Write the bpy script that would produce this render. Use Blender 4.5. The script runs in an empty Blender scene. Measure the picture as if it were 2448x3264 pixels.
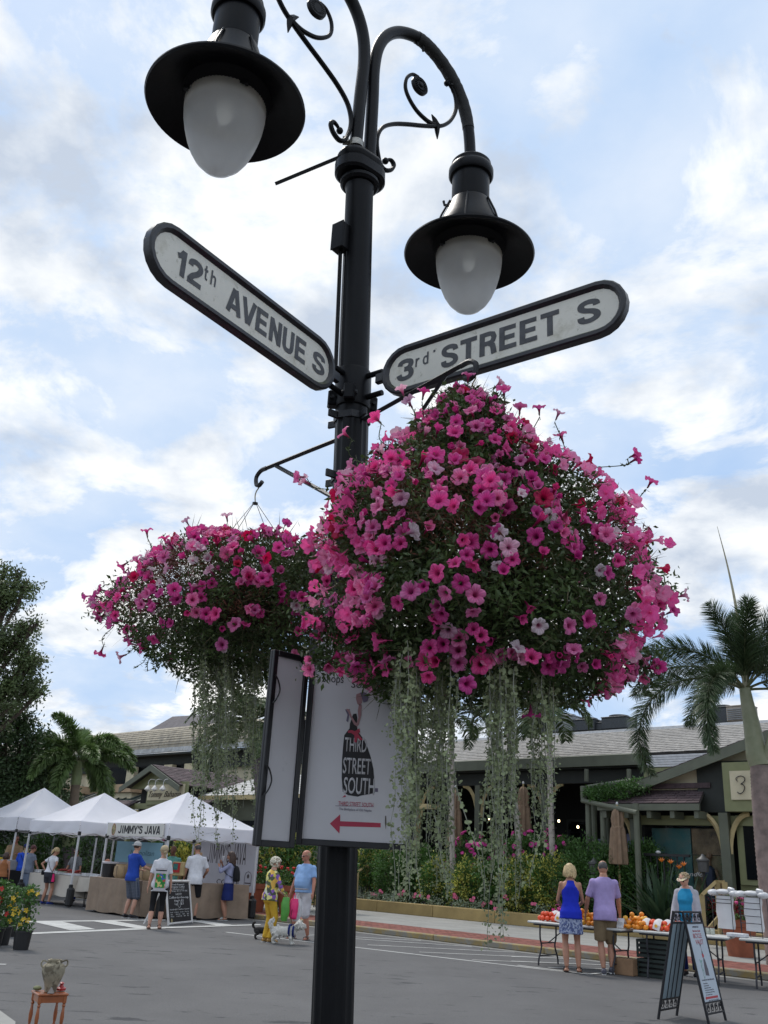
import bpy, bmesh, math, random
import numpy as np
from mathutils import Vector, Matrix, Euler, noise as mnoise
random.seed(7); rng = np.random.default_rng(7)
SC = bpy.context.scene; COL = SC.collection
PI = math.pi; R = math.radians
V = Vector

# ---------------------------------------------------------------- camera
PITCH, ROLL, EYE = R(20.9794), R(3.1729), 1.5
PXF, PCX, PCY = 2950.0, 1224.0, 1632.0          # focal length and centre in pixels of the 2448x3264 photograph
cf = V((0, math.cos(PITCH), math.sin(PITCH))); cr0 = V((1, 0, 0)); cu0 = cr0.cross(cf)
cr = cr0*math.cos(ROLL) + cu0*math.sin(ROLL); cu = -cr0*math.sin(ROLL) + cu0*math.cos(ROLL)
CAM = V((0, 0, EYE))
camd = bpy.data.cameras.new('camera'); cam = bpy.data.objects.new('camera', camd); COL.objects.link(cam)
m = Matrix((cr, cu, -cf)).transposed().to_4x4(); m.translation = CAM; cam.matrix_world = m
camd.sensor_fit = 'VERTICAL'; camd.sensor_height = 24; camd.sensor_width = 18
camd.lens = 24*PXF/3264; camd.clip_end = 3000; camd.clip_start = .05
SC.camera = cam

# ---------------------------------------------------------------- sky, sun, exposure
SUN_EL, SUN_AZ = R(58), R(-35)                  # high, hazy sun behind thin cloud, beyond the lamp and to the left
w = bpy.data.worlds.new('World'); SC.world = w; w.use_nodes = True
nt = w.node_tree; N = nt.nodes; L = nt.links; N.clear()
def wn(t, **k):
    n = N.new(t)
    for a, b in k.items(): setattr(n, a, b)
    return n
out = wn('ShaderNodeOutputWorld'); bg = wn('ShaderNodeBackground'); bg.inputs[1].default_value = .115
L.new(bg.outputs[0], out.inputs[0])
sky = wn('ShaderNodeTexSky', sky_type='NISHITA', sun_disc=False, sun_elevation=SUN_EL, sun_rotation=SUN_AZ)
sky.air_density = 1.0; sky.dust_density = 1.2; sky.ozone_density = 1.5
tc = wn('ShaderNodeTexCoord'); sep = wn('ShaderNodeSeparateXYZ'); L.new(tc.outputs['Generated'], sep.inputs[0])
def wm(op, a, b=None, c=None):
    n = wn('ShaderNodeMath', operation=op)
    for i, x in enumerate((a, b, c)):
        if x is None: continue
        if isinstance(x, (int, float)): n.inputs[i].default_value = x
        else: L.new(x, n.inputs[i])
    return n.outputs[0]
zc = wm('ADD', wm('MAXIMUM', sep.outputs[2], 0.0), 0.30)
comb = wn('ShaderNodeCombineXYZ')
L.new(wm('DIVIDE', sep.outputs[0], zc), comb.inputs[0]); L.new(wm('DIVIDE', sep.outputs[1], zc), comb.inputs[1])
def wnoise(scale, detail, rough, dist=0, off=(0, 0, 0)):
    mp = wn('ShaderNodeMapping'); mp.inputs['Location'].default_value = off; L.new(comb.outputs[0], mp.inputs[0])
    n = wn('ShaderNodeTexNoise'); L.new(mp.outputs[0], n.inputs['Vector'])
    n.inputs['Scale'].default_value = scale; n.inputs['Detail'].default_value = detail
    n.inputs['Roughness'].default_value = rough; n.inputs['Distortion'].default_value = dist
    return n.outputs[0]
def ramp(f, stops):
    n = wn('ShaderNodeValToRGB'); L.new(f, n.inputs[0]); e = n.color_ramp.elements
    while len(e) < len(stops): e.new(.5)
    for k, (p, c) in zip(e, stops): k.position = p; k.color = (*c, 1) if len(c) == 3 else c
    return n.outputs[0]
def wmix(f, a, b):
    n = wn('ShaderNodeMix', data_type='RGBA')
    for i, x in ((0, f), (6, a), (7, b)):
        if isinstance(x, (int, float)): n.inputs[i].default_value = x
        elif isinstance(x, tuple): n.inputs[i].default_value = x
        else: L.new(x, n.inputs[i])
    return n.outputs[2]
puff = wnoise(3.3, 10, .60, .30, (3.3, 1.7, 0))
veil = wnoise(1.15, 5, .5, .3, (8.1, 4.4, 2))
tone = wnoise(4.2, 7, .55, .1, (1.2, 9.4, 4))
mask1 = ramp(puff, [(.455, (0, 0, 0)), (.495, (.55, .55, .55)), (.55, (1, 1, 1))])
mask2 = ramp(veil, [(.34, (.05, .05, .05)), (.60, (.9, .9, .9))])
ctone = ramp(tone, [(.35, (5.1, 5.8, 6.9)), (.47, (7.7, 8.1, 8.6)), (.58, (9.9, 9.9, 9.7))])
vtone = ramp(tone, [(.3, (4.9, 6.3, 8.4)), (.7, (7.2, 7.9, 8.9))])
blue = wn('ShaderNodeMix', data_type='RGBA', blend_type='MULTIPLY'); blue.inputs[0].default_value = 1
L.new(sky.outputs[0], blue.inputs[6]); blue.inputs[7].default_value = (1.5, 1.32, 1.15, 1)
bl2 = wmix(.78, blue.outputs[2], (2.5, 4.7, 8.3, 1))
c1 = wmix(mask2, bl2, vtone); c2 = wmix(mask1, c1, ctone)
L.new(c2, bg.inputs[0])
ld = bpy.data.lights.new('sun', 'SUN'); ld.energy = 2.0; ld.angle = R(12); ld.color = (1, .95, .88)
sun = bpy.data.objects.new('sun', ld); COL.objects.link(sun)
sd = V((math.sin(SUN_AZ)*math.cos(SUN_EL), math.cos(SUN_AZ)*math.cos(SUN_EL), math.sin(SUN_EL)))
sun.rotation_euler = sd.to_track_quat('Z', 'Y').to_euler()
SC.view_settings.view_transform = 'Standard'; SC.view_settings.look = 'None'
SC.view_settings.exposure = 0.0; SC.view_settings.gamma = 1; SC.view_settings.use_curve_mapping = False
SC.cycles.max_bounces = 6; SC.cycles.transparent_max_bounces = 12; SC.cycles.diffuse_bounces = 3

# ---------------------------------------------------------------- placing: the photograph's pixels as points of the place
def ray(px, py): return cf + cr*((px-PCX)/PXF) - cu*((py-PCY)/PXF)
def G(px, py, z=0.0):
    d = ray(px, py); return CAM + d*((z-EYE)/d.z)
def AT(px, py, Y):
    d = ray(px, py); return CAM + d*(Y/d.y)
def PROJ(p):
    d = V(p)-CAM; z = d.dot(cf); return PCX+PXF*d.dot(cr)/z, PCY-PXF*d.dot(cu)/z
K0 = V((-.12829, 25.60801, 0)); KU = V((.71705, -.69702, 0)); KV = V((.69702, .71705, 0))   # kerb line: along, and away from the road
def S(s, t, z=0.0): return K0 + KU*s + KV*t + V((0, 0, z))
def W(px, py, t):                                # point seen at a pixel on the upright plane t behind the kerb
    d = ray(px, py); return CAM + d*((t-(CAM-K0).dot(KV))/d.dot(KV))
def ST(p):
    d = V(p)-K0; return d.dot(KU), d.dot(KV), p[2]
UANG = math.atan2(KU.y, KU.x)
def HGT(px, pyf, pyh):
    g = G(px, pyf); lo, hi = .1, 12
    for _ in range(40):
        mid = (lo+hi)/2
        if PROJ(g+V((0, 0, mid)))[1] > pyh: lo = mid
        else: hi = mid
    return lo

# ---------------------------------------------------------------- materials
MATS = {}
def mat(name, col, rough=.6, metal=0, var=.12, vs=8.0, bump=0, bs=60, spec=.5, trans=0, col2=None, coord='Object', alpha=1, sheen=0, coat=0, emit=None, rnd=0, detail=4):
    """one procedural material: base colour mottled by noise, optional second colour, relief and translucency"""
    if name in MATS: return MATS[name]
    m = bpy.data.materials.new(name); m.use_nodes = True; t = m.node_tree; n = t.nodes; l = t.links
    b = n['Principled BSDF']; o = n['Material Output']
    b.inputs['Roughness'].default_value = rough; b.inputs['Metallic'].default_value = metal
    b.inputs['Specular IOR Level'].default_value = spec; b.inputs['Coat Weight'].default_value = coat
    tcn = n.new('ShaderNodeTexCoord'); ns = n.new('ShaderNodeTexNoise'); l.new(tcn.outputs[coord], ns.inputs['Vector'])
    ns.inputs['Scale'].default_value = vs; ns.inputs['Detail'].default_value = detail; ns.inputs['Roughness'].default_value = .6
    rp = n.new('ShaderNodeValToRGB'); l.new(ns.outputs[0], rp.inputs[0])
    c2 = col2 if col2 else tuple(min(1, c*(1+var)) for c in col); c1 = tuple(c*(1-var) for c in col)
    rp.color_ramp.elements[0].position = .32; rp.color_ramp.elements[0].color = (*c1, 1)
    rp.color_ramp.elements[1].position = .68; rp.color_ramp.elements[1].color = (*c2, 1)
    last = rp.outputs[0]
    if rnd:
        oi = n.new('ShaderNodeObjectInfo'); hs = n.new('ShaderNodeHueSaturation'); mr = n.new('ShaderNodeMapRange')
        l.new(oi.outputs['Random'], mr.inputs[0]); mr.inputs[3].default_value = 1-rnd; mr.inputs[4].default_value = 1+rnd
        l.new(mr.outputs[0], hs.inputs['Value']); l.new(last, hs.inputs['Color']); last = hs.outputs[0]
    l.new(last, b.inputs['Base Color'])
    if bump:
        n2 = n.new('ShaderNodeTexNoise'); l.new(tcn.outputs[coord], n2.inputs['Vector']); n2.inputs['Scale'].default_value = bs; n2.inputs['Detail'].default_value = 5
        bp = n.new('ShaderNodeBump'); bp.inputs['Strength'].default_value = bump; bp.inputs['Distance'].default_value = .01
        l.new(n2.outputs[0], bp.inputs['Height']); l.new(bp.outputs[0], b.inputs['Normal'])
    if trans:
        tr = n.new('ShaderNodeBsdfTranslucent'); l.new(last, tr.inputs[0]); mx = n.new('ShaderNodeMixShader'); mx.inputs[0].default_value = trans
        l.new(b.outputs[0], mx.inputs[1]); l.new(tr.outputs[0], mx.inputs[2]); l.new(mx.outputs[0], o.inputs[0])
    if emit: b.inputs['Emission Color'].default_value = (*emit[:3], 1); b.inputs['Emission Strength'].default_value = emit[3]
    MATS[name] = m; m['last'] = 1
    return m
def nodes_of(m): return m.node_tree.nodes, m.node_tree.links, m.node_tree.nodes['Principled BSDF']
def srgb(r, g, b):
    f = lambda c: (c/255/12.92 if c/255 <= .04045 else ((c/255+.055)/1.055)**2.4)
    return (f(r), f(g), f(b))

# ---------------------------------------------------------------- mesh building
WM = {}                                           # world matrices of parents
def tag(o, label=None, cat=None, group=None, kind=None):
    if label: o['label'] = label
    if cat: o['category'] = cat
    if group: o['group'] = group
    if kind: o['kind'] = kind
    return o
def thing(name, label, cat, loc=(0, 0, 0), rz=0.0, group=None, M=None):
    o = bpy.data.objects.new(name, None); COL.objects.link(o); o.empty_display_size = .1
    if M is None: M = Matrix.Translation(V(loc)) @ Matrix.Rotation(rz, 4, 'Z')
    o.matrix_world = M; WM[o.name] = M.copy()
    return tag(o, label, cat, group)
def frame(x, y, z=None, o=(0, 0, 0)):
    """matrix with given axes (y made square to x) and origin"""
    x = V(x).normalized(); y = V(y); y = (y - x*y.dot(x)).normalized(); zz = x.cross(y)
    m = Matrix((x, y, zz)).transposed().to_4x4(); m.translation = V(o); return m
class MB:
    def __init__(s): s.v = []; s.f = []; s.mi = []; s.cur = 0
    def add(s, vs, fs, M=None):
        k = len(s.v)
        s.v += [tuple(M @ V(p)) for p in vs] if M is not None else [tuple(p) for p in vs]
        s.f += [tuple(i+k for i in f) for f in fs]; s.mi += [s.cur]*len(fs); return s
    def box(s, c, d, M=None, bev=0.0, taper=1.0):
        hx, hy, hz = d[0]/2, d[1]/2, d[2]/2; cx, cy, cz = c
        if bev > 0:
            b = min(bev, hx*.9, hy*.9, hz*.9); vs = []; idx = {}
            for sx in (-1, 1):
                for sy in (-1, 1):
                    for sz in (-1, 1):
                        for k in range(3):
                            p = [sx*hx, sy*hy, sz*hz]
                            for a in range(3):
                                if a != k: p[a] -= (sx, sy, sz)[a]*b
                            idx[(sx, sy, sz, k)] = len(vs); vs.append((cx+p[0]*(taper if sz > 0 else 1), cy+p[1]*(taper if sz > 0 else 1), cz+p[2]))
            fs = []
            for k in range(3):
                a1, a2 = [a for a in range(3) if a != k]
                for sg in (-1, 1):
                    q = []
                    for (u, v) in ((-1, -1), (1, -1), (1, 1), (-1, 1)):
                        t = [0, 0, 0]; t[k] = sg; t[a1] = u; t[a2] = v; q.append(idx[(*t, k)])
                    fs.append(tuple(q if (sg > 0) == (k != 1) else q[::-1]))
            for k in range(3):
                a1, a2 = [a for a in range(3) if a != k]
                for u in (-1, 1):
                    for v in (-1, 1):
                        t0 = [0, 0, 0]; t1 = [0, 0, 0]; t0[k] = -1; t1[k] = 1
                        for t in (t0, t1): t[a1] = u; t[a2] = v
                        fs.append((idx[(*t0, a1)], idx[(*t1, a1)], idx[(*t1, a2)], idx[(*t0, a2)]))
            for sx in (-1, 1):
                for sy in (-1, 1):
                    for sz in (-1, 1): fs.append(tuple(idx[(sx, sy, sz, k)] for k in range(3)))
            return s.add(vs, fs, M)
        vs = [(cx+x*hx*(taper if z > 0 else 1), cy+y*hy*(taper if z > 0 else 1), cz+z*hz) for z in (-1, 1) for y in (-1, 1) for x in (-1, 1)]
        return s.add(vs, [(0, 2, 3, 1), (4, 5, 7, 6), (0, 1, 5, 4), (2, 6, 7, 3), (0, 4, 6, 2), (1, 3, 7, 5)], M)
    def tube(s, pts, rad, n=8, cap=True, M=None, flat=None):
        """swept tube; rad a number or list; flat=(a,b,up) gives an elliptic section"""
        pts = [V(p) for p in pts]; m = len(pts)
        if not hasattr(rad, '__len__'): rad = [rad]*m
        vs = []; prev = None
        for i, p in enumerate(pts):
            t = (pts[min(i+1, m-1)]-pts[max(i-1, 0)])
            if t.length < 1e-9: t = V((0, 0, 1))
            t.normalize()
            if prev is None:
                a = V((0, 0, 1)) if abs(t.z) < .9 else V((1, 0, 0))
                if flat: a = V(flat[2])
                x = t.cross(a).normalized()
            else: x = (prev - t*prev.dot(t)).normalized()
            prev = x; y = t.cross(x)
            ra, rb = (rad[i], rad[i]) if not flat else (rad[i]*flat[0], rad[i]*flat[1])
            for k in range(n):
                a = 2*PI*k/n; vs.append(p + x*math.cos(a)*ra + y*math.sin(a)*rb)
        fs = [(i*n+k, i*n+(k+1) % n, (i+1)*n+(k+1) % n, (i+1)*n+k) for i in range(m-1) for k in range(n)]
        if cap: fs += [tuple(range(n))[::-1], tuple((m-1)*n+k for k in range(n))]
        return s.add(vs, fs, M)
    def lathe(s, prof, n=24, M=None, c=(0, 0, 0), sx=1.0, sy=1.0, wob=None, ring=False):
        vs = []; m = len(prof)
        for (r, z) in prof:
            for k in range(n):
                a = 2*PI*k/n; q = r*(wob(a, z) if wob else 1); vs.append((c[0]+q*math.cos(a)*sx, c[1]+q*math.sin(a)*sy, c[2]+z))
        fs = [(i*n+k, i*n+(k+1) % n, (i+1)*n+(k+1) % n, (i+1)*n+k) for i in range(m-1) for k in range(n)]
        if ring: fs += [((m-1)*n+k, (m-1)*n+(k+1) % n, (k+1) % n, k) for k in range(n)]
        if prof[0][0] > 1e-6 and not ring: fs.append(tuple(range(n))[::-1])
        if prof[-1][0] > 1e-6 and not ring: fs.append(tuple((m-1)*n+k for k in range(n)))
        return s.add(vs, fs, M)
    def prism(s, poly, th, M=None):
        """outline in local xy, thickness th along z (from 0 to th)"""
        n = len(poly); vs = [(x, y, 0) for x, y in poly]+[(x, y, th) for x, y in poly]
        return s.add(vs, [tuple(range(n))[::-1], tuple(range(n, 2*n))]+[(i, (i+1) % n, n+(i+1) % n, n+i) for i in range(n)], M)
    def quad(s, a, b, c, d): return s.add([a, b, c, d], [(0, 1, 2, 3)])
    def slab(s, a, b, c, d, th):
        """solid slab under a quad; th measured along the quad's normal downwards"""
        a, b, c, d = map(V, (a, b, c, d)); n = (b-a).cross(d-a).normalized()
        if n.z < 0: n = -n
        q = [a, b, c, d]; return s.add(q+[p-n*th for p in q], [(0, 1, 2, 3), (7, 6, 5, 4), (0, 4, 5, 1), (1, 5, 6, 2), (2, 6, 7, 3), (3, 7, 4, 0)])
    def ell(s, c, r, n=10, m=7, M=None):
        vs = []; fs = []
        for i in range(m+1):
            a = PI*i/m
            for k in range(n): b = 2*PI*k/n; vs.append((c[0]+r[0]*math.sin(a)*math.cos(b), c[1]+r[1]*math.sin(a)*math.sin(b), c[2]+r[2]*math.cos(a)))
        fs = [(i*n+k, (i+1)*n+k, (i+1)*n+(k+1) % n, i*n+(k+1) % n) for i in range(m) for k in range(n)]
        return s.add(vs, fs, M)
    def mesh(s, name, mats, smooth=False, sharp=35):
        me = bpy.data.meshes.new(name); me.from_pydata(s.v, [], s.f)
        for m in (mats if isinstance(mats, (list, tuple)) else [mats]): me.materials.append(m)
        if len(me.materials) > 1: me.polygons.foreach_set('material_index', s.mi)
        me.validate()
        if smooth:
            me.shade_smooth()
            try: me.set_sharp_from_angle(angle=R(sharp))
            except Exception: pass
        return me
    def build(s, name, mats, parent=None, smooth=False, world=False, sharp=35, kind=None, label=None, fixn=True):
        if world and parent is not None:
            Mi = WM[parent.name].inverted(); s.v = [tuple(Mi @ V(p)) for p in s.v]
        me = s.mesh(name, mats, smooth, sharp)
        if fixn and len(me.polygons) < 60000:
            bm = bmesh.new(); bm.from_mesh(me); bmesh.ops.recalc_face_normals(bm, faces=bm.faces[:]); bm.to_mesh(me); bm.free()
        o = link(me, name, parent)
        if kind: o['kind'] = kind
        if label: o['label'] = label
        return o
def link(me, name, parent=None, M=None):
    o = bpy.data.objects.new(name, me); COL.objects.link(o)
    if parent is not None: o.parent = parent; WM[o.name] = WM[parent.name] @ (M if M is not None else Matrix())
    else: WM[o.name] = M.copy() if M is not None else Matrix()
    if M is not None: o.matrix_local = M
    return o
def struct(name, mb, m, smooth=False, kind='structure', **k):
    o = mb.build(name, m, None, smooth, **k); o['kind'] = kind; return o
def np_mesh(name, verts, faces, mats, mi=None, smooth=False):
    """fast mesh from numpy arrays; faces all with the same corner count"""
    me = bpy.data.meshes.new(name); nv, nf, k = len(verts), len(faces), faces.shape[1]
    me.vertices.add(nv); me.vertices.foreach_set('co', np.asarray(verts, np.float32).ravel())
    me.loops.add(nf*k); me.loops.foreach_set('vertex_index', np.asarray(faces, np.int32).ravel())
    me.polygons.add(nf); me.polygons.foreach_set('loop_start', np.arange(0, nf*k, k, dtype=np.int32))
    for m in (mats if isinstance(mats, (list, tuple)) else [mats]): me.materials.append(m)
    if mi is not None: me.polygons.foreach_set('material_index', np.asarray(mi, np.int32))
    if smooth: me.polygons.foreach_set('use_smooth', np.ones(nf, bool))
    me.update(calc_edges=True); return me
def unit(a): return a/np.maximum(np.linalg.norm(a, axis=1, keepdims=True), 1e-9)
def leaves(P, D, ln, wd, fold=.25, side=None, droop=0.0):
    """P (n,3) leaf bases, D (n,3) directions, lengths, widths -> folded diamond leaves, 4 verts, 2 triangles-pair quads"""
    n = len(P); D = unit(D); ln = np.broadcast_to(ln, n)[:, None]; wd = np.broadcast_to(wd, n)[:, None]
    if side is None: side = rng.normal(size=(n, 3))
    Sd = unit(np.cross(D, side)); Nn = np.cross(D, Sd)
    a = P; b = P+D*ln*.45+Sd*wd*.5+Nn*wd*fold; c = P+D*ln-Nn*ln*droop; d = P+D*ln*.45-Sd*wd*.5+Nn*wd*fold
    v = np.stack([a, b, c, d], 1).reshape(-1, 3); k = np.arange(n)[:, None]*4
    f = np.concatenate([k+[[0, 1, 2]], k+[[0, 2, 3]]], 1).reshape(-1, 3)
    return v, f
def join_np(parts):
    vs, fs, k = [], [], 0
    for v, f in parts: vs.append(v); fs.append(f+k); k += len(v)
    return np.concatenate(vs), np.concatenate(fs)
def stadium(L_, h, n=10):
    r = h/2; p = []
    for i in range(n+1): a = -PI/2+PI*i/n; p.append((L_/2-r+r*math.cos(a), r*math.sin(a)))
    for i in range(n+1): a = PI/2+PI*i/n; p.append((-L_/2+r+r*math.cos(a), r*math.sin(a)))
    return p
FONT = None
def text(body, m, parent, M, height=None, width=None, bold=0.0, ext=.002, name='lettering', shear=0, align='LEFT', squash=None):
    """flat lettering as a thin mesh; M places its xy plane, height = capital height, width stretches the line"""
    cu_ = bpy.data.curves.new('t', 'FONT'); cu_.body = body; cu_.extrude = 0; cu_.offset = bold; cu_.shear = shear; cu_.resolution_u = 3
    o = bpy.data.objects.new('t', cu_); COL.objects.link(o)
    dg = bpy.context.evaluated_depsgraph_get(); me = bpy.data.meshes.new_from_object(o.evaluated_get(dg)); bpy.data.objects.remove(o); bpy.data.curves.remove(cu_)
    n = len(me.vertices)
    if n == 0: return None
    co = np.empty(n*3, np.float32); me.vertices.foreach_get('co', co); co = co.reshape(-1, 3)
    mn, mx = co.min(0), co.max(0); capb, capt = 0.0, .729
    sy = height/(capt-capb) if height else width/(mx[0]-mn[0])
    sx = width/(mx[0]-mn[0]) if width else sy
    co[:, 0] = (co[:, 0]-mn[0])*sx; co[:, 1] = (co[:, 1])*sy
    W_ = (mx[0]-mn[0])*sx
    if align == 'CENTER': co[:, 0] -= W_/2
    me.vertices.foreach_set('co', co.ravel())
    bm = bmesh.new(); bm.from_mesh(me)
    r = bmesh.ops.extrude_face_region(bm, geom=bm.faces[:]); 
    for e in r['geom']:
        if isinstance(e, bmesh.types.BMVert): e.co.z += ext
    bmesh.ops.recalc_face_normals(bm, faces=bm.faces[:]); bm.to_mesh(me); bm.free()
    me.materials.clear(); me.materials.append(m); me.name = name
    return link(me, name, parent, M)
# ================================================================ the lamp post
black = mat('navy_black_paint', (.0050, .0053, .0066), .38, 0, .3, 9, .05, 90, .17, coat=.0)
blackin = mat('soffit_black', (.004, .004, .005), .6, 0, .2, 9)
irondark = mat('dark_iron', (.016, .017, .02), .45, .2, .4, 20, .2, 80)
bare = mat('worn_steel', (.30, .29, .26), .35, .85, .4, 40)
PHI = .6959; LEAN = -.0345; PX0, PY0 = -.1183, 3.7
def pole(z): return V((PX0+LEAN*(z-2), PY0, z))
post = thing('street_lamp', 'tall navy black twin arm street lamp carrying the street name signs and flower baskets', 'street lamp', pole(0))
def sweepz(mb, sects, n, wob=None):
    """stack of rings along the leaning pole: (z, r)"""
    vs = []
    for z, r in sects:
        c = pole(z)
        for k in range(n):
            a = 2*PI*k/n; q = r*(wob(k, z) if wob else 1); vs.append((c.x+q*math.cos(a), c.y+q*math.sin(a), z))
    m = len(sects); fs = [(i*n+k, i*n+(k+1) % n, (i+1)*n+(k+1) % n, (i+1)*n+k) for i in range(m-1) for k in range(n)]
    fs += [tuple(range(n))[::-1], tuple((m-1)*n+k for k in range(n))]
    mb.add(vs, fs)
mb = MB(); sweepz(mb, [(.0, .12), (.06, .12), (.08, .1), (.5, .095), (.56, .078), (.6, .0755), (3.36, .0745)], 48, lambda k, z: 1.0 if k % 4 in (0, 1) else .955)
mb.build('lower_pole', black, post, True, True, sharp=25)
mb = MB(); sweepz(mb, [(3.362, .071), (4.60, .068), (4.62, .074)], 40); mb.build('upper_pole', black, post, True, True)
mb = MB(); sweepz(mb, [(3.40, .078), (3.41, .082), (3.575, .082), (3.585, .079)], 40)
for a in (235.06, -37.2):
    for dz in (3.44, 3.545):
        d = V((math.cos(R(a)), math.sin(R(a)), 0)); mb.tube([pole(dz)+d*.07, pole(dz)+d*.165], .013, 8)
mb.build('sign_sleeve', black, post, True, True)
for a in (185, 20, 262):
    d = V((math.cos(R(a)), math.sin(R(a)), 0)); sd_ = V((-d.y, d.x, 0)); c = pole(3.44)+d*.092
    mb = MB(); mb.box((0, 0, 0), (.04, .05, .075), frame(d, sd_, o=c), .006); mb.build('clamp_block', black, post, False, True)
    mb = MB(); mb.tube([c-sd_*.035, c+sd_*.035], .009, 6); mb.build('bolt', irondark, post, False, True)
for z in (3.345, 3.06):
    mb = MB(); sweepz(mb, [(z-.016, .083), (z+.016, .083)], 8)
    for a in (150, 60, -60, 215):
        d = V((math.cos(R(a)), math.sin(R(a)), 0)); mb.box((0, 0, 0), (.05, .012, .035), frame(d, (-d.y, d.x, 0), o=pole(z)+d*.10), .003)
    mb.build('hanger_band', irondark, post, False, True)
# collar under the arms: racetrack plates set along the arms
E_ = V((math.cos(PHI), math.sin(PHI), 0)); Nn_ = V((-E_.y, E_.x, 0))
def racetrack(mb, z0, z1, hl, hw, bev=.012):
    vs = []; n = 32
    for z, k in ((z0, .88), (z0+bev, 1), (z1-bev, 1), (z1, .88)):
        for i in range(n):
            a = 2*PI*i/n; x = math.copysign(hl-hw, math.cos(a)) + hw*math.cos(a)*k if abs(math.cos(a)) > 1e-6 else 0
            vs.append(pole(z)+E_*(x)+Nn_*(hw*math.sin(a)*k))
    fs = [(i*n+k, i*n+(k+1) % n, (i+1)*n+(k+1) % n, (i+1)*n+k) for i in range(3) for k in range(n)]+[tuple(range(n))[::-1], tuple(3*n+k for k in range(n))]
    mb.add(vs, fs)
mb = MB(); racetrack(mb, 4.625, 4.665, .098, .096); racetrack(mb, 4.668, 4.745, .134, .098); racetrack(mb, 4.752, 4.80, .125, .088, .02)
mb.build('collar', black, post, True, True, sharp=30)
def PL(r, z, off=0.0): return pole(4.6)+E_*r+Nn_*off+V((0, 0, z-4.6))
def smooth(pts, k=6):
    """Catmull-Rom through points"""
    P = [V(p) for p in pts]; P = [P[0]*2-P[1]]+P+[P[-1]*2-P[-2]]; o = []
    for i in range(1, len(P)-2):
        for j in range(k):
            t = j/k; a, b, c, d = P[i-1], P[i], P[i+1], P[i+2]
            o.append(.5*((2*b)+(c-a)*t+(2*a-5*b+4*c-d)*t*t+(3*b-a-3*c+d)*t**3))
    o.append(P[-2]); return o
ARM = [(.046, 4.76), (.044, 4.95), (.04, 5.2), (.034, 5.42), (.052, 5.58), (.10, 5.70), (.175, 5.79), (.265, 5.845), (.35, 5.868), (.445, 5.855), (.54, 5.81), (.62, 5.745), (.685, 5.66), (.73, 5.55), (.753, 5.43), (.765, 5.30), (.772, 5.22)]
SCR = [(.150, 4.885), (.168, 4.905), (.191, 4.912), (.207, 4.892), (.19, 4.852), (.152, 4.828), (.119, 4.843), (.1, 4.89), (.086, 4.956), (.091, 5.02), (.122, 5.089), (.191, 5.155), (.285, 5.216), (.393, 5.278), (.482, 5.334), (.55, 5.387), (.607, 5.466), (.64, 5.566), (.631, 5.649), (.592, 5.701), (.562, 5.702)]
BRN = [(.50, 5.352), (.46, 5.338), (.413, 5.335), (.344, 5.352), (.286, 5.397), (.256, 5.452), (.262, 5.523), (.300, 5.578), (.345, 5.59)]
glass = mat('ribbed_glass', (.95, .95, .94), .16, 0, .05, 6, 0, spec=.5, trans=.38)
nn, ll, bb = nodes_of(glass); bb.inputs['Transmission Weight'].default_value = .80; bb.inputs['IOR'].default_value = 1.12; bb.inputs['Roughness'].default_value = .10
frost = mat('frosted_bowl', (.62, .58, .50), .4, 0, .3, 5, trans=.6)
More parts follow.
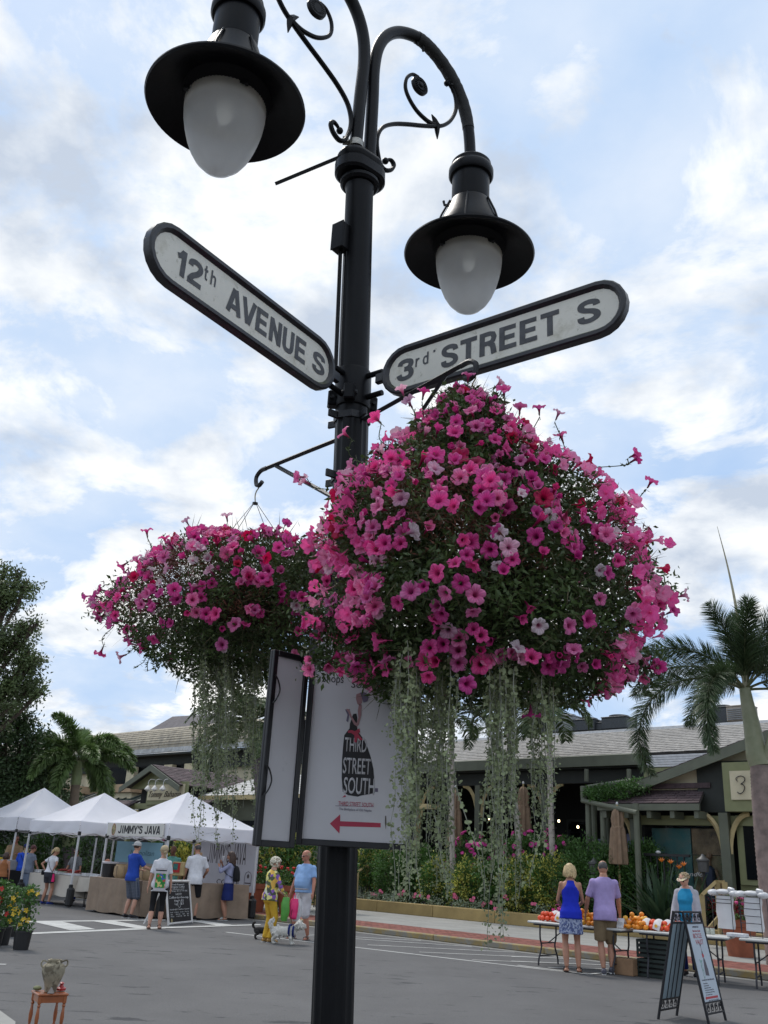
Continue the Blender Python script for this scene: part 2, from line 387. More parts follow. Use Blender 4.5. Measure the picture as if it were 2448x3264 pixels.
for sg, z0 in ((1, 4.63), (-1, 4.612)):
    P = lambda r, z, off=0.0: PL(r*sg, z, off)
    arm = MB(); arm.tube(smooth([P(r, z) for r, z in ARM]), .0325, 16)
    ao = arm.build('arm', black, post, True, True)
    sc = MB(); pts = smooth([P(r, z) for r, z in SCR], 4); n = len(pts)
    sc.tube(pts, [.0075+.0065*min(1, i/10, (n-i)/14) for i in range(n)], 8, flat=(1.0, .8, (0, 0, 1)))
    for q in (pts[0], pts[-1]): sc.ell(q, (.018, .018, .018))
    pts = smooth([P(r, z) for r, z in BRN], 4); n = len(pts); sc.tube(pts, [.013 - .004*i/n for i in range(n)], 8)
    for (a, b) in (((.50, 5.35), (.455, 5.40)), ((.50, 5.35), (.505, 5.26)), ((.56, 5.70), (.60, 5.73))):
        sc.tube([P(*a), P((a[0]+b[0])/2, (a[1]+b[1])/2+.004), P(*b)], [.02, .014, .003], 6)
    sc.build('scroll', black, post, True, True)
    ro = MB(); Mr = frame(E_*sg, (0, 0, 1), o=P(.357, 5.535)); ro.lathe([(0, -.014), (.048, -.014), (.056, -.008), (.056, .008), (.048, .014), (.044, .010), (.018, .012), (.012, .02), (.001, .021)], 24, Mr)
    ro.lathe([(0, .014), (.012, .018)], 8, Mr)
    for k in range(16):
        a = 2*PI*k/16
        for zz in (-.013, .013): ro.box((.032*math.cos(a), .032*math.sin(a), zz), (.018, .0035, .005), Mr @ Matrix.Identity(4) @ Matrix.Translation((0, 0, 0)))
    ro.build('rosette', black, post, True, True)
    ax = P(.772, z0); T = Matrix.Translation(ax) @ Matrix.Rotation(R(1.5), 4, 'X')
    hd = MB()
    hd.lathe([(.345, -.012), (.352, -.010), (.354, .0), (.345, .010), (.30, .030), (.24, .062), (.205, .10), (.198, .112)], 72, T)
    hd.cur = 0; ho = None
    hd = MB(); hd.lathe([(.17, .055), (.20, .05), (.27, .022), (.338, -.012), (.348, -.014), (.354, -.004), (.352, .006), (.33, .018), (.27, .045), (.225, .08), (.20, .118), (.19, .12), (.18, .10)], 72, T)
    hd.build('shade', blackin if False else black, post, True, True)
    bl = MB(); bl.lathe([(.19, .10), (.192, .122), (.185, .15), (.165, .20), (.142, .255), (.124, .30), (.116, .325), (.112, .335)], 48, T)
    for k in range(6):
        a = 2*PI*k/6+.3; bl.tube([T @ V((.197*math.cos(a), .197*math.sin(a), .12)), T @ V((.168*math.cos(a), .168*math.sin(a), .215)), T @ V((.121*math.cos(a), .121*math.sin(a), .325))], .006, 6)
    bl.build('housing', black, post, True, True)
    nk = MB(); nk.lathe([(.10, .333), (.104, .345), (.105, .35), (.105, .515), (.10, .52)], 48, T); nk.build('neck', black, post, True, True)
    cp = MB(); cp.lathe([(.10, .505), (.118, .508), (.126, .52), (.126, .555), (.118, .572), (.112, .58), (.112, .60), (.10, .614), (.052, .628), (.046, .64), (.046, .665), (.034, .668)], 48, T); cp.build('cap', black, post, True, True)
    lt = MB(); lt.tube([T @ V((-.106*1, -.02, .30)), T @ V((-.145, -.02, .305)), T @ V((-.15, -.02, .33))], .008, 6); lt.build('latch', irondark, post, True, True)
    inn = MB(); inn.lathe([(.20, .052), (.185, .02), (.182, .0), (.176, .0), (.170, .05)], 60, T)
    for k in range(4):
        a = 2*PI*k/4+.6; inn.box((.18*math.cos(a), .18*math.sin(a), -.004), (.035, .02, .02), T)
    inn.build('glass_ring', blackin, post, True, True)
    gl = MB(); nr = 144; egg = [(.172, .05), (.1765, .02), (.178, -.01), (.1765, -.05), (.171, -.10), (.161, -.15), (.147, -.20), (.128, -.25), (.102, -.295), (.07, -.33), (.035, -.352), (.001, -.36)]
    gl.lathe(egg, nr, T, wob=lambda a, z: 1+.011*math.cos(72*a)*(1 if z > -.3 else 0))
    gl.build('glass_bowl', glass, post, True, True, sharp=80)
    fr = MB(); fr.lathe([(.168, .04), (.170, .0), (.168, -.035), (.162, -.05), (.160, -.03), (.150, .03)], 48, T)
    fr.build('refractor', frost, post, True, True, sharp=80)
    lp = MB(); lp.ell((0, 0, -.03), (.035, .035, .08), 12, 8, T); lp.build('bulb', mat('bulb_glass', (.75, .72, .62), .2), post, True, True)
# loose bits of tape and wrap under the right arm
tape = mat('torn_black_tape', (.012, .012, .012), .7, 0, .4, 30, .3)
mb = MB(); arcp = smooth([PL(r, z) for r, z in ARM], 6); seg = arcp[46:82]
mb.tube(seg, [.0345+.003*random.random() for _ in seg], 14)
for q in seg[::3]:
    mb.tube([q+V((0, 0, -.03)), q+V((random.uniform(-.01, .01), 0, -.045-random.random()*.012))], [.008, .003], 4)
    if random.random() < .7: e_ = V((random.uniform(-.02, .02), random.uniform(-.02, .02), -random.uniform(.02, .05))); mb.add([q+V((-.01, 0, -.03)), q+V((.014, 0, -.03)), q+e_+V((.006, 0, -.03)), q+e_+V((-.004, 0, -.03))], [(0, 1, 2, 3)])
mb.build('torn_tape', tape, post, True, True)
# left-over banner arm with a worm clamp, junction box and conduit
b0 = G(1118, 486, 4.76); b1 = G(880, 585, 4.78)
mb = MB(); mb.tube([b0, b1], .0125, 4); mb.build('banner_arm', irondark, post, False, True)
mb = MB(); mb.lathe([(.036, -.02), (.04, -.018), (.04, .018), (.036, .02)], 20, Matrix.Translation(PL(-.045, 4.86)), ring=True); mb.box((-.05, -.03, 0), (.03, .03, .03), Matrix.Translation(PL(-.045, 4.86))); mb.build('hose_clamp', bare, post, True, True)
jb = AT(1088, 760, 3.655); mb = MB(); Mj = Matrix.Translation(jb) @ Matrix.Rotation(R(-38), 4, 'Z')
mb.box((0, 0, 0), (.07, .055, .145), Mj, .005); mb.box((.0, -.031, 0), (.072, .008, .15), Mj, .003)
mb.build('junction_box', black, post, False, True)
mb = MB(); z1 = jb.z-.07
for dx in (-.012, .016): mb.tube([V((pole(z).x-.068+dx, PY0-.042, z)) for z in (z1, (z1+3.6)/2, 3.58)], .0095, 8)
mb.box((0, .05, .05), (.05, .03, .03), Mj, .004); mb.build('conduit', black, post, True, True)
# flower basket brackets
BD = V((math.cos(R(-50)), math.sin(R(-50)), 0))
def hanger(d, z0, rtip, down):
    Q = lambda r, z: pole(3.2)+d*r+V((0, 0, z-3.2))
    mb = MB(); mb.tube([Q(.08, z0), Q(.3, z0+.012), Q(rtip-.07, z0+.03)], .0125, 4)
    mb.tube(smooth([Q(rtip-.07, z0+.03), Q(rtip-.02, z0+.03), Q(rtip+.015, z0+.005), Q(rtip+.008, z0-.035), Q(rtip-.02, z0-.048), Q(rtip-.045, z0-.035)], 4), .0115, 6)
    mb.tube([Q(rtip-.15, z0+.02), Q(.08, down)], .010, 4)
    mb.build('basket_bracket', irondark, post, True, True)
    return Q(rtip, z0-.045)
hookR = hanger(BD, 3.325, .735, 2.92); hookL = hanger(-BD, 3.285, .745, 2.99)

# ================================================================ street name signs
signblack = mat('sign_frame_black', (.014, .014, .018), .42, 0, .5, 14, .12, 60, coat=.1)
nn, ll, bb = nodes_of(signblack)          # green algae on the lower frame, by height
geo = nn.new('ShaderNodeNewGeometry'); sp = nn.new('ShaderNodeSeparateXYZ'); ll.new(geo.outputs['Normal'], sp.inputs[0])
nz = nn.new('ShaderNodeTexNoise'); nz.inputs['Scale'].default_value = 7; tcx = nn.new('ShaderNodeTexCoord'); ll.new(tcx.outputs['Object'], nz.inputs[0])
mr = nn.new('ShaderNodeMapRange'); ll.new(sp.outputs[2], mr.inputs[0]); mr.inputs[1].default_value = .35; mr.inputs[2].default_value = .75
mu = nn.new('ShaderNodeMath'); mu.operation = 'MULTIPLY'; ll.new(mr.outputs[0], mu.inputs[0])
rp = nn.new('ShaderNodeMapRange'); ll.new(nz.outputs[0], rp.inputs[0]); rp.inputs[1].default_value = .42; rp.inputs[2].default_value = .58; ll.new(rp.outputs[0], mu.inputs[1])
mx = nn.new('ShaderNodeMix'); mx.data_type = 'RGBA'; old = bb.inputs['Base Color'].links[0].from_socket
ll.new(mu.outputs[0], mx.inputs[0]); ll.new(old, mx.inputs[6]); mx.inputs[7].default_value = (.035, .05, .012, 1); ll.new(mx.outputs[2], bb.inputs['Base Color'])
face = mat('sign_face_cream', (.66, .645, .57), .45, 0, .08, 5, 0)
nn, ll, bb = nodes_of(face)
def dirt(m, thr0, thr1, col, scale, stretch=(1, 1, 1)):
    nn, ll, bb = nodes_of(m); tcx = nn.new('ShaderNodeTexCoord'); mp = nn.new('ShaderNodeMapping'); mp.inputs['Scale'].default_value = stretch
    ll.new(tcx.outputs['Object'], mp.inputs[0]); nz = nn.new('ShaderNodeTexNoise'); nz.inputs['Scale'].default_value = scale; nz.inputs['Detail'].default_value = 8; nz.inputs['Roughness'].default_value = .7
    ll.new(mp.outputs[0], nz.inputs[0]); rp = nn.new('ShaderNodeMapRange'); ll.new(nz.outputs[0], rp.inputs[0]); rp.inputs[1].default_value = thr0; rp.inputs[2].default_value = thr1
    mx = nn.new('ShaderNodeMix'); mx.data_type = 'RGBA'; old = bb.inputs['Base Color'].links[0].from_socket
    ll.new(rp.outputs[0], mx.inputs[0]); ll.new(old, mx.inputs[6]); mx.inputs[7].default_value = (*col, 1); ll.new(mx.outputs[2], bb.inputs['Base Color'])
dirt(face, .60, .72, (.30, .29, .21), 24, (1, 1, .6)); dirt(face, .56, .75, (.40, .38, .29), 5)
letgrey = mat('faded_black_vinyl', (.055, .057, .062), .5, 0, .3, 25)
def name_sign(ph, r0, L_, h, z, flip, label):
    d = V((math.cos(ph), math.sin(ph), 0)); x = -d if flip else d
    c = pole(z)+d*(r0+L_/2); M = frame(x, (0, 0, 1), o=c)
    t = thing('street_name_sign', label, 'street sign', M=M)
    prof = [(0, -.015), (0, .015), (.006, .021), (.021, .021), (.033, .007), (.033, -.007), (.021, -.021), (.006, -.021)]
    n = 10; loops = []
    for o, zz in prof: loops.append([(px, py, zz) for px, py in stadium(L_-2*o, h-2*o, n)])
    k = len(loops[0]); vs = [p for lp in loops for p in lp]; m = len(prof)
    fs = [(i*k+j, i*k+(j+1) % k, ((i+1) % m)*k+(j+1) % k, ((i+1) % m)*k+j) for i in range(m) for j in range(k)]
    mb = MB(); mb.add(vs, fs); sx = (1 if flip else -1)
    mb.box((sx*(L_/2+.012), .0, 0), (.06, .05, .026), None, .006); mb.build('sign_frame', signblack, t, True, sharp=40)
    mb = MB(); mb.prism(stadium(L_-.058, h-.058, n), .011, Matrix.Translation((0, 0, -.0055))); mb.build('sign_face', face, t)
    return t, (lambda r: (-(r-(r0+L_/2)) if flip else (r-(r0+L_/2))))
# plain sign lettering cut as strokes of one width: every stroke is a strip of vinyl
GL = {'1': [[(.36, 0), (.36, 1)], [(.10, .70), (.24, .76), (.34, .93)]],
 '2': [('s', (.095, .68), (.12, .83), (.31, .905), (.50, .83), (.525, .68), (.42, .50), (.22, .32), (.11, .14)), [(.02, .095), (.62, .095)]],
 '3': [('s', (.09, .72), (.14, .86), (.31, .905), (.49, .84), (.51, .70), (.43, .57), (.27, .535)), ('s', (.27, .525), (.46, .49), (.535, .34), (.50, .17), (.31, .095), (.13, .15), (.075, .31))],
 'S': [('s', (.535, .70), (.50, .84), (.31, .905), (.12, .84), (.10, .68), (.20, .57), (.42, .47), (.53, .35), (.52, .19), (.32, .095), (.12, .15), (.085, .31))],
 'T': [[(0, .905), (.62, .905)], [(.31, 0), (.31, .9)]], 'E': [[(.095, 0), (.095, 1)], [(.1, .905), (.58, .905)], [(.1, .51), (.54, .51)], [(.1, .095), (.60, .095)]],
 'R': [[(.095, 0), (.095, 1)], [(.1, .905), (.36, .905), (.48, .865), (.525, .71), (.48, .56), (.36, .50), (.1, .50)], [(.36, .48), (.47, .38), (.505, .2), (.53, 0)]],
 'A': [[(.06, 0), (.30, 1)], [(.60, 0), (.36, 1)], [(.14, .27), (.52, .27)]], 'V': [[(.06, 1), (.31, 0)], [(.60, 1), (.35, 0)]], 'N': [[(.095, 0), (.095, 1)], [(.535, 0), (.535, 1)], [(.10, .96), (.53, .04)]],
 'U': [('s', (.095, 1), (.095, .5), (.11, .24), (.19, .12), (.31, .095), (.43, .12), (.515, .24), (.53, .5), (.53, 1))],
 'J': [('s', (.50, 1), (.50, .5), (.49, .24), (.42, .12), (.29, .095), (.15, .13), (.10, .30))], 'I': [[(.16, 0), (.16, 1)]], 'Y': [[(.05, 1), (.33, .42)], [(.61, 1), (.33, .42)], [(.33, .5), (.33, 0)]], 'M': [[(.07, 0), (.10, 1)], [(.81, 0), (.78, 1)], [(.13, .97), (.44, .2)], [(.75, .97), (.44, .2)]], ' ': [],
 't': [[(.22, 1.0), (.22, .22), (.28, .10), (.42, .085)], [(.05, .68), (.42, .68)]], 'h': [[(.095, 0), (.095, 1)], ('s', (.1, .45), (.22, .62), (.38, .65), (.48, .55), (.49, .4), (.49, 0))],
 'r': [[(.095, 0), (.095, .72)], ('s', (.1, .42), (.2, .62), (.40, .65))], 'd': [[(.51, 0), (.51, 1)], ('s', (.5, .55), (.34, .665), (.17, .60), (.095, .36), (.16, .13), (.34, .05), (.5, .17))], "'": [[(.1, 1), (.17, .86), (.1, .66)]]}
def stroke_text(s, m, parent, M, hh, width, hw=.088):
    adv = [{'1': .56, "'": .3, 'I': .42, ' ': .34, 'M': .94}.get(c, .72) for c in s]; tot = sum(adv)-.12; fx = width/tot; x = 0; mb = MB(); lay = 0
    for c, a in zip(s, adv):
        for st_ in GL[c]:
            P = [V((p[0], p[1], 0)) for p in (st_[1:] if st_[0] == 's' else st_)]
            if st_[0] == 's': P = smooth(P, 4)
            k = len(P); lft, rgt = [], []
            for i in range(k):
                d = (P[min(i+1, k-1)]-P[max(i-1, 0)]).normalized(); n_ = V((-d.y, d.x, 0)); lft.append(P[i]+n_*hw); rgt.append(P[i]-n_*hw)
            lay = (lay+1) % 4; th = .0006+.0003*lay; vs = []
            for p in lft: vs.append((x+p.x*fx, p.y*hh, th))
            for p in rgt: vs.append((x+p.x*fx, p.y*hh, th))
            mb.add(vs, [(i, i+1, k+i+1, k+i) for i in range(k-1)])
        x += a*fx
    return mb.build('letter', m, parent) if False else link(mb.mesh('letter', m), 'letter', parent, M)
def put(t, s, X, x0, x1, y, hh, bold=.012):
    if t is None: return
    stroke_text(s, letgrey, t, Matrix.Translation((X(x0), y, .0060)), hh, abs(X(x1)-X(x0)), .105 if len(s) > 2 and False else (.075 if s in ('th', 'rd') else .098))
t, X = name_sign(4.1026, .156, 1.082, .2457, 3.499, True, 'street name sign reading 12th Avenue S, to the left of the pole')
put(t, '12', X, 1.107, .972, -.054, .108, .016); put(t, 'th', X, .966, .898, .000, .062, .012); put(t, 'AVENUE', X, .83, .352, -.054, .108, .014); put(t, 'S', X, .302, .224, -.05, .100, .016)
t, X = name_sign(-.6493, .172, 1.126, .2385, 3.5136, False, 'street name sign reading 3rd Street S, to the right of the pole')
put(t, '3', X, .250, .332, -.053, .106, .016); put(t, 'rd', X, .343, .412, -.004, .058, .012); put(t, "'", X, .432, .442, .022, .03, 0)
put(t, 'STREET', X, .478, 1.018, -.053, .108, .014); put(t, 'S', X, 1.098, 1.186, -.05, .104, .016)

# ================================================================ wayfinding cabinets below the baskets
panelwhite = mat('panel_lilac_white', (.58, .57, .59), .5, 0, .05, 3); dirt(panelwhite, .62, .8, (.33, .33, .33), 6)
capblack = mat('cabinet_black', (.008, .008, .01), .4, 0, .3, 12)
inkblack = mat('print_black', (.012, .011, .013), .6); inkred = mat('print_crimson', (.42, .035, .075), .6); inkskin = mat('print_skin', (.36, .20, .21), .6); inkwhite = mat('print_white', (.56, .55, .57), .6); inkmauve = mat('print_mauve_grey', (.14, .12, .18), .6)
def cabinet(name, label, a, b, z0, z1, th):
    a = V((a[0], a[1], 0)); b = V((b[0], b[1], 0)); x = (b-a).normalized(); c = (a+b)/2; wd = (b-a).length; hh = z1-z0
    M = frame(x, (0, 0, 1), o=(c.x, c.y, (z0+z1)/2)); t = thing(name, label, 'sign', M=M)
    mb = MB(); e = .021
    mb.box((0, 0, -th/2), (wd, hh, th), None, .003); mb.build('cabinet_box', capblack, t)
    mb = MB()
    for sx in (-1, 1): mb.box((sx*(wd/2-e/2), 0, .007), (e, hh-.002, .012), None, .002)
    for sy in (-1, 1): mb.box((0, sy*(hh/2-e/2), .007), (wd-2*e-.001, e, .012), None, .002)
    mb.build('face_frame', capblack, t)
    mb = MB(); mb.box((0, 0, .0025), (wd-2*e+.002, hh-2*e+.002, .004)); mb.build('sign_face', panelwhite, t)
    return t, wd, hh
t, wd, hh = cabinet('wayfinding_sign', 'narrow blank left cabinet sign angled away, with cables at its edge', (-.372, 3.290), (-.252, 3.405), 1.545, 2.21, .014)
for cy in (.19, -.12):
    mb = MB(); mb.tube(smooth([(-wd/2+.008, cy-.05, .02), (-wd/2+.022, cy-.03, .022), (-wd/2+.032, cy, .022), (-wd/2+.022, cy+.03, .022), (-wd/2+.008, cy+.05, .02)]), .003, 6); mb.build('cable_loop', capblack, t, True)
mb = MB(); mb.tube(smooth([(wd/2-.045, hh/2-.02, .014), (wd/2-.025, hh/2-.035, .016), (wd/2-.01, hh/2-.03, .014)]), .003, 6); mb.build('cable_loop', capblack, t, True)
t, wd, hh = cabinet('wayfinding_sign', 'cabinet sign with the gowned lady logo and a red arrow pointing left', (-.248, 3.5), (.172, 3.5), 1.56, 2.36, .06)
# art is laid out from the photograph onto the face
def FA(px, py):
    p = AT(px, py, 3.5-.008); q = WM[t.name].inverted() @ p; return q.x, q.y
c7 = lambda x, y: FA(550+x*.4822, 1950+y*.4822)
def art(name, pts, m, z=.0048, th=.0006, cf_=c7):
    mb = MB(); mb.prism([cf_(*p) for p in pts], th, Matrix.Translation((0, 0, z))); return mb.build(name, m, t)
art('printed_gown', [(1135, 815), (1150, 795), (1170, 770), (1172, 740), (1185, 700), (1195, 675), (1215, 672), (1222, 700), (1218, 745), (1225, 790), (1262, 840), (1290, 900), (1310, 960), (1328, 1040), (1334, 1120), (1335, 1198), (1300, 1205), (1245, 1215), (1225, 1222), (1160, 1212), (1125, 1190), (1118, 1100), (1120, 980), (1128, 880)], inkblack)
art('printed_arm', [(1172, 690), (1160, 660), (1150, 650), (1150, 640), (1168, 645), (1185, 690), (1215, 738), (1228, 700), (1224, 655), (1232, 610), (1250, 615), (1248, 680), (1232, 745), (1220, 758), (1200, 745)], inkskin, .0056)
art('printed_face', [(1215, 545), (1240, 535), (1256, 560), (1252, 600), (1238, 620), (1222, 610), (1212, 575)], inkskin, .0056)
art('printed_hair', [(1240, 535), (1260, 528), (1285, 540), (1296, 565), (1288, 592), (1262, 600), (1254, 575)], inkmauve, .0062)
art('printed_cup', [(1140, 645), (1172, 642), (1168, 690), (1160, 730), (1148, 720), (1156, 680)], inkmauve, .0052)
art('printed_bow', [(1158, 785), (1185, 782), (1205, 790), (1235, 770), (1240, 795), (1225, 805), (1258, 845), (1240, 850), (1222, 830), (1215, 865), (1200, 860), (1202, 815), (1180, 800), (1160, 800)], inkred, .0062)
art('printed_arrow', [(1040, 1400), (1108, 1338), (1108, 1384), (1376, 1396), (1376, 1425), (1106, 1418), (1103, 1466)], inkred)
art('printed_shoe', [(1120, 1228), (1140, 1210), (1148, 1222)], inkred)
art('rust_drip', [(1405, 1350), (1412, 1348), (1414, 1400), (1409, 1440), (1404, 1400)], mat('rust_stain', (.10, .085, .07), .8))
art('printed_stamp', [(1338, 1166), (1358, 1166), (1358, 1190), (1338, 1190)], inkmauve)
art('printed_rule', [(1075, 1281), (1330, 1285), (1330, 1288), (1075, 1284)], inkmauve)
def ptx(s, x0, y0, x1, hpx, m, bold=0, z=.0056, sl=0):
    a = c7(x0, y0); b = c7(x1, y0); hgt = abs(c7(x0, y0-hpx)[1]-a[1]); text(s, m, t, Matrix.Translation((a[0], a[1], z)), hgt, b[0]-a[0], bold, .0005, 'lettering')
ptx('THIRD', 1136, 920, 1282, 95, inkwhite, .01); ptx('STREET', 1124, 1065, 1308, 108, inkwhite, .01); ptx('SOUTH', 1128, 1198, 1332, 112, inkwhite, .012)
ptx('THIRD STREET SOUTH', 1095, 1280, 1326, 30, inkred); ptx('The Birthplace of Old Naples', 1100, 1310, 1316, 17, inkmauve)
ptx('Third Street', 992, 352, 1330, 60, inkblack, 0); ptx('Shops', 990, 462, 1130, 56, inkblack, 0); ptx('South', 1180, 500, 1345, 50, inkblack, 0)
for cy in (.29, -.02, -.30):
    mb = MB(); mb.box((-wd/2-.004, cy, -.01), (.008, .12, .02), None, .003); mb.build('edge_tab', capblack, t)

# ================================================================ hanging petunia baskets
def petmat(nm, col, edge, throat):
    m = mat(nm, col, .55, 0, .10, 30, trans=.42)
    nn, ll, bb = nodes_of(m); tcx = nn.new('ShaderNodeTexCoord'); sp = nn.new('ShaderNodeSeparateXYZ'); ll.new(tcx.outputs['Object'], sp.inputs[0])
    r2 = nn.new('ShaderNodeVectorMath'); r2.operation = 'LENGTH'; cb = nn.new('ShaderNodeCombineXYZ'); ll.new(sp.outputs[0], cb.inputs[0]); ll.new(sp.outputs[1], cb.inputs[1]); ll.new(cb.outputs[0], r2.inputs[0])
    rp = nn.new('ShaderNodeValToRGB'); mr = nn.new('ShaderNodeMapRange'); ll.new(r2.outputs['Value'], mr.inputs[0]); mr.inputs[2].default_value = .034
    ll.new(mr.outputs[0], rp.inputs[0]); e = rp.color_ramp.elements; e[0].position = .12; e[0].color = (*throat, 1); e[1].position = .34; e[1].color = (*col, 1); k = e.new(1.0); k.color = (*edge, 1)
    # radiating veins
    an = nn.new('ShaderNodeMath'); an.operation = 'ARCTAN2'; ll.new(sp.outputs[1], an.inputs[0]); ll.new(sp.outputs[0], an.inputs[1])
    s1 = nn.new('ShaderNodeMath'); s1.operation = 'MULTIPLY'; ll.new(an.outputs[0], s1.inputs[0]); s1.inputs[1].default_value = 15
    s2 = nn.new('ShaderNodeMath'); s2.operation = 'SINE'; ll.new(s1.outputs[0], s2.inputs[0]); s3 = nn.new('ShaderNodeMapRange'); ll.new(s2.outputs[0], s3.inputs[0]); s3.inputs[1].default_value = -1; s3.inputs[3].default_value = .84; s3.inputs[4].default_value = 1.04
    oi = nn.new('ShaderNodeObjectInfo'); hs = nn.new('ShaderNodeHueSaturation'); ll.new(rp.outputs[0], hs.inputs['Color']); m3 = nn.new('ShaderNodeMapRange'); ll.new(oi.outputs['Random'], m3.inputs[0]); m3.inputs[3].default_value = .75; m3.inputs[4].default_value = 1.15
    mm = nn.new('ShaderNodeMath'); mm.operation = 'MULTIPLY'; ll.new(m3.outputs[0], mm.inputs[0]); ll.new(s3.outputs[0], mm.inputs[1]); ll.new(mm.outputs[0], hs.inputs['Value'])
    mh = nn.new('ShaderNodeMapRange'); ll.new(oi.outputs['Random'], mh.inputs[0]); mh.inputs[3].default_value = .488; mh.inputs[4].default_value = .512; ll.new(mh.outputs[0], hs.inputs['Hue'])
    ll.new(hs.outputs[0], bb.inputs['Base Color'])
    for n_ in nn:
        if n_.type == 'BSDF_TRANSLUCENT': ll.new(hs.outputs[0], n_.inputs[0])
    return m
pinks = [petmat('petal_hot_pink', (.82, .055, .32), (.88, .12, .44), (.26, .008, .08)), petmat('petal_pink', (.84, .15, .41), (.90, .29, .56), (.34, .02, .11)),
         petmat('petal_pale_pink', (.84, .42, .60), (.88, .54, .69), (.36, .05, .18)), petmat('petal_blush_white', (.78, .62, .68), (.84, .74, .78), (.45, .12, .25)),
         petmat('petal_crimson', (.56, .004, .085), (.62, .008, .12), (.14, .002, .02))]
greencalyx = mat('calyx_green', (.06, .10, .03), .6)
def petunia_mesh(seed, openness=1.0):
    rr = random.Random(seed); n = 30; lob = 5
    rings = [(.0025, -.040, 0), (.0035, -.030, 0), (.0055, -.016, 0), (.009, -.006, .02), (.0155, .0, .05), (.023, .0025, .10), (.0295, .003, .17), (.033, .0005, .24)]
    ph = [rr.uniform(0, 6.28) for _ in range(4)]; vs = []; fs = []
    for j, (r, z, lb) in enumerate(rings):
        for k in range(n):
            a = 2*PI*k/n; f = abs(math.cos(lob*a/2))**.55; q = r*(1-lb*(1-f))
            q *= 1+.05*math.sin(3*a+ph[0])*(j/7)+.035*math.sin(11*a+ph[1])*(j > 5)
            zz = z + (.0035*math.sin(7*a+ph[2])+.004*math.sin(3*a+ph[3]))*(j/7)**2 - .004*(1-f)*(j/7)
            if openness < 1: q *= 1-(1-openness)*(j/7)**1.2; zz += (1-openness)*.03*(j/7)
            vs.append((q*math.cos(a), q*math.sin(a), zz))
    m = len(rings); fs = [(i*n+k, i*n+(k+1) % n, (i+1)*n+(k+1) % n, (i+1)*n+k) for i in range(m-1) for k in range(n)]
    return vs, fs
PET = {}
for mi_, pm in enumerate(pinks):
    for v_ in range(4):
        vs, fs = petunia_mesh(mi_*10+v_, (1.0, .90, .62, .30)[v_]); mb = MB(); mb.add(vs, fs); mb.cur = 1
        for k in range(5):
            a = 2*PI*k/5; mb.add([(.003*math.cos(a-.6), .003*math.sin(a-.6), -.041), (.003*math.cos(a+.6), .003*math.sin(a+.6), -.041), (.008*math.cos(a), .008*math.sin(a), -.026)], [(0, 1, 2)])
        mb.tube([(0, 0, -.04), (.001, 0, -.05), (.003, 0, -.062)], .0011, 4)
        PET[mi_, v_] = mb.mesh('petunia_flower', [pm, greencalyx], True, 60)
leafg = [mat('petunia_leaf', (.062, .100, .028), .5, 0, .65, 7, trans=.28), mat('petunia_leaf_dry', (.12, .045, .022), .7, 0, .5, 9, trans=.1), mat('petunia_stem', (.10, .085, .04), .6, 0, .4, 12)]
silver = mat('silver_leaf', (.245, .285, .15), .62, 0, .35, 14, trans=.15, rnd=.25)
silver2 = mat('silver_stem', (.27, .28, .22), .6, 0, .2, 14)
def lookrot(nrm, roll=0.0):
    return V(nrm).normalized().to_track_quat('Z', 'Y').to_matrix().to_4x4() @ Matrix.Rotation(roll, 4, 'Z')
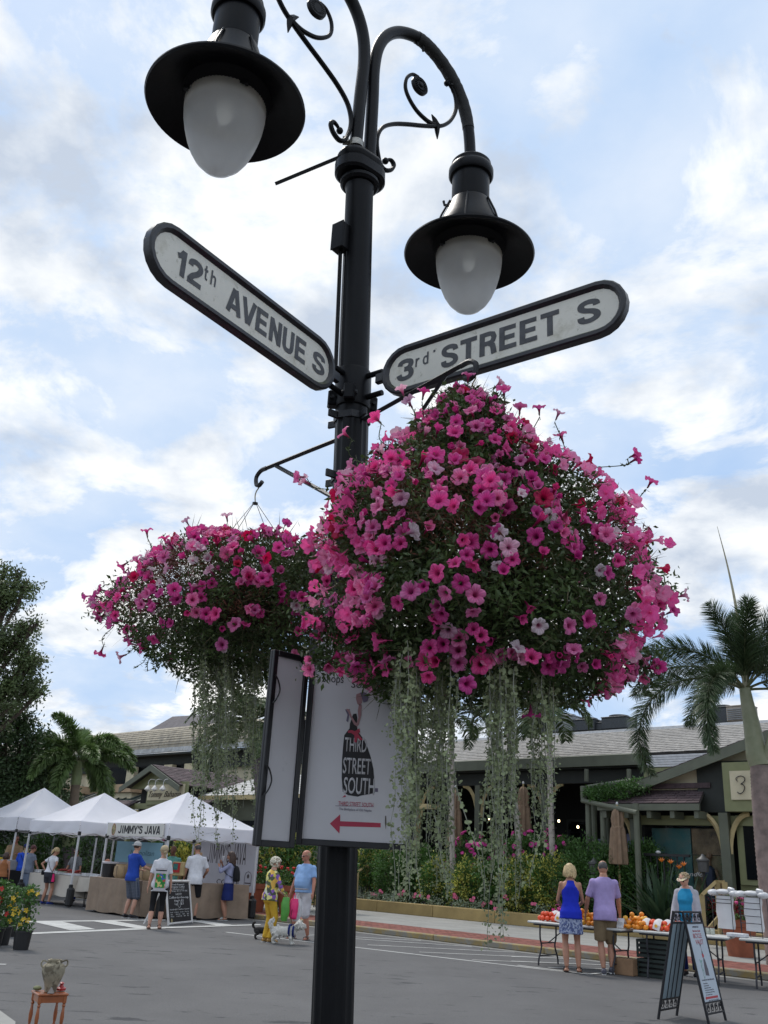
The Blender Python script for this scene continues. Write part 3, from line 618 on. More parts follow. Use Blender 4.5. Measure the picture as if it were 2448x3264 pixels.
def basket(label, hook, prof, cshift, nflow, nback, nleaf, potz, seed, dens_top, brown, wts, wires_to):
    """prof: list of (z, r); cshift(z)-> centre offset"""
    rr = random.Random(seed); g = np.random.default_rng(seed)
    t = thing('hanging_basket', label, 'flower basket', hook)
    Mi = WM[t.name].inverted(); zs = [p[0] for p in prof][::-1]; rs = [p[1] for p in prof][::-1]
    def Rr(z, a): 
        base = np.interp(z, zs, rs)
        return base*(1+.24*mnoise.noise(V((math.cos(a)*1.6, math.sin(a)*1.6, z*2.2+seed)))+.20*mnoise.noise(V((math.cos(a)*4, math.sin(a)*4, z*6+seed))))
    def surf(a, z, k=1.0): c = cshift(z); r = Rr(z, a)*k; return V((hook.x+c[0]+r*math.cos(a), hook.y+c[1]+r*math.sin(a), z))
    zlo, zhi = zs[0], zs[-1]
    # pot, hook and wires
    mb = MB(); hp = hook
    mb.tube(smooth([hp+V((-.006, 0, .012)), hp+V((.008, 0, .010)), hp+V((.010, 0, -.008)), hp+V((0, 0, -.03)), hp+V((-.004, 0, -.055)), hp+V((0, 0, -.09))]), .0032, 6)
    mb.build('hook', mat('hook_brass', (.28, .24, .16), .4, .7), t, True, True)
    c0 = V((hook.x, hook.y, hook.z-.095)); mb = MB(); mb.lathe([(.0, -.004), (.014, -.004), (.014, .004), (0, .004)], 12, Matrix.Translation(c0)); mb.build('wire_ring', irondark, t, False, True)
    cz = cshift(potz)
    for k in range(4):
        a = PI/4+k*PI/2+.2; mb = MB(); e = V((hook.x+cz[0]*.6+.20*math.cos(a), hook.y+cz[1]*.6+.20*math.sin(a), wires_to)); mb.tube([c0+V((.01*math.cos(a), .01*math.sin(a), 0)), e], .0016, 5); mb.build('wire', irondark, t, False, True)
    mb = MB(); Mp = Matrix.Translation(V((hook.x+cz[0]*.6, hook.y+cz[1]*.6, potz)))
    mb.lathe([(.001, -.17), (.09, -.165), (.17, -.12), (.22, -.04), (.235, .03), (.245, .035), (.245, .045), (.225, .04), (.001, .03)], 28, Mp); mb.build('basket_bowl', mat('coir_basket', (.035, .028, .02), .9, 0, .4, 40, .5, 90), t, True, True)
    # flowers
    pts = []; tries = 0
    camdir = V((CAM.x-hook.x, CAM.y-hook.y, 0)).normalized()
    want = nflow+nback; nb = 0
    while len(pts) < want and tries < 60000:
        tries += 1; a = rr.uniform(0, 2*PI); z = zlo+(zhi-zlo)*rr.random()**dens_top
        if rr.random() > np.interp(z, zs, rs)/max(rs)*1.1+.1: continue
        p = surf(a, z, rr.uniform(.95, 1.09)); front = V((math.cos(a), math.sin(a), 0)).dot(camdir)
        if mnoise.noise(V((p.x*5.2+seed, p.y*5.2, p.z*5.2))) < -.22+.25*rr.uniform(-1, 1): continue
        if front < -.25:
            if nb >= nback: continue
            nb += 1
        if any((p-q[0]).length < .027 for q in pts): continue
        pts.append((p, a, z, front))
    pts.sort(key=lambda q: -q[3]); bv = []; stuffv = MB()
    for i, (p, a, z, fr) in enumerate(pts):
        hf = (z-zlo)/(zhi-zlo); nrm = V((math.cos(a), math.sin(a), -.25+1.0*hf**1.5))+V((rr.gauss(0, .50), rr.gauss(0, .50), rr.gauss(0, .42)))
        if rr.random() < .30: nrm += camdir*.8
        u = rr.random(); mi_ = 0; acc = 0
        ww = wts if hf > .35 else (.64, .31, .03, .02, .0)
        for k, wv in enumerate(ww):
            acc += wv
            if u < acc: mi_ = k; break
        q0_ = rr.random(); v_ = 0 if q0_ < .52 else (1 if q0_ < .76 else (2 if q0_ < .90 else 3)); s_ = rr.uniform(.66, 1.04)*(.92 if mi_ == 3 else 1)
        M = Mi @ (Matrix.Translation(p) @ lookrot(nrm, rr.uniform(0, 6.28)) @ Matrix.Diagonal((s_, s_, s_, 1)))
        if i < 246: link(PET[mi_, v_], 'flower', t, M)
        else:
            me = PET[mi_, v_]; stuffv.cur = mi_; stuffv.add([v.co for v in me.vertices], [tuple(pl.vertices) for pl in me.polygons], M)
    if stuffv.v: stuffv.build('flowers', pinks, t, True, fixn=False, kind='stuff')
    # foliage: many small leaves through the outer shell, sparser low down, with stems
    n = nleaf; a = g.uniform(0, 2*PI, n*2); z = zlo-.02+(zhi-zlo+.02)*g.random(n*2)**.95
    rb = np.interp(z, zs, rs); keep = g.random(n*2) < (rb/max(rs))*.85+.1; a, z = a[keep][:n], z[keep][:n]; n = len(a)
    nzz = np.array([.24*mnoise.noise(V((math.cos(a_)*1.6, math.sin(a_)*1.6, z_*2.2+seed)))+.20*mnoise.noise(V((math.cos(a_)*4, math.sin(a_)*4, z_*6+seed))) for a_, z_ in zip(a, z)])
    rad = np.interp(z, zs, rs)*(.96+nzz+.045*g.normal(size=n))*(1-.72*g.random(n)**1.5)
    cs = np.array([cshift(zz) for zz in z]); P = np.stack([hook.x+cs[:, 0]+rad*np.cos(a), hook.y+cs[:, 1]+rad*np.sin(a), z], 1)
    gap = np.array([mnoise.noise(V((p[0]*7, p[1]*7, p[2]*7+seed))) for p in P]); lowk = (z-zlo)/(zhi-zlo)
    P = P[(gap > -.42) | (lowk > .45)]; n = len(P)
    D = np.stack([np.cos(a[:n]), np.sin(a[:n]), np.zeros(n)], 1)*.5+g.normal(size=(n, 3))*.7
    nz_ = np.array([mnoise.noise(V((p[0]*3.5, p[1]*3.5, p[2]*3.5+9))) for p in P])
    hz = (P[:, 2]-zlo)/(zhi-zlo); br = (nz_+g.normal(size=n)*.15 > (.30-brown)) & (hz > .25)
    v1, f1 = leaves(P[~br], D[~br], g.uniform(.014, .036, (~br).sum()), g.uniform(.006, .014, (~br).sum()), .15)
    v2, f2 = leaves(P[br], D[br], g.uniform(.015, .04, br.sum()), g.uniform(.002, .006, br.sum()), .2)
    ns = n//14; ii = g.integers(0, n, ns); v3, f3 = leaves(P[ii], D[ii]+g.normal(size=(ns, 3))*.5, g.uniform(.05, .12, ns), .0028, 0)
    v, f = join_np([(v1, f1), (v2, f2), (v3, f3)]); mi_ = np.concatenate([np.zeros(len(f1)), np.ones(len(f2)), np.full(len(f3), 2)])
    v = v-np.array(hook)[None, :]; me = np_mesh('foliage', v, f, leafg, mi_); o = link(me, 'foliage', t); o['kind'] = 'stuff'
    return t, surf
cwR = lambda z: (np.interp(z, [2.0, 2.4, 2.8, 3.25], [.06, .035, -.025, -.02]), np.interp(z, [2.0, 3.2], [-.02, .0]))
profR = [(3.21, .05), (3.15, .10), (3.06, .19), (2.96, .27), (2.85, .38), (2.72, .48), (2.58, .54), (2.44, .56), (2.32, .565), (2.22, .55), (2.14, .49), (2.08, .42)]
bR, surfR = basket('large near hanging basket of pink petunias mounded to its hook, right of the pole', hookR, profR, cwR, 600, 90, 88000, 2.42, 3, 1.18, .05, (.60, .27, .05, .025, .055), 2.6)
cwL = lambda z: (.02, 0)
profL = [(2.91, .18), (2.88, .37), (2.82, .49), (2.74, .56), (2.65, .605), (2.56, .61), (2.48, .57), (2.40, .50), (2.31, .38)]
bL, surfL = basket('flatter far hanging basket of pink petunias with visible wires, left of the pole', hookL, profL, cwL, 330, 60, 44000, 2.62, 12, .62, .22, (.50, .32, .11, .04, .04), 2.9)
# sprigs that stick out, each with its leaves, and a flower at the tip
def sprig(t, p0, p1, seed, fl=0):
    rr = random.Random(seed); Mi = WM[t.name].inverted(); p0, p1 = V(p0), V(p1); L_ = (p1-p0).length
    mid = (p0+p1)/2+V((rr.gauss(0, .02), rr.gauss(0, .02), -.01)); pts = smooth([p0, mid, p1], 5); mb = MB(); mb.tube(pts, .0018, 4)
    for k in range(int(L_/.006)):
        i = rr.random()*(len(pts)-1); q = pts[int(i)].lerp(pts[min(int(i)+1, len(pts)-1)], i % 1); d = V((rr.gauss(0, 1), rr.gauss(0, 1), rr.gauss(0, .8))).normalized(); s = d.cross(p1-p0).normalized()*.003; l = rr.uniform(.012, .024)
        mb.add([q, q+d*l*.5+s, q+d*l, q+d*l*.5-s], [(0, 1, 2), (0, 2, 3)])
    mb.build('sprig', leafg[0], t, False, True, fixn=False)
    for k in range(fl):
        q = pts[-1-k*4]; d = (p1-p0).normalized()+V((rr.gauss(0, .5), rr.gauss(0, .5)-.4, rr.gauss(0, .3))); s_ = rr.uniform(.8, 1)
        link(PET[rr.choice((0, 1, 0, 2)), rr.choice((0, 1))], 'flower', t, Mi @ (Matrix.Translation(q+d.normalized()*.04) @ lookrot(d) @ Matrix.Diagonal((s_, s_, s_, 1))))
k = 0
for (a, b, Y, fl) in (((1800, 1480), (1768, 1345), 3.1, 2), ((1900, 1490), (2000, 1462), 3.05, 2), ((1585, 1330), (1572, 1240), 3.15, 1), ((1600, 1310), (1608, 1268), 3.12, 1), ((1440, 1340), (1452, 1262), 3.1, 2), ((1330, 1370), (1290, 1270), 2.95, 2), ((1370, 1360), (1345, 1280), 2.95, 1),
                      ((2020, 1900), (2150, 1905), 3.1, 1), ((1700, 1420), (1720, 1330), 3.1, 1), ((1640, 1390), (1655, 1325), 3.1, 1), ((1250, 1430), (1215, 1350), 3.0, 1), ((1160, 1480), (1120, 1400), 3.0, 1), ((1990, 1620), (2060, 1560), 3.1, 1), ((1500, 1300), (1490, 1225), 3.15, 1), ((2000, 1990), (2120, 1960), 3.05, 2), ((1050, 1560), (975, 1520), 3.2, 2), ((1900, 2170), (1990, 2190), 3.0, 0), ((1700, 2180), (1690, 2240), 2.9, 1), ((1380, 2060), (1370, 2130), 2.75, 1), ((1480, 2120), (1475, 2175), 2.72, 1)):
    k += 1; sprig(bR, AT(*a, Y), AT(*b, Y-.03), k, fl)
for (a, b, Y, fl) in (((470, 2060), (425, 2130), 4.3, 0), ((440, 2030), (405, 2085), 4.3, 1), ((600, 1730), (605, 1680), 4.2, 1), ((730, 1710), (725, 1665), 4.2, 1), ((530, 1735), (528, 1700), 4.3, 0), ((900, 1710), (905, 1680), 4.2, 1), ((360, 2000), (330, 2060), 4.3, 1), ((480, 1740), (470, 1715), 4.2, 1), ((560, 2040), (590, 2110), 4.2, 0), ((500, 2060), (470, 2140), 4.2, 0)):
    k += 1; sprig(bL, AT(*a, Y), AT(*b, Y-.03), k, fl)
# looser clumps that break the mound's outline: leaves and blooms of their own
def clump(t, px, py, Y, r, nf, nl, seed):
    rr = random.Random(seed); g = np.random.default_rng(seed); c = AT(px, py, Y); Mi = WM[t.name].inverted(); camd_ = (CAM-c).normalized()
    P = np.array(c)+g.normal(size=(nl, 3))*np.array([r, r*.8, r])*.5; v, f = leaves(P, g.normal(size=(nl, 3)), g.uniform(.014, .034, nl), g.uniform(.006, .013, nl), .15)
    o = link(np_mesh('foliage', v-np.array(WM[t.name].translation)[None, :], f, leafg[0]), 'foliage', t); o['kind'] = 'stuff'
    for i in range(nf):
        d = V((rr.gauss(0, 1), rr.gauss(0, 1), rr.gauss(0, 1))).normalized(); d = (d+camd_*.9).normalized(); p = c+V((d.x*r, d.y*r*.8, d.z*r))*rr.uniform(.7, 1.05); s_ = rr.uniform(.7, 1.0)
        link(PET[rr.choice((0, 0, 0, 1, 1, 2)), rr.choice((0, 0, 1, 2))], 'flower', t, Mi @ (Matrix.Translation(p) @ lookrot(d+V((rr.gauss(0, .4), rr.gauss(0, .4), rr.gauss(0, .3))), rr.uniform(0, 6)) @ Matrix.Diagonal((s_, s_, s_, 1))))
for a_ in ((1065, 1985, 3.05, .10, 9, 700), (1030, 2100, 3.05, .065, 5, 350), (1160, 2080, 2.95, .08, 5, 500), (2075, 1880, 3.1, .09, 7, 450), (2050, 2130, 3.1, .08, 6, 380), (1440, 1275, 3.1, .06, 4, 260), (1570, 1290, 3.12, .05, 3, 240)): clump(bR, *a_, int(a_[0]))
for a_ in ((955, 1900, 4.05, .12, 9, 700), (345, 1930, 4.3, .09, 6, 420), (985, 1800, 4.1, .10, 7, 600)): clump(bL, *a_, int(a_[0]))
# trailing silver vines
def vine(t, px, pyt, pyb, Y, seed, drift=0):
    rr = random.Random(seed); top = AT(px, pyt, Y); bot = AT(px+drift, pyb, Y)
    g = np.random.default_rng(seed); L_ = (top-bot).length; n = max(6, int(L_/.04)); pts = []; ox = oy = 0
    for i in range(n+1):
        f = i/n; ox = ox*.97+rr.gauss(0, .0042); oy = oy*.97+rr.gauss(0, .0042); pts.append(top.lerp(bot, f)+V((ox, oy, 0)))
    mb = MB(); mb.tube(pts, [.0016-.0008*i/n for i in range(n+1)], 4, False)
    A = np.array([tuple(p) for p in pts]); k = int(L_/.0043); u = np.sort(g.random(k))*n; i0 = np.minimum(u.astype(int), n-1); P = A[i0]+(A[i0+1]-A[i0])*(u-i0)[:, None]
    ang = g.uniform(0, 2*PI, k); out = np.stack([np.cos(ang), np.sin(ang), g.uniform(-.5, .4, k)], 1); pet = (.004+.017*g.random(k)**1.6)[:, None]; C = P+out*pet
    N_ = unit(out*.5+g.normal(size=(k, 3))*.55+np.array([0, -.35, .3])); X = unit(np.cross(N_, g.normal(size=(k, 3)))); Yv = np.cross(N_, X); r = (g.uniform(.0034, .0085, k)*(1.1-.45*u/n))[:, None]
    ring = []; m = 7
    for j in range(m):
        a = 2*PI*j/m; rad = .55 if j == 0 else 1.0; ring.append(C+(X*math.cos(a)*rad+Yv*math.sin(a))*r+N_*r*.25)
    v = np.stack([C]+ring, 1).reshape(-1, 3); kk = np.arange(k)[:, None]*(m+1)
    f = np.concatenate([kk+[[0, 1+j, 1+(j+1) % m]] for j in range(m)], 1).reshape(-1, 3)
    off = len(mb.v); allv = np.concatenate([np.array(mb.v), v]); q = np.array([tuple(x) for x in mb.f]); tri = np.concatenate([q[:, [0, 1, 2]], q[:, [0, 2, 3]]])
    allf = np.concatenate([tri, f+off]); mi_ = np.concatenate([np.ones(len(tri)), np.zeros(len(f))])
    me = np_mesh('trailing_vine', allv-np.array(WM[t.name].translation)[None, :], allf, [silver, silver2], mi_); link(me, 'trailing_vine', t)
k = 100
for (xa, xb, yt, yb0, yb1, n, Y0, Y1) in ((1275, 1340, 2060, 2560, 2880, 13, 2.75, 3.1), (1230, 1290, 2080, 2350, 2600, 4, 2.75, 3.0), (1340, 1400, 2020, 2400, 2700, 7, 2.9, 3.4), (1385, 1460, 2060, 2500, 2880, 12, 2.75, 3.15),
                                          (1560, 1650, 2080, 2560, 2900, 17, 2.7, 3.1), (1570, 1630, 2100, 2850, 3030, 6, 2.7, 2.9), (1690, 1745, 2140, 2500, 2740, 10, 2.75, 3.1), (1470, 1550, 2080, 2180, 2380, 3, 2.9, 3.3), (1250, 1330, 2060, 2780, 2900, 3, 2.7, 2.85)):
    for i in range(n):
        k += 1; rr = random.Random(k); vine(bR, (xa+xb)/2+rr.gauss(0, (xb-xa)*.24), yt+rr.uniform(-20, 60), rr.uniform(yb0, yb1), rr.uniform(Y0, Y1), k, rr.gauss(0, 14))
vine(bR, 1450, 2500, 2840, 2.75, 991, 100); vine(bR, 1380, 2600, 2870, 2.75, 992, 40); vine(bR, 1745, 2560, 2830, 2.8, 993, -50)
for (xa, xb, yt, yb0, yb1, n, Y0, Y1) in ((622, 692, 1990, 2380, 2660, 19, 4.0, 4.45), (697, 775, 1990, 2380, 2640, 19, 4.0, 4.5), (782, 842, 2000, 2250, 2680, 14, 4.0, 4.45), (840, 880, 2000, 2050, 2120, 4, 4.0, 4.3), (640, 840, 2000, 2540, 2720, 6, 3.95, 4.2)):
    for i in range(n):
        k += 1; rr = random.Random(k); vine(bL, (xa+xb)/2+rr.gauss(0, (xb-xa)*.27), yt+rr.uniform(-20, 60), rr.uniform(yb0, yb1), rr.uniform(Y0, Y1), k, rr.gauss(0, 16))
# ================================================================ ground, road, pavement
asph = mat('asphalt', (.112, .110, .110), .88, 0, .10, .55, .35, 120, .3); dirt(asph, .50, .66, (.150, .146, .142), 55); dirt(asph, .55, .68, (.062, .061, .062), 38); dirt(asph, .46, .70, (.092, .090, .090), .45, (1, .6, 1)); dirt(asph, .595, .625, (.050, .050, .053), 2.3, (.45, 1.3, 1))
whitep = mat('road_paint_white', (.46, .46, .44), .8, 0, .15, 3); dirt(whitep, .55, .7, (.26, .26, .26), 9); dirt(whitep, .60, .66, (.17, .17, .17), 60)
concr = mat('concrete_pavement', (.30, .295, .275), .9, 0, .12, 1.2, .25, 90, .3, rnd=.06); dirt(concr, .58, .75, (.20, .195, .18), 3)
brickm = mat('brick_paving', (.23, .075, .055), .85, 0, .25, 4, 0); dirt(brickm, .58, .75, (.13, .05, .04), 7)
kerbm = mat('kerb_yellow_worn', (.29, .215, .09), .85, 0, .2, 2); dirt(kerbm, .44, .58, (.23, .215, .18), 5)
gutm = mat('gutter_concrete', (.20, .195, .18), .9, 0, .2, 2)
mb = MB(); mb.add([(-600, -300, -.02), (600, -300, -.02), (600, 900, -.02), (-600, 900, -.02)], [(0, 1, 2, 3)]); struct('ground', mb, mat('far_ground', (.11, .12, .08), .9))
mb = MB(); mb.add([tuple(S(-150, -.4)), tuple(S(60, -.4)), tuple(S(60, -60)), tuple(S(-150, -60))], [(0, 1, 2, 3)]); struct('road', mb, asph)
def flatpoly(mb, pts, z): mb.add([(p[0], p[1], z) for p in pts], [tuple(range(len(pts)))])
mb = MB()
def gl_(a, b, w_, z=.004, m_=None):
    a, b = G(*a), G(*b); d = (b-a).normalized(); n_ = V((-d.y, d.x, 0))*w_/2; flatpoly(m_ or mb, [a-n_, b-n_, b+n_, a+n_], z)
c8 = lambda x, y: (1100+x*.4219, 2600+y*.4219); c2 = lambda x, y: (x*.3014, 2600+y*.3014); c3 = lambda x, y: (300+x*.2411, 2600+y*.2411); c6 = lambda x, y: (1650+x*.481, 2650+y*.481)
struct('gutter', (lambda g_: (g_.add([tuple(S(-150, -.85, .004)), tuple(S(60, -.85, .004)), tuple(S(60, -.45, .004)), tuple(S(-150, -.45, .004))], [(0, 1, 2, 3)]), g_)[1])(MB()), gutm)
for ri, (a, b, w_) in enumerate(((c8(-900, 880), c8(1655, 1180), .10), (c8(-300, 895), c8(575, 945), .09), (c8(-300, 905), c8(955, 990), .09), (c8(170, 977), c8(1280, 1033), .09), (c8(560, 1032), c8(1700, 1083), .09), (c8(960, 1092), c8(1700, 1120), .09), (c6(-40, 832), c6(355, 845), .09), (c6(-40, 862), c6(600, 888), .09), (c6(0, 890), c6(470, 950), .10), (c6(470, 950), c6(640, 934), .09), (c6(200, 905), c6(600, 915), .07))):
    o = MB(); gl_(a, b, w_, .0025+.0008*ri, o); struct('road_marking', o, whitep)
mkz = [.0028]
for pts in ([c2(250, 1116), c2(1750, 1098), c2(1750, 1109), c2(250, 1128)], [c2(250, 1242), c2(1750, 1178), c2(1750, 1196), c2(250, 1258)], [c2(360, 1127), c2(650, 1122), c2(1010, 1203), c2(740, 1214)], [c2(980, 1119), c2(1210, 1116), c2(1640, 1194), c2(1480, 1200)],
            [c3(1250, 1395), c3(1420, 1390), c3(1900, 1460), c3(1700, 1470)], [c3(740, 1482), c3(2200, 1440), c3(2200, 1452), c3(740, 1500)]):
    o = MB(); mkz[0] += .0012; flatpoly(o, [G(*p) for p in pts], mkz[0]); struct('road_marking', o, whitep)
o = MB(); gl_((-30, 3073), (19, 3075), .1, .005, o); struct('road_marking', o, whitep)
pv = MB(); pv.box((0, 0, 0), (1, 1, .12))
# near corner of our own pavement, bottom left
mb = MB(); a = G(-40, 3200); b = G(48, 3264); mb.add([(a.x, a.y, .02), (b.x, b.y, .02), (b.x+.4, b.y-1.2, .02), (b.x-2, b.y-2, .02), (a.x-2, a.y+.4, .02)], [(0, 1, 2, 3, 4)]); struct('near_pavement', mb, concr)
kerb_me = MB().box((0, 0, .065), (2.992, .16, .13), None, .02).mesh('kerb_stone', kerbm)
slab_me = MB().box((0, 0, .065), (1.79, 2.27, .13), None, .006).mesh('paving_slab', concr)
base = MB(); a, b, c, d = S(-120, -.36, .02), S(60, -.36, .02), S(60, 40, .02), S(-120, 40, .02); base.add([tuple(x) for x in (a, b, c, d)], [(0, 1, 2, 3)])
swalk = struct('pavement', base, gutm); kobj = struct('kerb', MB().add([tuple(S(-120, -.44, .008)), tuple(S(60, -.44, .008)), tuple(S(60, -.365, .008)), tuple(S(-120, -.365, .008))], [(0, 1, 2, 3)]), gutm)
for i in range(-16, 10): link(kerb_me, 'kerb_stone', kobj, Matrix.Translation(S(i*3+1.5, -.455)) @ Matrix.Rotation(UANG, 4, 'Z'))
for i in range(-20, 12):
    for j in range(2): link(slab_me, 'paving_slab', swalk, Matrix.Translation(S(i*1.8+.9, 1.29+1.15+j*2.29)) @ Matrix.Rotation(UANG, 4, 'Z'))
bs = MB(); g = random.Random(5)
for i in range(-120, 150):                       # herringbone-sized pavers, joined: too small to tell apart at this distance
    for j in range(15):
        s0 = i*.21+(.105 if j % 2 else 0); hh = .127+g.uniform(-.003, .003); p = [S(s0+.004, -.368+j*.1105, hh), S(s0+.206, -.368+j*.1105, hh), S(s0+.206, -.368+j*.1105+.105, hh), S(s0+.004, -.368+j*.1105+.105, hh)]
        bs.add([tuple(q) for q in p], [(0, 1, 2, 3)])
o = bs.build('brick_strip', brickm, None, fixn=False); o['kind'] = 'stuff'
bb_ = MB(); bb_.add([tuple(S(-26, -.37, .12)), tuple(S(32, -.37, .12)), tuple(S(32, 1.29, .12)), tuple(S(-26, 1.29, .12))], [(0, 1, 2, 3)]); struct('brick_bed', bb_, mat('joint_sand', (.10, .07, .06), .95))

# ================================================================ roofs with real shingles
def shingle_roof(par, a, b, c, d, dz, wdt, m, under, nparts=300, seed=1, name='shingle'):
    """quad a,b (eave left,right) c,d (ridge right,left); shingles are parts, the far remainder joined"""
    a, b, c, d = map(V, (a, b, c, d)); g = random.Random(seed); n = (b-a).cross(d-a).normalized()
    if n.z < 0: n = -n
    mb = MB(); mb.slab(a-n*.01, b-n*.01, c-n*.01, d-n*.01, .05); mb.build('roof_deck', under, par, False, True)
    rows = max(1, round(((d-a).length+(c-b).length)/2/dz)); its = []
    for r in range(rows):
        l0 = a.lerp(d, r/rows); r0 = b.lerp(c, r/rows); l1 = a.lerp(d, min(1, (r+1.12)/rows)); r1 = b.lerp(c, min(1, (r+1.12)/rows)); L_ = (r0-l0).length
        if L_ < .05: continue
        k = max(1, int(L_/wdt)); e = [0]+sorted(min(.999, max(.001, (i+g.uniform(-.12, .12)+(.5 if r % 2 else 0))/k)) for i in range(1, k))+[1]
        for i in range(len(e)-1):
            u0, u1 = e[i], e[i+1]
            if (u1-u0)*L_ < .03: continue
            gp = .008/L_; q = [l0.lerp(r0, u0+gp), l0.lerp(r0, u1-gp), l1.lerp(r1, u1-gp), l1.lerp(r1, u0+gp)]
            lift = .022+g.uniform(0, .008); q[0] = q[0]+n*lift-(d-a).normalized()*g.uniform(0, .02); q[1] = q[1]+n*lift-(d-a).normalized()*g.uniform(0, .02); q[2] = q[2]+n*.006; q[3] = q[3]+n*.006
            its.append(q)
    its.sort(key=lambda q: (q[0]-CAM).length); Mi = WM[par.name].inverted(); rest = MB()
    for i, q in enumerate(its):
        if i < nparts:
            c0 = (q[0]+q[2])/2; mb = MB(); mb.slab(*q, .018); me_ = mb
            me_.v = [tuple(V(p)-c0) for p in me_.v]; me = me_.mesh(name, m); link(me, name, par, Mi @ Matrix.Translation(c0))
        else: rest.slab(*q, .018)
    if rest.v: o = rest.build(name+'s', m, par, False, True, fixn=False); o['kind'] = 'stuff'
    return n
grn = mat('sage_green_paint', (.115, .125, .088), .6, 0, .12, 2); grn2 = mat('olive_green_paint', (.20, .21, .10), .6, 0, .12, 2); cream = mat('cream_stucco', (.55, .49, .34), .8, 0, .1, 2.5); dirt(cream, .62, .75, (.40, .33, .22), 8)
tanp = mat('tan_bracket_paint', (.48, .38, .19), .6, 0, .12, 4); shgrey = mat('weathered_grey_shake', (.28, .265, .245), .9, 0, .25, 9, .3, 50, rnd=.22); shbrown = mat('brown_shingle', (.085, .058, .062), .85, 0, .3, 9, .3, 60, rnd=.25)
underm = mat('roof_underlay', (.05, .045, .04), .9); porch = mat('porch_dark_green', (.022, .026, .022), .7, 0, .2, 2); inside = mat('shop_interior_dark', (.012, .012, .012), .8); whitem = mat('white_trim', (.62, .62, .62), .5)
glassd = mat('dark_window_glass', (.02, .025, .028), .06, 0, .2, 1, spec=.8); teal = mat('teal_display', (.12, .42, .44), .6, 0, .5, 2, col2=(.18, .24, .20)); brownd = mat('brown_display', (.24, .15, .08), .6, 0, .6, 3); wood = mat('yellow_pine_wood', (.33, .25, .115), .7, 0, .15, 5)
warm = mat('warm_lamp', (1, .8, .5), .4, emit=(1, .72, .4, 6)); railm = mat('black_railing', (.012, .012, .012), .5)
def bx(par, name, m, s0, s1, t0, t1, z0, z1, bev=0, **k):
    """box given in street coordinates"""
    o = S((s0+s1)/2, (t0+t1)/2, (z0+z1)/2); mb = MB(); mb.box((0, 0, 0), (abs(s1-s0), abs(t1-t0), abs(z1-z0)), Matrix.Translation(o) @ Matrix.Rotation(UANG, 4, 'Z'), bev)
    return mb.build(name, m, par, False, True, **k)
def braces(par, m, s, t, z, r=.62, w_=.09, sides=(-1, 1), zl=1.1):
    for sg in sides:
        pts = []
        for i in range(9):
            a = PI/2*i/8; pts.append(S(s+sg*(.10+r*(1-math.cos(a))), t, z-zl+zl*math.sin(a)))
        mb = MB(); mb.tube(pts, .055, 4, True, None, (1, 1.3, (0, 0, 1))); mb.build('curved_brace', m, par, False, True)
# ---- long porch building on the right
A_ = thing('shop_building', 'long low shop with grey shake roof and deep dark porch behind the hedge', 'building', S(-2, 12))
s0, s1 = -10.0, 22.0
shingle_roof(A_, S(s0, 9.0, 5.27), S(s1, 9.0, 5.27), S(s1, 12.9, 6.62), S(s0, 12.9, 6.62), .29, .42, shgrey, underm, 300, 4)
bx(A_, 'ridge_flashing', whitem, s0, s1, 12.85, 12.97, 6.60, 6.70)
mb = MB(); pr = [(0, 0), (.0, .33), (.05, .36), (.16, .34), (.18, 0)]; pts0 = [S(s0, 8.86+u, 4.91+z) for u, z in pr]; pts1 = [S(3.3, 8.86+u, 4.91+z) for u, z in pr]; k = len(pr)
mb.add([tuple(p) for p in pts0+pts1], [(i, (i+1) % k, k+(i+1) % k, k+i) for i in range(k)]+[tuple(range(k)), tuple(range(k, 2*k))]); mb.build('eave_fascia', grn, A_, False, True)
for i in range(5): bx(A_, 'louvre_board', whitem, 3.5, 6.4, 8.95-.012*i, 9.0, 5.20-.075*(i+1), 5.20-.075*i-.012)
bx(A_, 'eave_beam', grn2, 3.4, 12, 8.9, 9.0, 4.50, 4.80)
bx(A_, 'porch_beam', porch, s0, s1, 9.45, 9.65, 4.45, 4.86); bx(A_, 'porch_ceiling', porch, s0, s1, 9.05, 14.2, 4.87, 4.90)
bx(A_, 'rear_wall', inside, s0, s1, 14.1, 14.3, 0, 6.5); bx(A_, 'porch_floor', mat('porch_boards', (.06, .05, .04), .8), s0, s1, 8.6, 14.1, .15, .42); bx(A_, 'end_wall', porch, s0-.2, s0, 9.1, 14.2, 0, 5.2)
bx(A_, 'rear_roof', underm, s0, s1, 13.0, 22, 6.30, 6.42)
for s in (-9.2, -6.35, -3.5, -.65, 2.2):
    o = bx(A_, 'porch_column', grn, s-.11, s+.11, 9.42, 9.64, .42, 4.45); braces(A_, tanp, s, 9.53, 4.45)
for s in (-8.2, -7.0, -4.9, -2.0, -.2, 1.2):
    o = bx(A_, 'window_frame', porch, s-.62, s+.62, 13.9, 14.05, .9, 3.6)
    pz = bx(o, 'pane', glassd, s-.52, s+.52, 13.86, 13.895, 1.0, 3.5)
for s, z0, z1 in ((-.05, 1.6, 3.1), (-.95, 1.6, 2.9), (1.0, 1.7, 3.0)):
    o = bx(A_, 'window_reflection_panel' if False else 'painted_reflection', mat('window_sky_blue', (.12, .13, .25), .3, 0, .5, 2), s-.42, s+.42, 13.80, 13.85, z0, z1)  # blue panels before the panes: reflected sky put into their colour
for px, py in ((1781, 2617), (1842, 2636), (1560, 2610)):
    p = W(px, py, 12.5); mb = MB(); mb.ell((0, 0, 0), (.045, .045, .055), 8, 6, Matrix.Translation(p)); mb.build('porch_lamp', warm, A_, True, True)
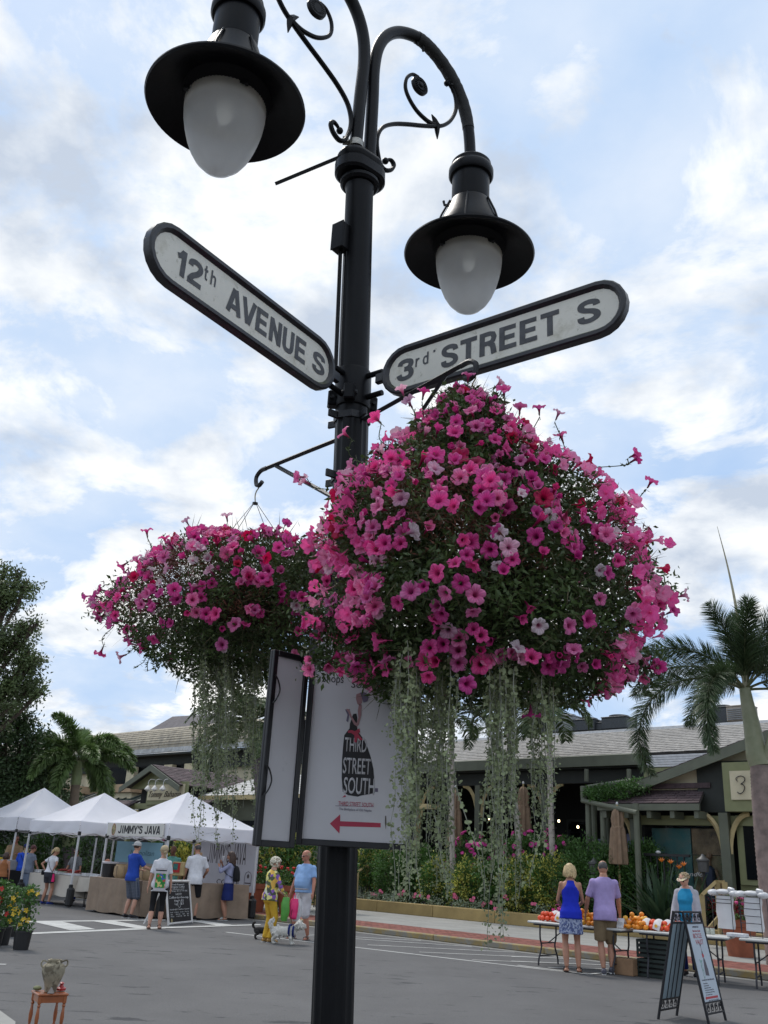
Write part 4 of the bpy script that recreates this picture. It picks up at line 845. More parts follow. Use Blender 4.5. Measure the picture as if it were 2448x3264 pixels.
bx(A_, 'tan_post', tanp, -5.75, -5.45, 8.3, 8.6, .4, 3.95); bx(A_, 'tan_post', tanp, -6.9, -6.7, 8.3, 8.5, .4, 3.9); bx(A_, 'tan_lintel', tanp, -7.2, -4.6, 8.25, 8.62, 3.55, 3.72)
# ---- plant on the roof
acg = mat('grey_cabinet_metal', (.25, .26, .265), .5, .2, .15, 5); acd = mat('dark_condenser', (.05, .055, .06), .5, .1, .3, 30)
def ac_box(label, px, py, t_, w_, d_, h_, m_, louv=True):
    p = W(px, py, t_); t = thing('air_conditioner', label, 'air conditioner', (p.x, p.y, p.z), UANG)
    mb = MB(); mb.box((0, 0, h_/2), (w_, d_, h_), None, .03); mb.build('housing', m_, t)
    mb = MB(); mb.box((0, 0, h_+.02), (w_*1.02, d_*1.02, .05), None, .01); mb.build('lid', m_, t)
    if louv:
        for i in range(6):
            mb = MB(); mb.box((-w_*.05, -d_/2-.02, h_*(.15+.13*i)), (w_*.8, .035, .03), None); mb.build('louvre', acd if m_ is acg else acg, t)
    else:
        mb = MB(); mb.lathe([(w_*.36, h_+.045), (w_*.36, h_+.12), (w_*.30, h_+.14), (.0, h_+.13)], 20); mb.build('fan_cowl', m_, t, True)
    return t
ac_box('dark grey ducted rooftop unit left of the thin palm', 1720, 2345, 14.5, .9, .9, .75, acd); ac_box('pale grey box on the roof just right of the thin palm', 1806, 2337, 15, 1.1, .9, .62, acg, False)
ac_box('low dark round-topped condenser in the middle of the roof', 1878, 2334, 15, 1.0, .9, .42, acd, False); ac_box('small dark condenser between two larger ones on the roof', 1925, 2331, 15, .55, .6, .28, acd, False)
ac_box('wide dark condenser right of the small one on the roof', 1975, 2328, 15, 1.1, .9, .44, acd, False); ac_box('black roof fan behind the drooping palm fronds', 2310, 2310, 15, .8, .8, .55, acd, False); ac_box('tan slatted cooling unit beside the foxtail palm', 2368, 2303, 14.5, .85, .7, .52, mat('tan_unit', (.33, .28, .23), .6, 0, .1, 5))
# ---- gabled entrance pavilions
def pavilion(label, sc, tf, hw, ze, zr, depth, sign, px_sign, skirtL, skirtR, zs, m_sh, nsh):
    t = thing('shop_pavilion', label, 'building', S(sc, tf))
    for sg in (-1, 1):
        e0, e1 = S(sc+sg*hw, tf-.35, ze), S(sc+sg*hw, tf+depth, ze); r0, r1 = S(sc, tf-.35, zr), S(sc, tf+depth, zr)
        q = (e1, e0, r0, r1) if sg < 0 else (e0, e1, r1, r0)
        shingle_roof(t, *q, .26, .36, m_sh, underm, nsh, 3+sg)
        mb = MB(); a, b = S(sc+sg*(hw+.04), tf-.38, ze-.06), S(sc, tf-.38, zr-.02); dn = V((0, 0, -.30)); th = KV*-.06
        mb.add([tuple(p) for p in (a, b, b+dn, a+dn*.9, a+th, b+th, b+dn+th, a+dn*.9+th)], [(0, 1, 2, 3), (7, 6, 5, 4), (0, 4, 5, 1), (3, 2, 6, 7), (0, 3, 7, 4), (1, 5, 6, 2)]); mb.build('rake_board', grn, t, False, True)
    mb = MB(); k = .25
    a, b, c = S(sc-hw+.3, tf, ze-.1), S(sc+hw-.3, tf, ze-.1), S(sc, tf, zr-.12); th = KV*.2; mb.add([tuple(p) for p in (a, b, c, a+th, b+th, c+th)], [(0, 1, 2), (5, 4, 3), (0, 3, 4, 1), (1, 4, 5, 2), (2, 5, 3, 0)]); mb.build('gable_wall', cream if sign == 'right' else grn2, t, False, True)
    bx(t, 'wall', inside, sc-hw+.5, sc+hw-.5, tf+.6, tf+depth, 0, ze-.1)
    bx(t, 'lintel', grn2, sc-hw+.35, sc+hw-.35, tf-.05, tf+.15, zs-.28, zs-.02)
    return t
T1 = pavilion('green gabled shop entrance with cursive name sign and three white lamps behind the tents', -23.45, 9.0, 2.6, 4.70, 5.72, 5.0, 'tb', None, 1, 1, 3.9, shbrown, 150)
p0, p1 = W(472, 2552, 8.9), W(588, 2552, 8.9); s_a, s_b = ST(p0)[0], ST(p1)[0]; zt, zb = W(530, 2501, 8.9).z, W(530, 2551, 8.9).z
bx(T1, 'sign_frame', grn2, s_a-.12, s_b+.12, 8.86, 8.98, zb-.2, zt+.12); sf = bx(T1, 'sign_panel', cream, s_a, s_b, 8.82, 8.855, zb, zt)
# cursive lettering on the panel
def script(par, m, M, strokes, sc_, rad):
    for st_ in strokes:
        mb = MB(); mb.tube(smooth([M @ V((x*sc_, y*sc_, .004)) for x, y in st_], 4), rad, 4); mb.build('lettering', m, par, False, True)
Ms = frame(KU, (0, 0, 1), o=S(s_a+.1, 8.81, zb+.15)); Lw = (s_b-s_a-.2)
def mtx(body, x, w_, h_): text(body, mat('script_brown', (.06, .045, .035), .6), T1, WM[T1.name].inverted() @ Ms @ Matrix.Translation((x, 0, 0)), h_, w_, -.004, .01, 'lettering', .45)
mtx('Tommy', .05, Lw*.40, .30); mtx('Bahama', Lw*.47, Lw*.48, .30)
for sg in (-1, 1):                                # skirt roofs either side
    sA, sB = (-27.8, -24.9) if sg < 0 else (-21.6, -18.6)
    shingle_roof(T1, S(sA, 8.2, 3.55), S(sB, 8.2, 3.55), S(sB-.2, 9.3, 4.05), S(sA+.2, 9.3, 4.05), .22, .34, shbrown, underm, 60, 8)
    bx(T1, 'skirt_fascia', grn, sA, sB, 8.12, 8.18, 3.36, 3.54)
for s in (-25.0, -22.6, -20.8): o = bx(T1, 'post', grn2, s-.1, s+.1, 8.7, 8.9, .1, 3.5); braces(T1, tanp, s, 8.8, 3.5, .5, zl=.7)
for px in (471, 493, 519):                          # barn lamps on goosenecks
    t = thing('wall_lamp', {471: 'leftmost', 493: 'middle', 519: 'rightmost'}[px]+' of three white gooseneck lamps above the cursive shop sign', 'wall lamp', W(px, 2513, 8.4), UANG, 'white lamps over the shop sign')
    o = WM[t.name].translation
    mb = MB(); mb.lathe([(.02, .14), (.05, .12), (.10, .06), (.155, -.02), (.16, -.06), (.14, -.06), (.03, .08)], 16); mb.build('lamp_shade', mat('lamp_white_enamel', (.75, .72, .68), .35), t, True)
    mb = MB(); mb.ell((0, 0, -.05), (.11, .11, .09)); mb.build('globe', whitem, t, True)
    mb = MB(); mb.tube(smooth([(0, 0, .13), (0, 0, .30), (.05, .05, .42), (.12, .2, .44), (.16, .46, .36)], 4), .016, 6); mb.build('gooseneck', whitem, t, True)
T2 = pavilion('large cream gabled pavilion with a display window and skirt roof, behind the foxtail palm', 8.9, 8.0, 5.9, 4.02, 5.88, 4.2, 'right', None, 1, 0, 3.35, shbrown, 150)
shingle_roof(T2, S(2.75, 7.3, 3.62), S(5.9, 7.3, 3.62), S(5.75, 8.05, 4.06), S(3.3, 8.05, 4.06), .17, .34, shbrown, underm, 100, 9)
bx(T2, 'skirt_flashing', shbrown, 3.2, 6.0, 7.85, 7.99, 4.08, 4.22); bx(T2, 'skirt_fascia', grn, 2.72, 5.93, 7.22, 7.29, 3.42, 3.60)
for i in range(5): bx(T2, 'rafter_tail', grn, 2.85+i*.72, 2.98+i*.72, 7.3, 7.9, 3.22, 3.41)
for sA in (3.62, 6.35): bx(T2, 'pavilion_column', grn, sA-.13, sA+.13, 7.75, 7.99, .1, 3.4)
braces(T2, tanp, 6.35, 7.85, 3.38, .6, zl=1.05); braces(T2, tanp, 3.62, 7.85, 3.38, .5, sides=(-1,), zl=1.0)
shopg = mat('shop_glass', (.75, .80, .80), .03, 0, .02, 1, spec=.5); shopg.node_tree.nodes['Principled BSDF'].inputs['Transmission Weight'].default_value = 1; shopg.node_tree.nodes['Principled BSDF'].inputs['IOR'].default_value = 1.1
bx(T2, 'window_pane', shopg, 3.78, 6.2, 8.12, 8.14, .9, 3.1); bx(T2, 'display_board', teal, 3.9, 5.1, 8.3, 8.34, 1.1, 3.0); bx(T2, 'display_board', brownd, 5.15, 6.2, 8.28, 8.33, 2.3, 3.0); bx(T2, 'display_board', mat('olive_display', (.22, .25, .10), .7, 0, .6, 3, col2=(.36, .24, .14)), 5.15, 6.2, 8.28, 8.33, .9, 2.28)
nn, ll, bb = nodes_of(glassd); bb.inputs['Transmission Weight'].default_value = .75; bb.inputs['IOR'].default_value = 1.1
mat2 = mat('mannequin_tan', (.30, .17, .10), .6)
mb = MB(); c = S(5.65, 8.22, 1.6); mb.tube([c+V((0, 0, -.5)), c+V((0, 0, -.1)), c+V((0, 0, .12)), c+V((0, 0, .3)), c+V((0, 0, .42))], [.16, .12, .15, .17, .05], 10); mb.build('mannequin_dress', mat('dark_blue_dress', (.03, .04, .07), .8), T2, True, True)
mb = MB(); mb.tube([c+V((0, 0, .4)), c+V((0, 0, .56))], .045, 8); mb.ell(tuple(c+V((0, 0, .66))), (.08, .09, .12)); mb.tube([c+KU*-.17+V((0, 0, .32)), c+KU*-.25+V((0, 0, .05)), c+KU*-.12+V((0, -.1, .0))], [.045, .035, .03], 6); mb.tube([c+KU*.17+V((0, 0, .32)), c+KU*.27+V((0, 0, .0)), c+KU*.3+V((0, 0, -.25))], [.045, .035, .03], 6); mb.build('mannequin_body', mat2, T2, True, True)
mb = MB(); c = S(4.35, 8.22, 1.75); mb.tube([c+V((0, 0, -.4)), c, c+V((0, 0, .2)), c+V((0, 0, .33))], [.2, .14, .2, .08], 10); mb.ell(tuple(c+V((0, 0, .45))), (.09, .1, .12)); mb.build('mannequin_shirt', mat('patterned_shirt_white', (.4, .38, .36), .7, 0, .7, 30, col2=(.12, .14, .2)), T2, True, True)
text('Indigo Palms' if False else 'Isla Bonita' if False else 'landlo', whitem, T2, WM[T2.name].inverted() @ frame(KU, (0, 0, 1), o=S(4.95, 8.105, 1.72)), .12, .55, 0, .004, 'lettering', .3)
bx(T2, 'sign_box', grn2, 6.52, 9.9, 7.55, 7.9, 3.42, 4.72); bx(T2, 'sign_panel', cream, 6.74, 9.7, 7.5, 7.54, 3.72, 4.48)
mb = MB(); Mb = frame(KU, (0, 0, 1), o=S(7.10, 7.47, 3.92))
mb.tube(smooth([Mb @ V(p) for p in ((-.16, .0, 0), (-.10, -.05, 0), (.0, 0, 0), (.05, .12, 0), (0, .2, 0), (-.05, .2, 0), (.06, .28, 0), (.06, .38, 0), (-.05, .42, 0), (-.17, .36, 0), (-.14, .28, 0))], 4), .012, 5)
mb.tube(smooth([Mb @ V(p) for p in ((.30, .12, 0), (.38, .22, 0), (.30, .2, 0), (.32, .06, 0), (.44, .1, 0), (.52, .2, 0), (.5, .05, 0), (.62, .1, 0))], 4), .010, 5); mb.build('cursive_lettering', inkblack, T2, False, True)
bx(T2, 'recess_shade_panel', porch, 5.6, 12, 7.90, 7.97, 3.42, 4.80); bx(T2, 'wainscot', grn2, 6.55, 9.9, 8.1, 8.2, .1, 1.55);  # dark sheet before the gable: shade of a recess put into its colour
for i in range(5): bx(T2, 'wainscot_panel', grn, 6.7+i*.62, 7.15+i*.62, 8.06, 8.095, .35, 1.35)
bx(T2, 'door_frame', grn2, 6.6, 7.9, 8.0, 8.12, 1.56, 3.35); bx(T2, 'door_pane', glassd, 6.8, 7.7, 7.97, 7.995, 1.7, 3.2)
# black balustrade in front of the window
t = thing('railing', 'black metal balustrade in front of the display window', 'railing', S(4.2, 7.3, .1), UANG)
for i in range(13): mb = MB(); mb.box((-1.25+i*.2, 0, 1.1), (.035, .035, 2.0)); mb.build('baluster', railm, t)
mb = MB(); mb.box((-.05, 0, 2.13), (2.75, .09, .07)); mb.build('top_rail', railm, t)
for x in (-1.1, -.55, .4): mb = MB(); mb.ell((x, -.02, 2.2), (.07, .07, .045)); mb.build('post_light', whitem, t, True)
# ---- pipe pergola with creeper
t = thing('pergola', 'sage green pipe pergola topped with creeper, left of the cream pavilion', 'pergola', S(1, 8))
def pipe(a, b, r=.07): mb = MB(); mb.tube([a, b], r, 10); mb.build('pipe', grn, t, True, True)
q = lambda x, y, t_: W(1350+x*.6618, 2200+y*.6618, t_)
pipe(q(785, 468, 7.6), q(1015, 434, 7.9)); pipe(q(765, 532, 7.4), q(1030, 590, 6.6)); pipe(q(768, 462, 7.6), q(772, 540, 7.6), .09)
for x0, tt in ((792, 7.5), (820, 8.0), (862, 7.4), (882, 8.2), (1022, 6.9)):
    a = q(x0, 545, tt); pipe(a, V((a.x, a.y, .1)), .085)
for x0 in (785, 990): a = q(x0, 380, 8.6); pipe(a, q(x0, 440, 8.6), .07)
lf = [mat('hedge_leaf', (.060, .135, .028), .5, 0, .55, 2.5, trans=.25), mat('croton_leaf', (.46, .45, .09), .5, 0, .4, 3, trans=.2), mat('dark_tree_leaf', (.040, .075, .022), .55, 0, .5, 1.2, trans=.15), mat('ixora_flower', (.62, .05, .30), .6, 0, .3, 6, trans=.2), mat('red_leaf', (.22, .02, .025), .5, 0, .4, 5, trans=.2), mat('grey_green_leaf', (.22, .27, .19), .6, 0, .25, 5), mat('palm_green', (.075, .115, .040), .45, 0, .4, 2, trans=.22), mat('palm_trunk_grey', (.24, .22, .20), .9, 0, .2, 6, .4, 30), mat('twig_brown', (.075, .055, .04), .9, 0, .3, 5), mat('orange_flower', (.75, .20, .02), .5), mat('olive_leaf', (.095, .130, .048), .5, 0, .55, 1.5, trans=.22)]
def foliage(t, P, D, ln, wd, m, name='foliage', fold=.15):
    v, f = leaves(P, D, ln, wd, fold); v = v-np.array(WM[t.name].translation)[None, :]; o = link(np_mesh(name, v, f, m), name, t); o['kind'] = 'stuff'; return o
def blob_pts(c, r, n, g, clump=14, spread=.16, shell=.35):
    """n points in clumps near the surface of an ellipsoid"""
    k = max(4, n//clump); d = unit(g.normal(size=(k, 3))); C = np.array(c)+d*np.array(r)*(1-shell*g.random((k, 1))**1.3)
    off = np.array([.14*mnoise.noise(V(tuple(x*1.7))) for x in C])[:, None]*d*np.array(r)*2; C = C+off
    ii = g.integers(0, k, n); return C[ii]+g.normal(size=(n, 3))*spread, d[ii]
creeper = None; g = np.random.default_rng(31); P, D = [], []
for x, y in ((830, 490), (880, 485), (930, 480), (990, 470), (1040, 458), (850, 510), (900, 505), (960, 490)): a, b = blob_pts(tuple(q(x, y, 7.5)), (.35, .3, .17), 420, g, 12, .05); P.append(a); D.append(b)
foliage(t, np.concatenate(P), np.concatenate(D)+g.normal(size=(len(P)*420, 3))*.5, g.uniform(.05, .1, len(P)*420), .045, lf[0], 'creeper')
# ================================================================ planting bed
pw = thing('planter_wall', 'low ochre stone planter wall along the pavement', 'wall', S(-3, 5.9))
ochre = mat('ochre_stone', (.34, .245, .10), .85, 0, .15, 2.2, .3, 40, rnd=.08); dirt(ochre, .60, .75, (.20, .16, .09), 4)
blk = MB().box((0, 0, 0), (2.385, .34, .34), None, .012).mesh('wall_block', ochre)
for i in range(-4, 4): link(blk, 'wall_block', pw, WM[pw.name].inverted() @ Matrix.Translation(S(i*2.4+1.2, 5.98+.004*(i % 2), .30)) @ Matrix.Rotation(UANG, 4, 'Z'))
mb = MB(); mb.add([tuple(S(-9.6, 6.1, .36)), tuple(S(10, 6.1, .36)), tuple(S(10, 9, .40)), tuple(S(-9.6, 9, .40))], [(0, 1, 2, 3)]); struct('soil_bed', mb, mat('dark_soil', (.03, .022, .015), .95))
def bush(name, label, cat, c, r, n, ll_, ms, seed, stems=True, group=None, flower=None, nf=0, fr=.05):
    g = np.random.default_rng(seed); t = thing(name, label, cat, (c[0], c[1], .3 if c[2] > .3 else 0), 0, group)
    for m_, share in ms:
        k = int(n*share); P, D = blob_pts(c, r, k, g, 10, .07, .5); keep = P[:, 2] > .15; P, D = P[keep], D[keep]
        foliage(t, P, D*.7+g.normal(size=P.shape)*.6+np.array([0, 0, .25]), g.uniform(.7, 1.2, len(P))*ll_, ll_*.42, m_)
    if stems:
        mb = MB()
        for k in range(7): a = g.uniform(0, 6.28); mb.tube([(c[0]+.08*math.cos(a), c[1]+.08*math.sin(a), .25), (c[0]+r[0]*.5*math.cos(a), c[1]+r[1]*.5*math.sin(a), c[2]+r[2]*.3)], [.02, .008], 4)
        mb.build('stem', lf[8], t, False, True)
    if flower is not None:
        fc, d = blob_pts(c, (r[0]*1.03, r[1]*1.03, r[2]*1.03), nf, g, 1, .02, .06); me = None
        for k in range(nf):
            if fc[k][2] < .3: continue
            mb = MB(); mb.lathe([(.0, .0), (fr*.5, fr*.15), (fr, fr*.5), (fr*.8, fr*.8), (fr*.35, fr*.7), (0, fr*.6)], 7)
            if me is None: me = mb.mesh('flower_head', flower)
            q_ = d[k]+g.normal(size=3)*.3; link(me, 'flower_head', t, WM[t.name].inverted() @ Matrix.Translation(V(tuple(fc[k]))) @ lookrot(q_) @ Matrix.Scale(g.uniform(.7, 1.2), 4))
    return t
H0, CR, RD = lf[0], lf[1], lf[4]
k = 200
for px, py, t_, rx, rz, nm, lb, ms, fl, nf, fr in (
    (1185, 2760, 7.6, .75, .85, 'croton_bush', 'variegated bush with amber leaf tips at the left end of the bed', ((H0, .9), (CR, .2)), None, 0, 0),
    (1260, 2790, 7.2, .8, .95, 'green_shrub', 'dense dark green shrub behind the small pink flowers, left end of the bed', ((H0, 1.1),), None, 0, 0),
    (1335, 2780, 7.6, .8, .95, 'green_shrub', 'dark green shrub partly behind the longest trailing vines', ((H0, 1.),), None, 0, 0),
    (1410, 2800, 7.2, .75, .85, 'croton_bush', 'yellow green croton between two dark shrubs left of the pink ixora', ((H0, .8), (CR, .3)), None, 0, 0),
    (1525, 2740, 8.1, 1.0, .85, 'ixora_bush', 'tall shrub dotted with magenta flower heads, left one before the porch', ((H0, 1.),), lf[3], 90, .085),
    (1500, 2820, 7.0, .75, .80, 'croton_bush', 'bright yellow leaved croton in front of the left ixora', ((H0, .65), (CR, .45)), None, 0, 0),
    (1580, 2815, 7.2, .7, .8, 'green_shrub', 'dark green shrub behind the longest vines of the near basket', ((H0, 1.),), None, 0, 0),
    (1690, 2735, 8.1, 1.0, .85, 'ixora_bush', 'tall shrub dotted with magenta flower heads, right of the leaning thin trunk', ((H0, 1.),), lf[3], 90, .085),
    (1672, 2820, 7.0, .7, .8, 'croton_bush', 'yellow leaved croton left of the blonde woman', ((H0, .65), (CR, .45)), None, 0, 0),
    (1750, 2820, 7.0, .75, .85, 'croton_bush', 'tall yellow croton directly behind the woman in the blue top', ((H0, .6), (CR, .5)), None, 0, 0),
    (1800, 2750, 8.0, .8, .8, 'ixora_bush', 'shrub with a few magenta flower heads behind the blonde woman', ((H0, 1.),), lf[3], 50, .08),
    (1875, 2800, 7.2, .95, 1.05, 'green_shrub', 'tall bright green shrub between the couple at the fruit table', ((H0, 1.2),), None, 0, 0),
    (1975, 2800, 7.3, .95, 1.05, 'green_shrub', 'tall bright green shrub behind the man in the lavender shirt', ((H0, 1.2),), None, 0, 0),
    (2060, 2790, 7.6, .8, .9, 'green_shrub', 'green shrub left of the bird of paradise plant', ((H0, 1.),), None, 0, 0)):
    k += 1; c = W(px, py, t_); r = (rx, .6, rz); zc_ = max(.35+rz*.9, min(c.z, 1.7)); bush(nm, lb, 'bush', (c.x, c.y, c.z-.05), r, 5200, .10, ms, k, True, 'shrubs in the planting bed', fl, nf, fr)
for i, (px, py) in enumerate(((1166, 2872), (1198, 2874), (1236, 2872), (1262, 2876), (1388, 2884), (1472, 2898), (1520, 2906), (1726, 2916), (1310, 2890))):
    c = W(px, py, 6.15); bush('dusty_miller', ['leftmost', 'second', 'third', 'fourth', 'sixth', 'seventh', 'eighth', 'ninth and rightmost', 'fifth'][i]+' silvery low plant along the top of the ochre wall, from the left', 'plant', (c.x, c.y, max(.5, c.z)), (.22, .18, .17), 330, .06, ((lf[5], 1.),), 300+i, False, 'silvery edging plants')
for i, (px, py) in enumerate(((1190, 2858), (1214, 2848), (1275, 2860), (1285, 2850), (1368, 2866), (1447, 2860), (1452, 2868), (1502, 2874), (1541, 2888), (1588, 2902), (1560, 2880), (1330, 2858), (1700, 2890), (1610, 2866))):
    c = W(px, py, 6.4); t = thing('impatiens', ('first second fourth fifth seventh eighth ninth tenth eleventh thirteenth twelfth sixth fourteenth third'.split()[i])+' small pink bedding plant from the left end of the planting bed', 'flower', (c.x, c.y, .36), 0, 'pink bedding flowers'); g = np.random.default_rng(400+i)
    foliage(t, np.array(c)+g.normal(size=(60, 3))*.07, g.normal(size=(60, 3)), .06, .035, H0)
    for j in range(3): mb = MB(); mb.lathe([(0, 0), (.03, .01), (.055, .012), (.05, .02), (0, .012)], 8, Matrix.Translation(c+V((g.normal()*.05, -.06, .05+g.normal()*.03))) @ Matrix.Rotation(R(70), 4, 'X')); mb.build('flower_head', mat('impatiens_pink', (.70, .13, .25), .5), t, False, True)
def strap_plant(name, label, cat, base, n, L_, w_, m_, seed, tilt=(15, 60), flowers=0, bend=.5, thick=True):
    g = random.Random(seed); t = thing(name, label, cat, base)
    for i in range(n):
        a = g.uniform(0, 2*PI); e = R(90-g.uniform(*tilt)); l = L_*g.uniform(.7, 1.1); d = V((math.cos(a)*math.cos(e), math.sin(a)*math.cos(e), math.sin(e))); p = V(base)+V((g.gauss(0, .1), g.gauss(0, .1), 0)); ps = [p.copy()]
        for j in range(6): d = (d+V((0, 0, -bend*j/18))).normalized(); p = p+d*l/6; ps.append(p.copy())
        sd2 = V((-math.sin(a), math.cos(a), 0)); mb = MB(); vs = []
        for j, p in enumerate(ps): u = j/6; ww = w_*(.15+.85*max(0, math.sin(PI*min(1, u*.9+.12)))**1.2) if u > .3 or not thick else w_*.15; vs += [p-sd2*ww/2+V((0, 0, ww*.12)), p, p+sd2*ww/2+V((0, 0, ww*.12))]
        fs = []
        for j in range(6): b = j*3; fs += [(b, b+1, b+4, b+3), (b+1, b+2, b+5, b+4)]
        mb.add(vs, fs); mb.build('leaf', m_, t, True, True, fixn=False)
        if i < flowers:
            mb = MB(); q_ = ps[0]+V((g.gauss(0, .4), g.gauss(0, .15)-.2, L_*g.uniform(.85, 1.05)))
            mb.tube([V(base), (V(base)+q_)/2+V((.02, 0, .05)), q_], .008, 4)
            mb.build('stalk', H0, t, False, True); mb = MB()
            for a2 in (-50, -20, 15, 45): mb.tube([q_, q_+V((.06*math.sin(R(a2)), -.02, .06*math.cos(R(a2)))), q_+V((.12*math.sin(R(a2)), 0, .12*math.cos(R(a2))))], [.010, .016, .002], 4)
            mb.build('flower', lf[9], t, False, True)
    return t
c = W(2105, 2850, 6.6); strap_plant('bird_of_paradise', 'large strappy leaved plant with orange bird shaped flowers', 'plant', (c.x, c.y, .35), 52, 1.75, .13, mat('strelitzia_leaf', (.045, .085, .045), .4, 0, .3, 3, trans=.1), 5, (5, 62), 3, .55)
c = W(2200, 2860, 6.8); strap_plant('bird_of_paradise', 'strappy grey green plant behind the woman in the visor', 'plant', (c.x, c.y, .35), 36, 1.6, .12, mat('strelitzia_leaf', (0, 0, 0)), 6, (8, 65), 1, .6)
c = W(2310, 2830, 7.2); strap_plant('cordyline', 'red leaved spiky plant near the wooden handrail', 'plant', (c.x, c.y, .6), 34, .85, .09, lf[4], 8, (5, 75), 0, .7)
c = W(2340, 2840, 7.0); strap_plant('cordyline', 'smaller red leaved plant just right of the taller red one', 'plant', (c.x, c.y, .5), 22, .75, .09, lf[4], 9, (5, 75), 0, .7)
for i, (px, py) in enumerate(((1894, 2745), (2240, 2735))):     # path lanterns
    c = W(px, py, 6.8); t = thing('garden_lantern', ['dark round garden lantern behind the head of the lavender shirt man', 'dark round garden lantern before the display window'][i], 'lantern', (c.x, c.y, .4))
    mb = MB(); mb.tube([(0, 0, 0), (0, 0, c.z-.5)], .04, 8); mb.build('post', railm, t); z = c.z-.5
    mb = MB(); mb.lathe([(.13, z-.25), (.15, z), (.17, z+.02), (.17, z+.06), (.06, z+.14), (.03, z+.20), (.0, z+.21)], 16); mb.build('lantern_head', mat('pewter', (.09, .09, .09), .5, .4), t, True)
# wooden handrail
t = thing('handrail', 'yellow wooden stair handrail behind the woman in the visor', 'handrail', S(7.2, 5.2, .1)); zq = lambda x, y, t_: W(1650+x*.481, 2650+y*.481, t_)
a, b = zq(1218, 425, 4.6), zq(1310, 338, 5.6); c = zq(1370, 335, 5.6)
mb = MB(); mb.tube([a, b, c], .055, 4); mb.build('rail', wood, t, False, True)
for p in (a, b+KU*.05, c): mb = MB(); mb.box((p.x, p.y, (p.z+.1)/2), (.11, .11, p.z-.1)); mb.build('post', wood, t, False, True)
mb = MB(); mb.slab(a+V((0, 0, -.9)), a+V((0, 0, -.78)), b+V((0, 0, -.75)), b+V((0, 0, -.9)), .03); mb.build('stringer', wood, t, False, True)
t = thing('handrail', 'pale wooden handrail at the left end of the planting bed', 'handrail', S(-9.6, 6.6, .1)); a, b = W(1140, 2779, 6.6), W(1172, 2758, 7.6)
mb = MB(); mb.tube([a, b], .05, 4); mb.build('rail', wood, t, False, True)
for p in (a, b): mb = MB(); mb.box((p.x, p.y, (p.z+.1)/2), (.1, .1, p.z-.1)); mb.build('post', wood, t, False, True)
# closed parasols
tanc = mat('taupe_canvas', (.23, .155, .10), .85, 0, .15, 6)
def parasol(label, px, pyt, pyb, t_):
    top = W(px, pyt, t_); bot = W(px, pyb, t_); h = top.z-bot.z; t = thing('closed_parasol', label, 'parasol', (top.x, top.y, .4), 0, 'closed taupe parasols')
    z1 = top.z-.4; mb = MB(); mb.tube([(0, 0, 0), (0, 0, z1+.12)], .028, 8); mb.build('pole', wood, t); mb = MB()
    prof = [(.06, z1), (.13, z1-.10), (.17, z1-.3), (.15, z1-h*.32), (.19, z1-h*.38), (.22, z1-h*.6), (.26, z1-h*.95), (.24, z1-h)]
    mb.lathe(prof, 32, wob=lambda a, z: 1+.16*math.cos(8*a)); mb.build('folded_canopy', tanc, t, True, sharp=60); mb = MB(); mb.lathe([(.17, z1-h*.33), (.18, z1-h*.35), (.17, z1-h*.37)], 16); mb.build('strap', tanc, t)
    mb = MB(); mb.ell((0, 0, z1+.13), (.035, .035, .05)); mb.build('finial', whitem, t, True)
parasol('closed taupe parasol in front of the black railing', 1967, 2576, 2755, 6.9); parasol('closed taupe parasol behind the trailing vines, left of the white thin trunk', 1668, 2508, 2690, 8.3); parasol('closed taupe parasol farthest left, seen through the vines', 1452, 2520, 2700, 8.2)
# terracotta pots
terra = mat('terracotta', (.28, .085, .042), .8, 0, .2, 4, .2, 30)
def tpot(label, p, r_, h_, fl, seed):
    t = thing('terracotta_pot', label, 'plant pot', p); mb = MB(); mb.lathe([(r_*.72, 0), (r_*.95, h_*.75), (r_*.97, h_*.8), (r_*1.06, h_*.82), (r_*1.08, h_), (r_*.96, h_), (r_*.9, h_*.9), (.01, h_*.88)], 28); mb.build('pot', terra, t, True)
    g = np.random.default_rng(seed); P, D = blob_pts((p[0], p[1], p[2]+h_+.15), (r_, r_, .3), 700, g, 10, .05); foliage(t, P, D+g.normal(size=P.shape)*.5, .07, .035, H0)
    me = MB().lathe([(0, 0), (.03, .02), (.05, .05), (.03, .07), (0, .06)], 7).mesh('flower_head', fl)
    for k in range(16): a = g.uniform(0, 6.28); link(me, 'flower_head', t, Matrix.Translation((r_*.9*math.cos(a)*g.random()**.5, r_*.9*math.sin(a), h_+.25+.2*g.random())))
tpot('terracotta pot of pink flowers on the pavement behind the carrier bags', S(8.75, 2.75, .13), .36, .72, mat('geranium_pink', (.65, .06, .25), .5), 70)
tpot('terracotta pot of red geraniums behind the man in the light blue shirt', tuple(AT(925, 2905, 28.5).xy)+(.13,), .42, .75, mat('geranium_red', (.55, .02, .02), .5), 71)
tpot('terracotta pot of red geraniums beside the coffee banner', tuple(AT(806, 2890, 29.0).xy)+(.13,), .40, .75, mat('geranium_red', (0, 0, 0)), 72)
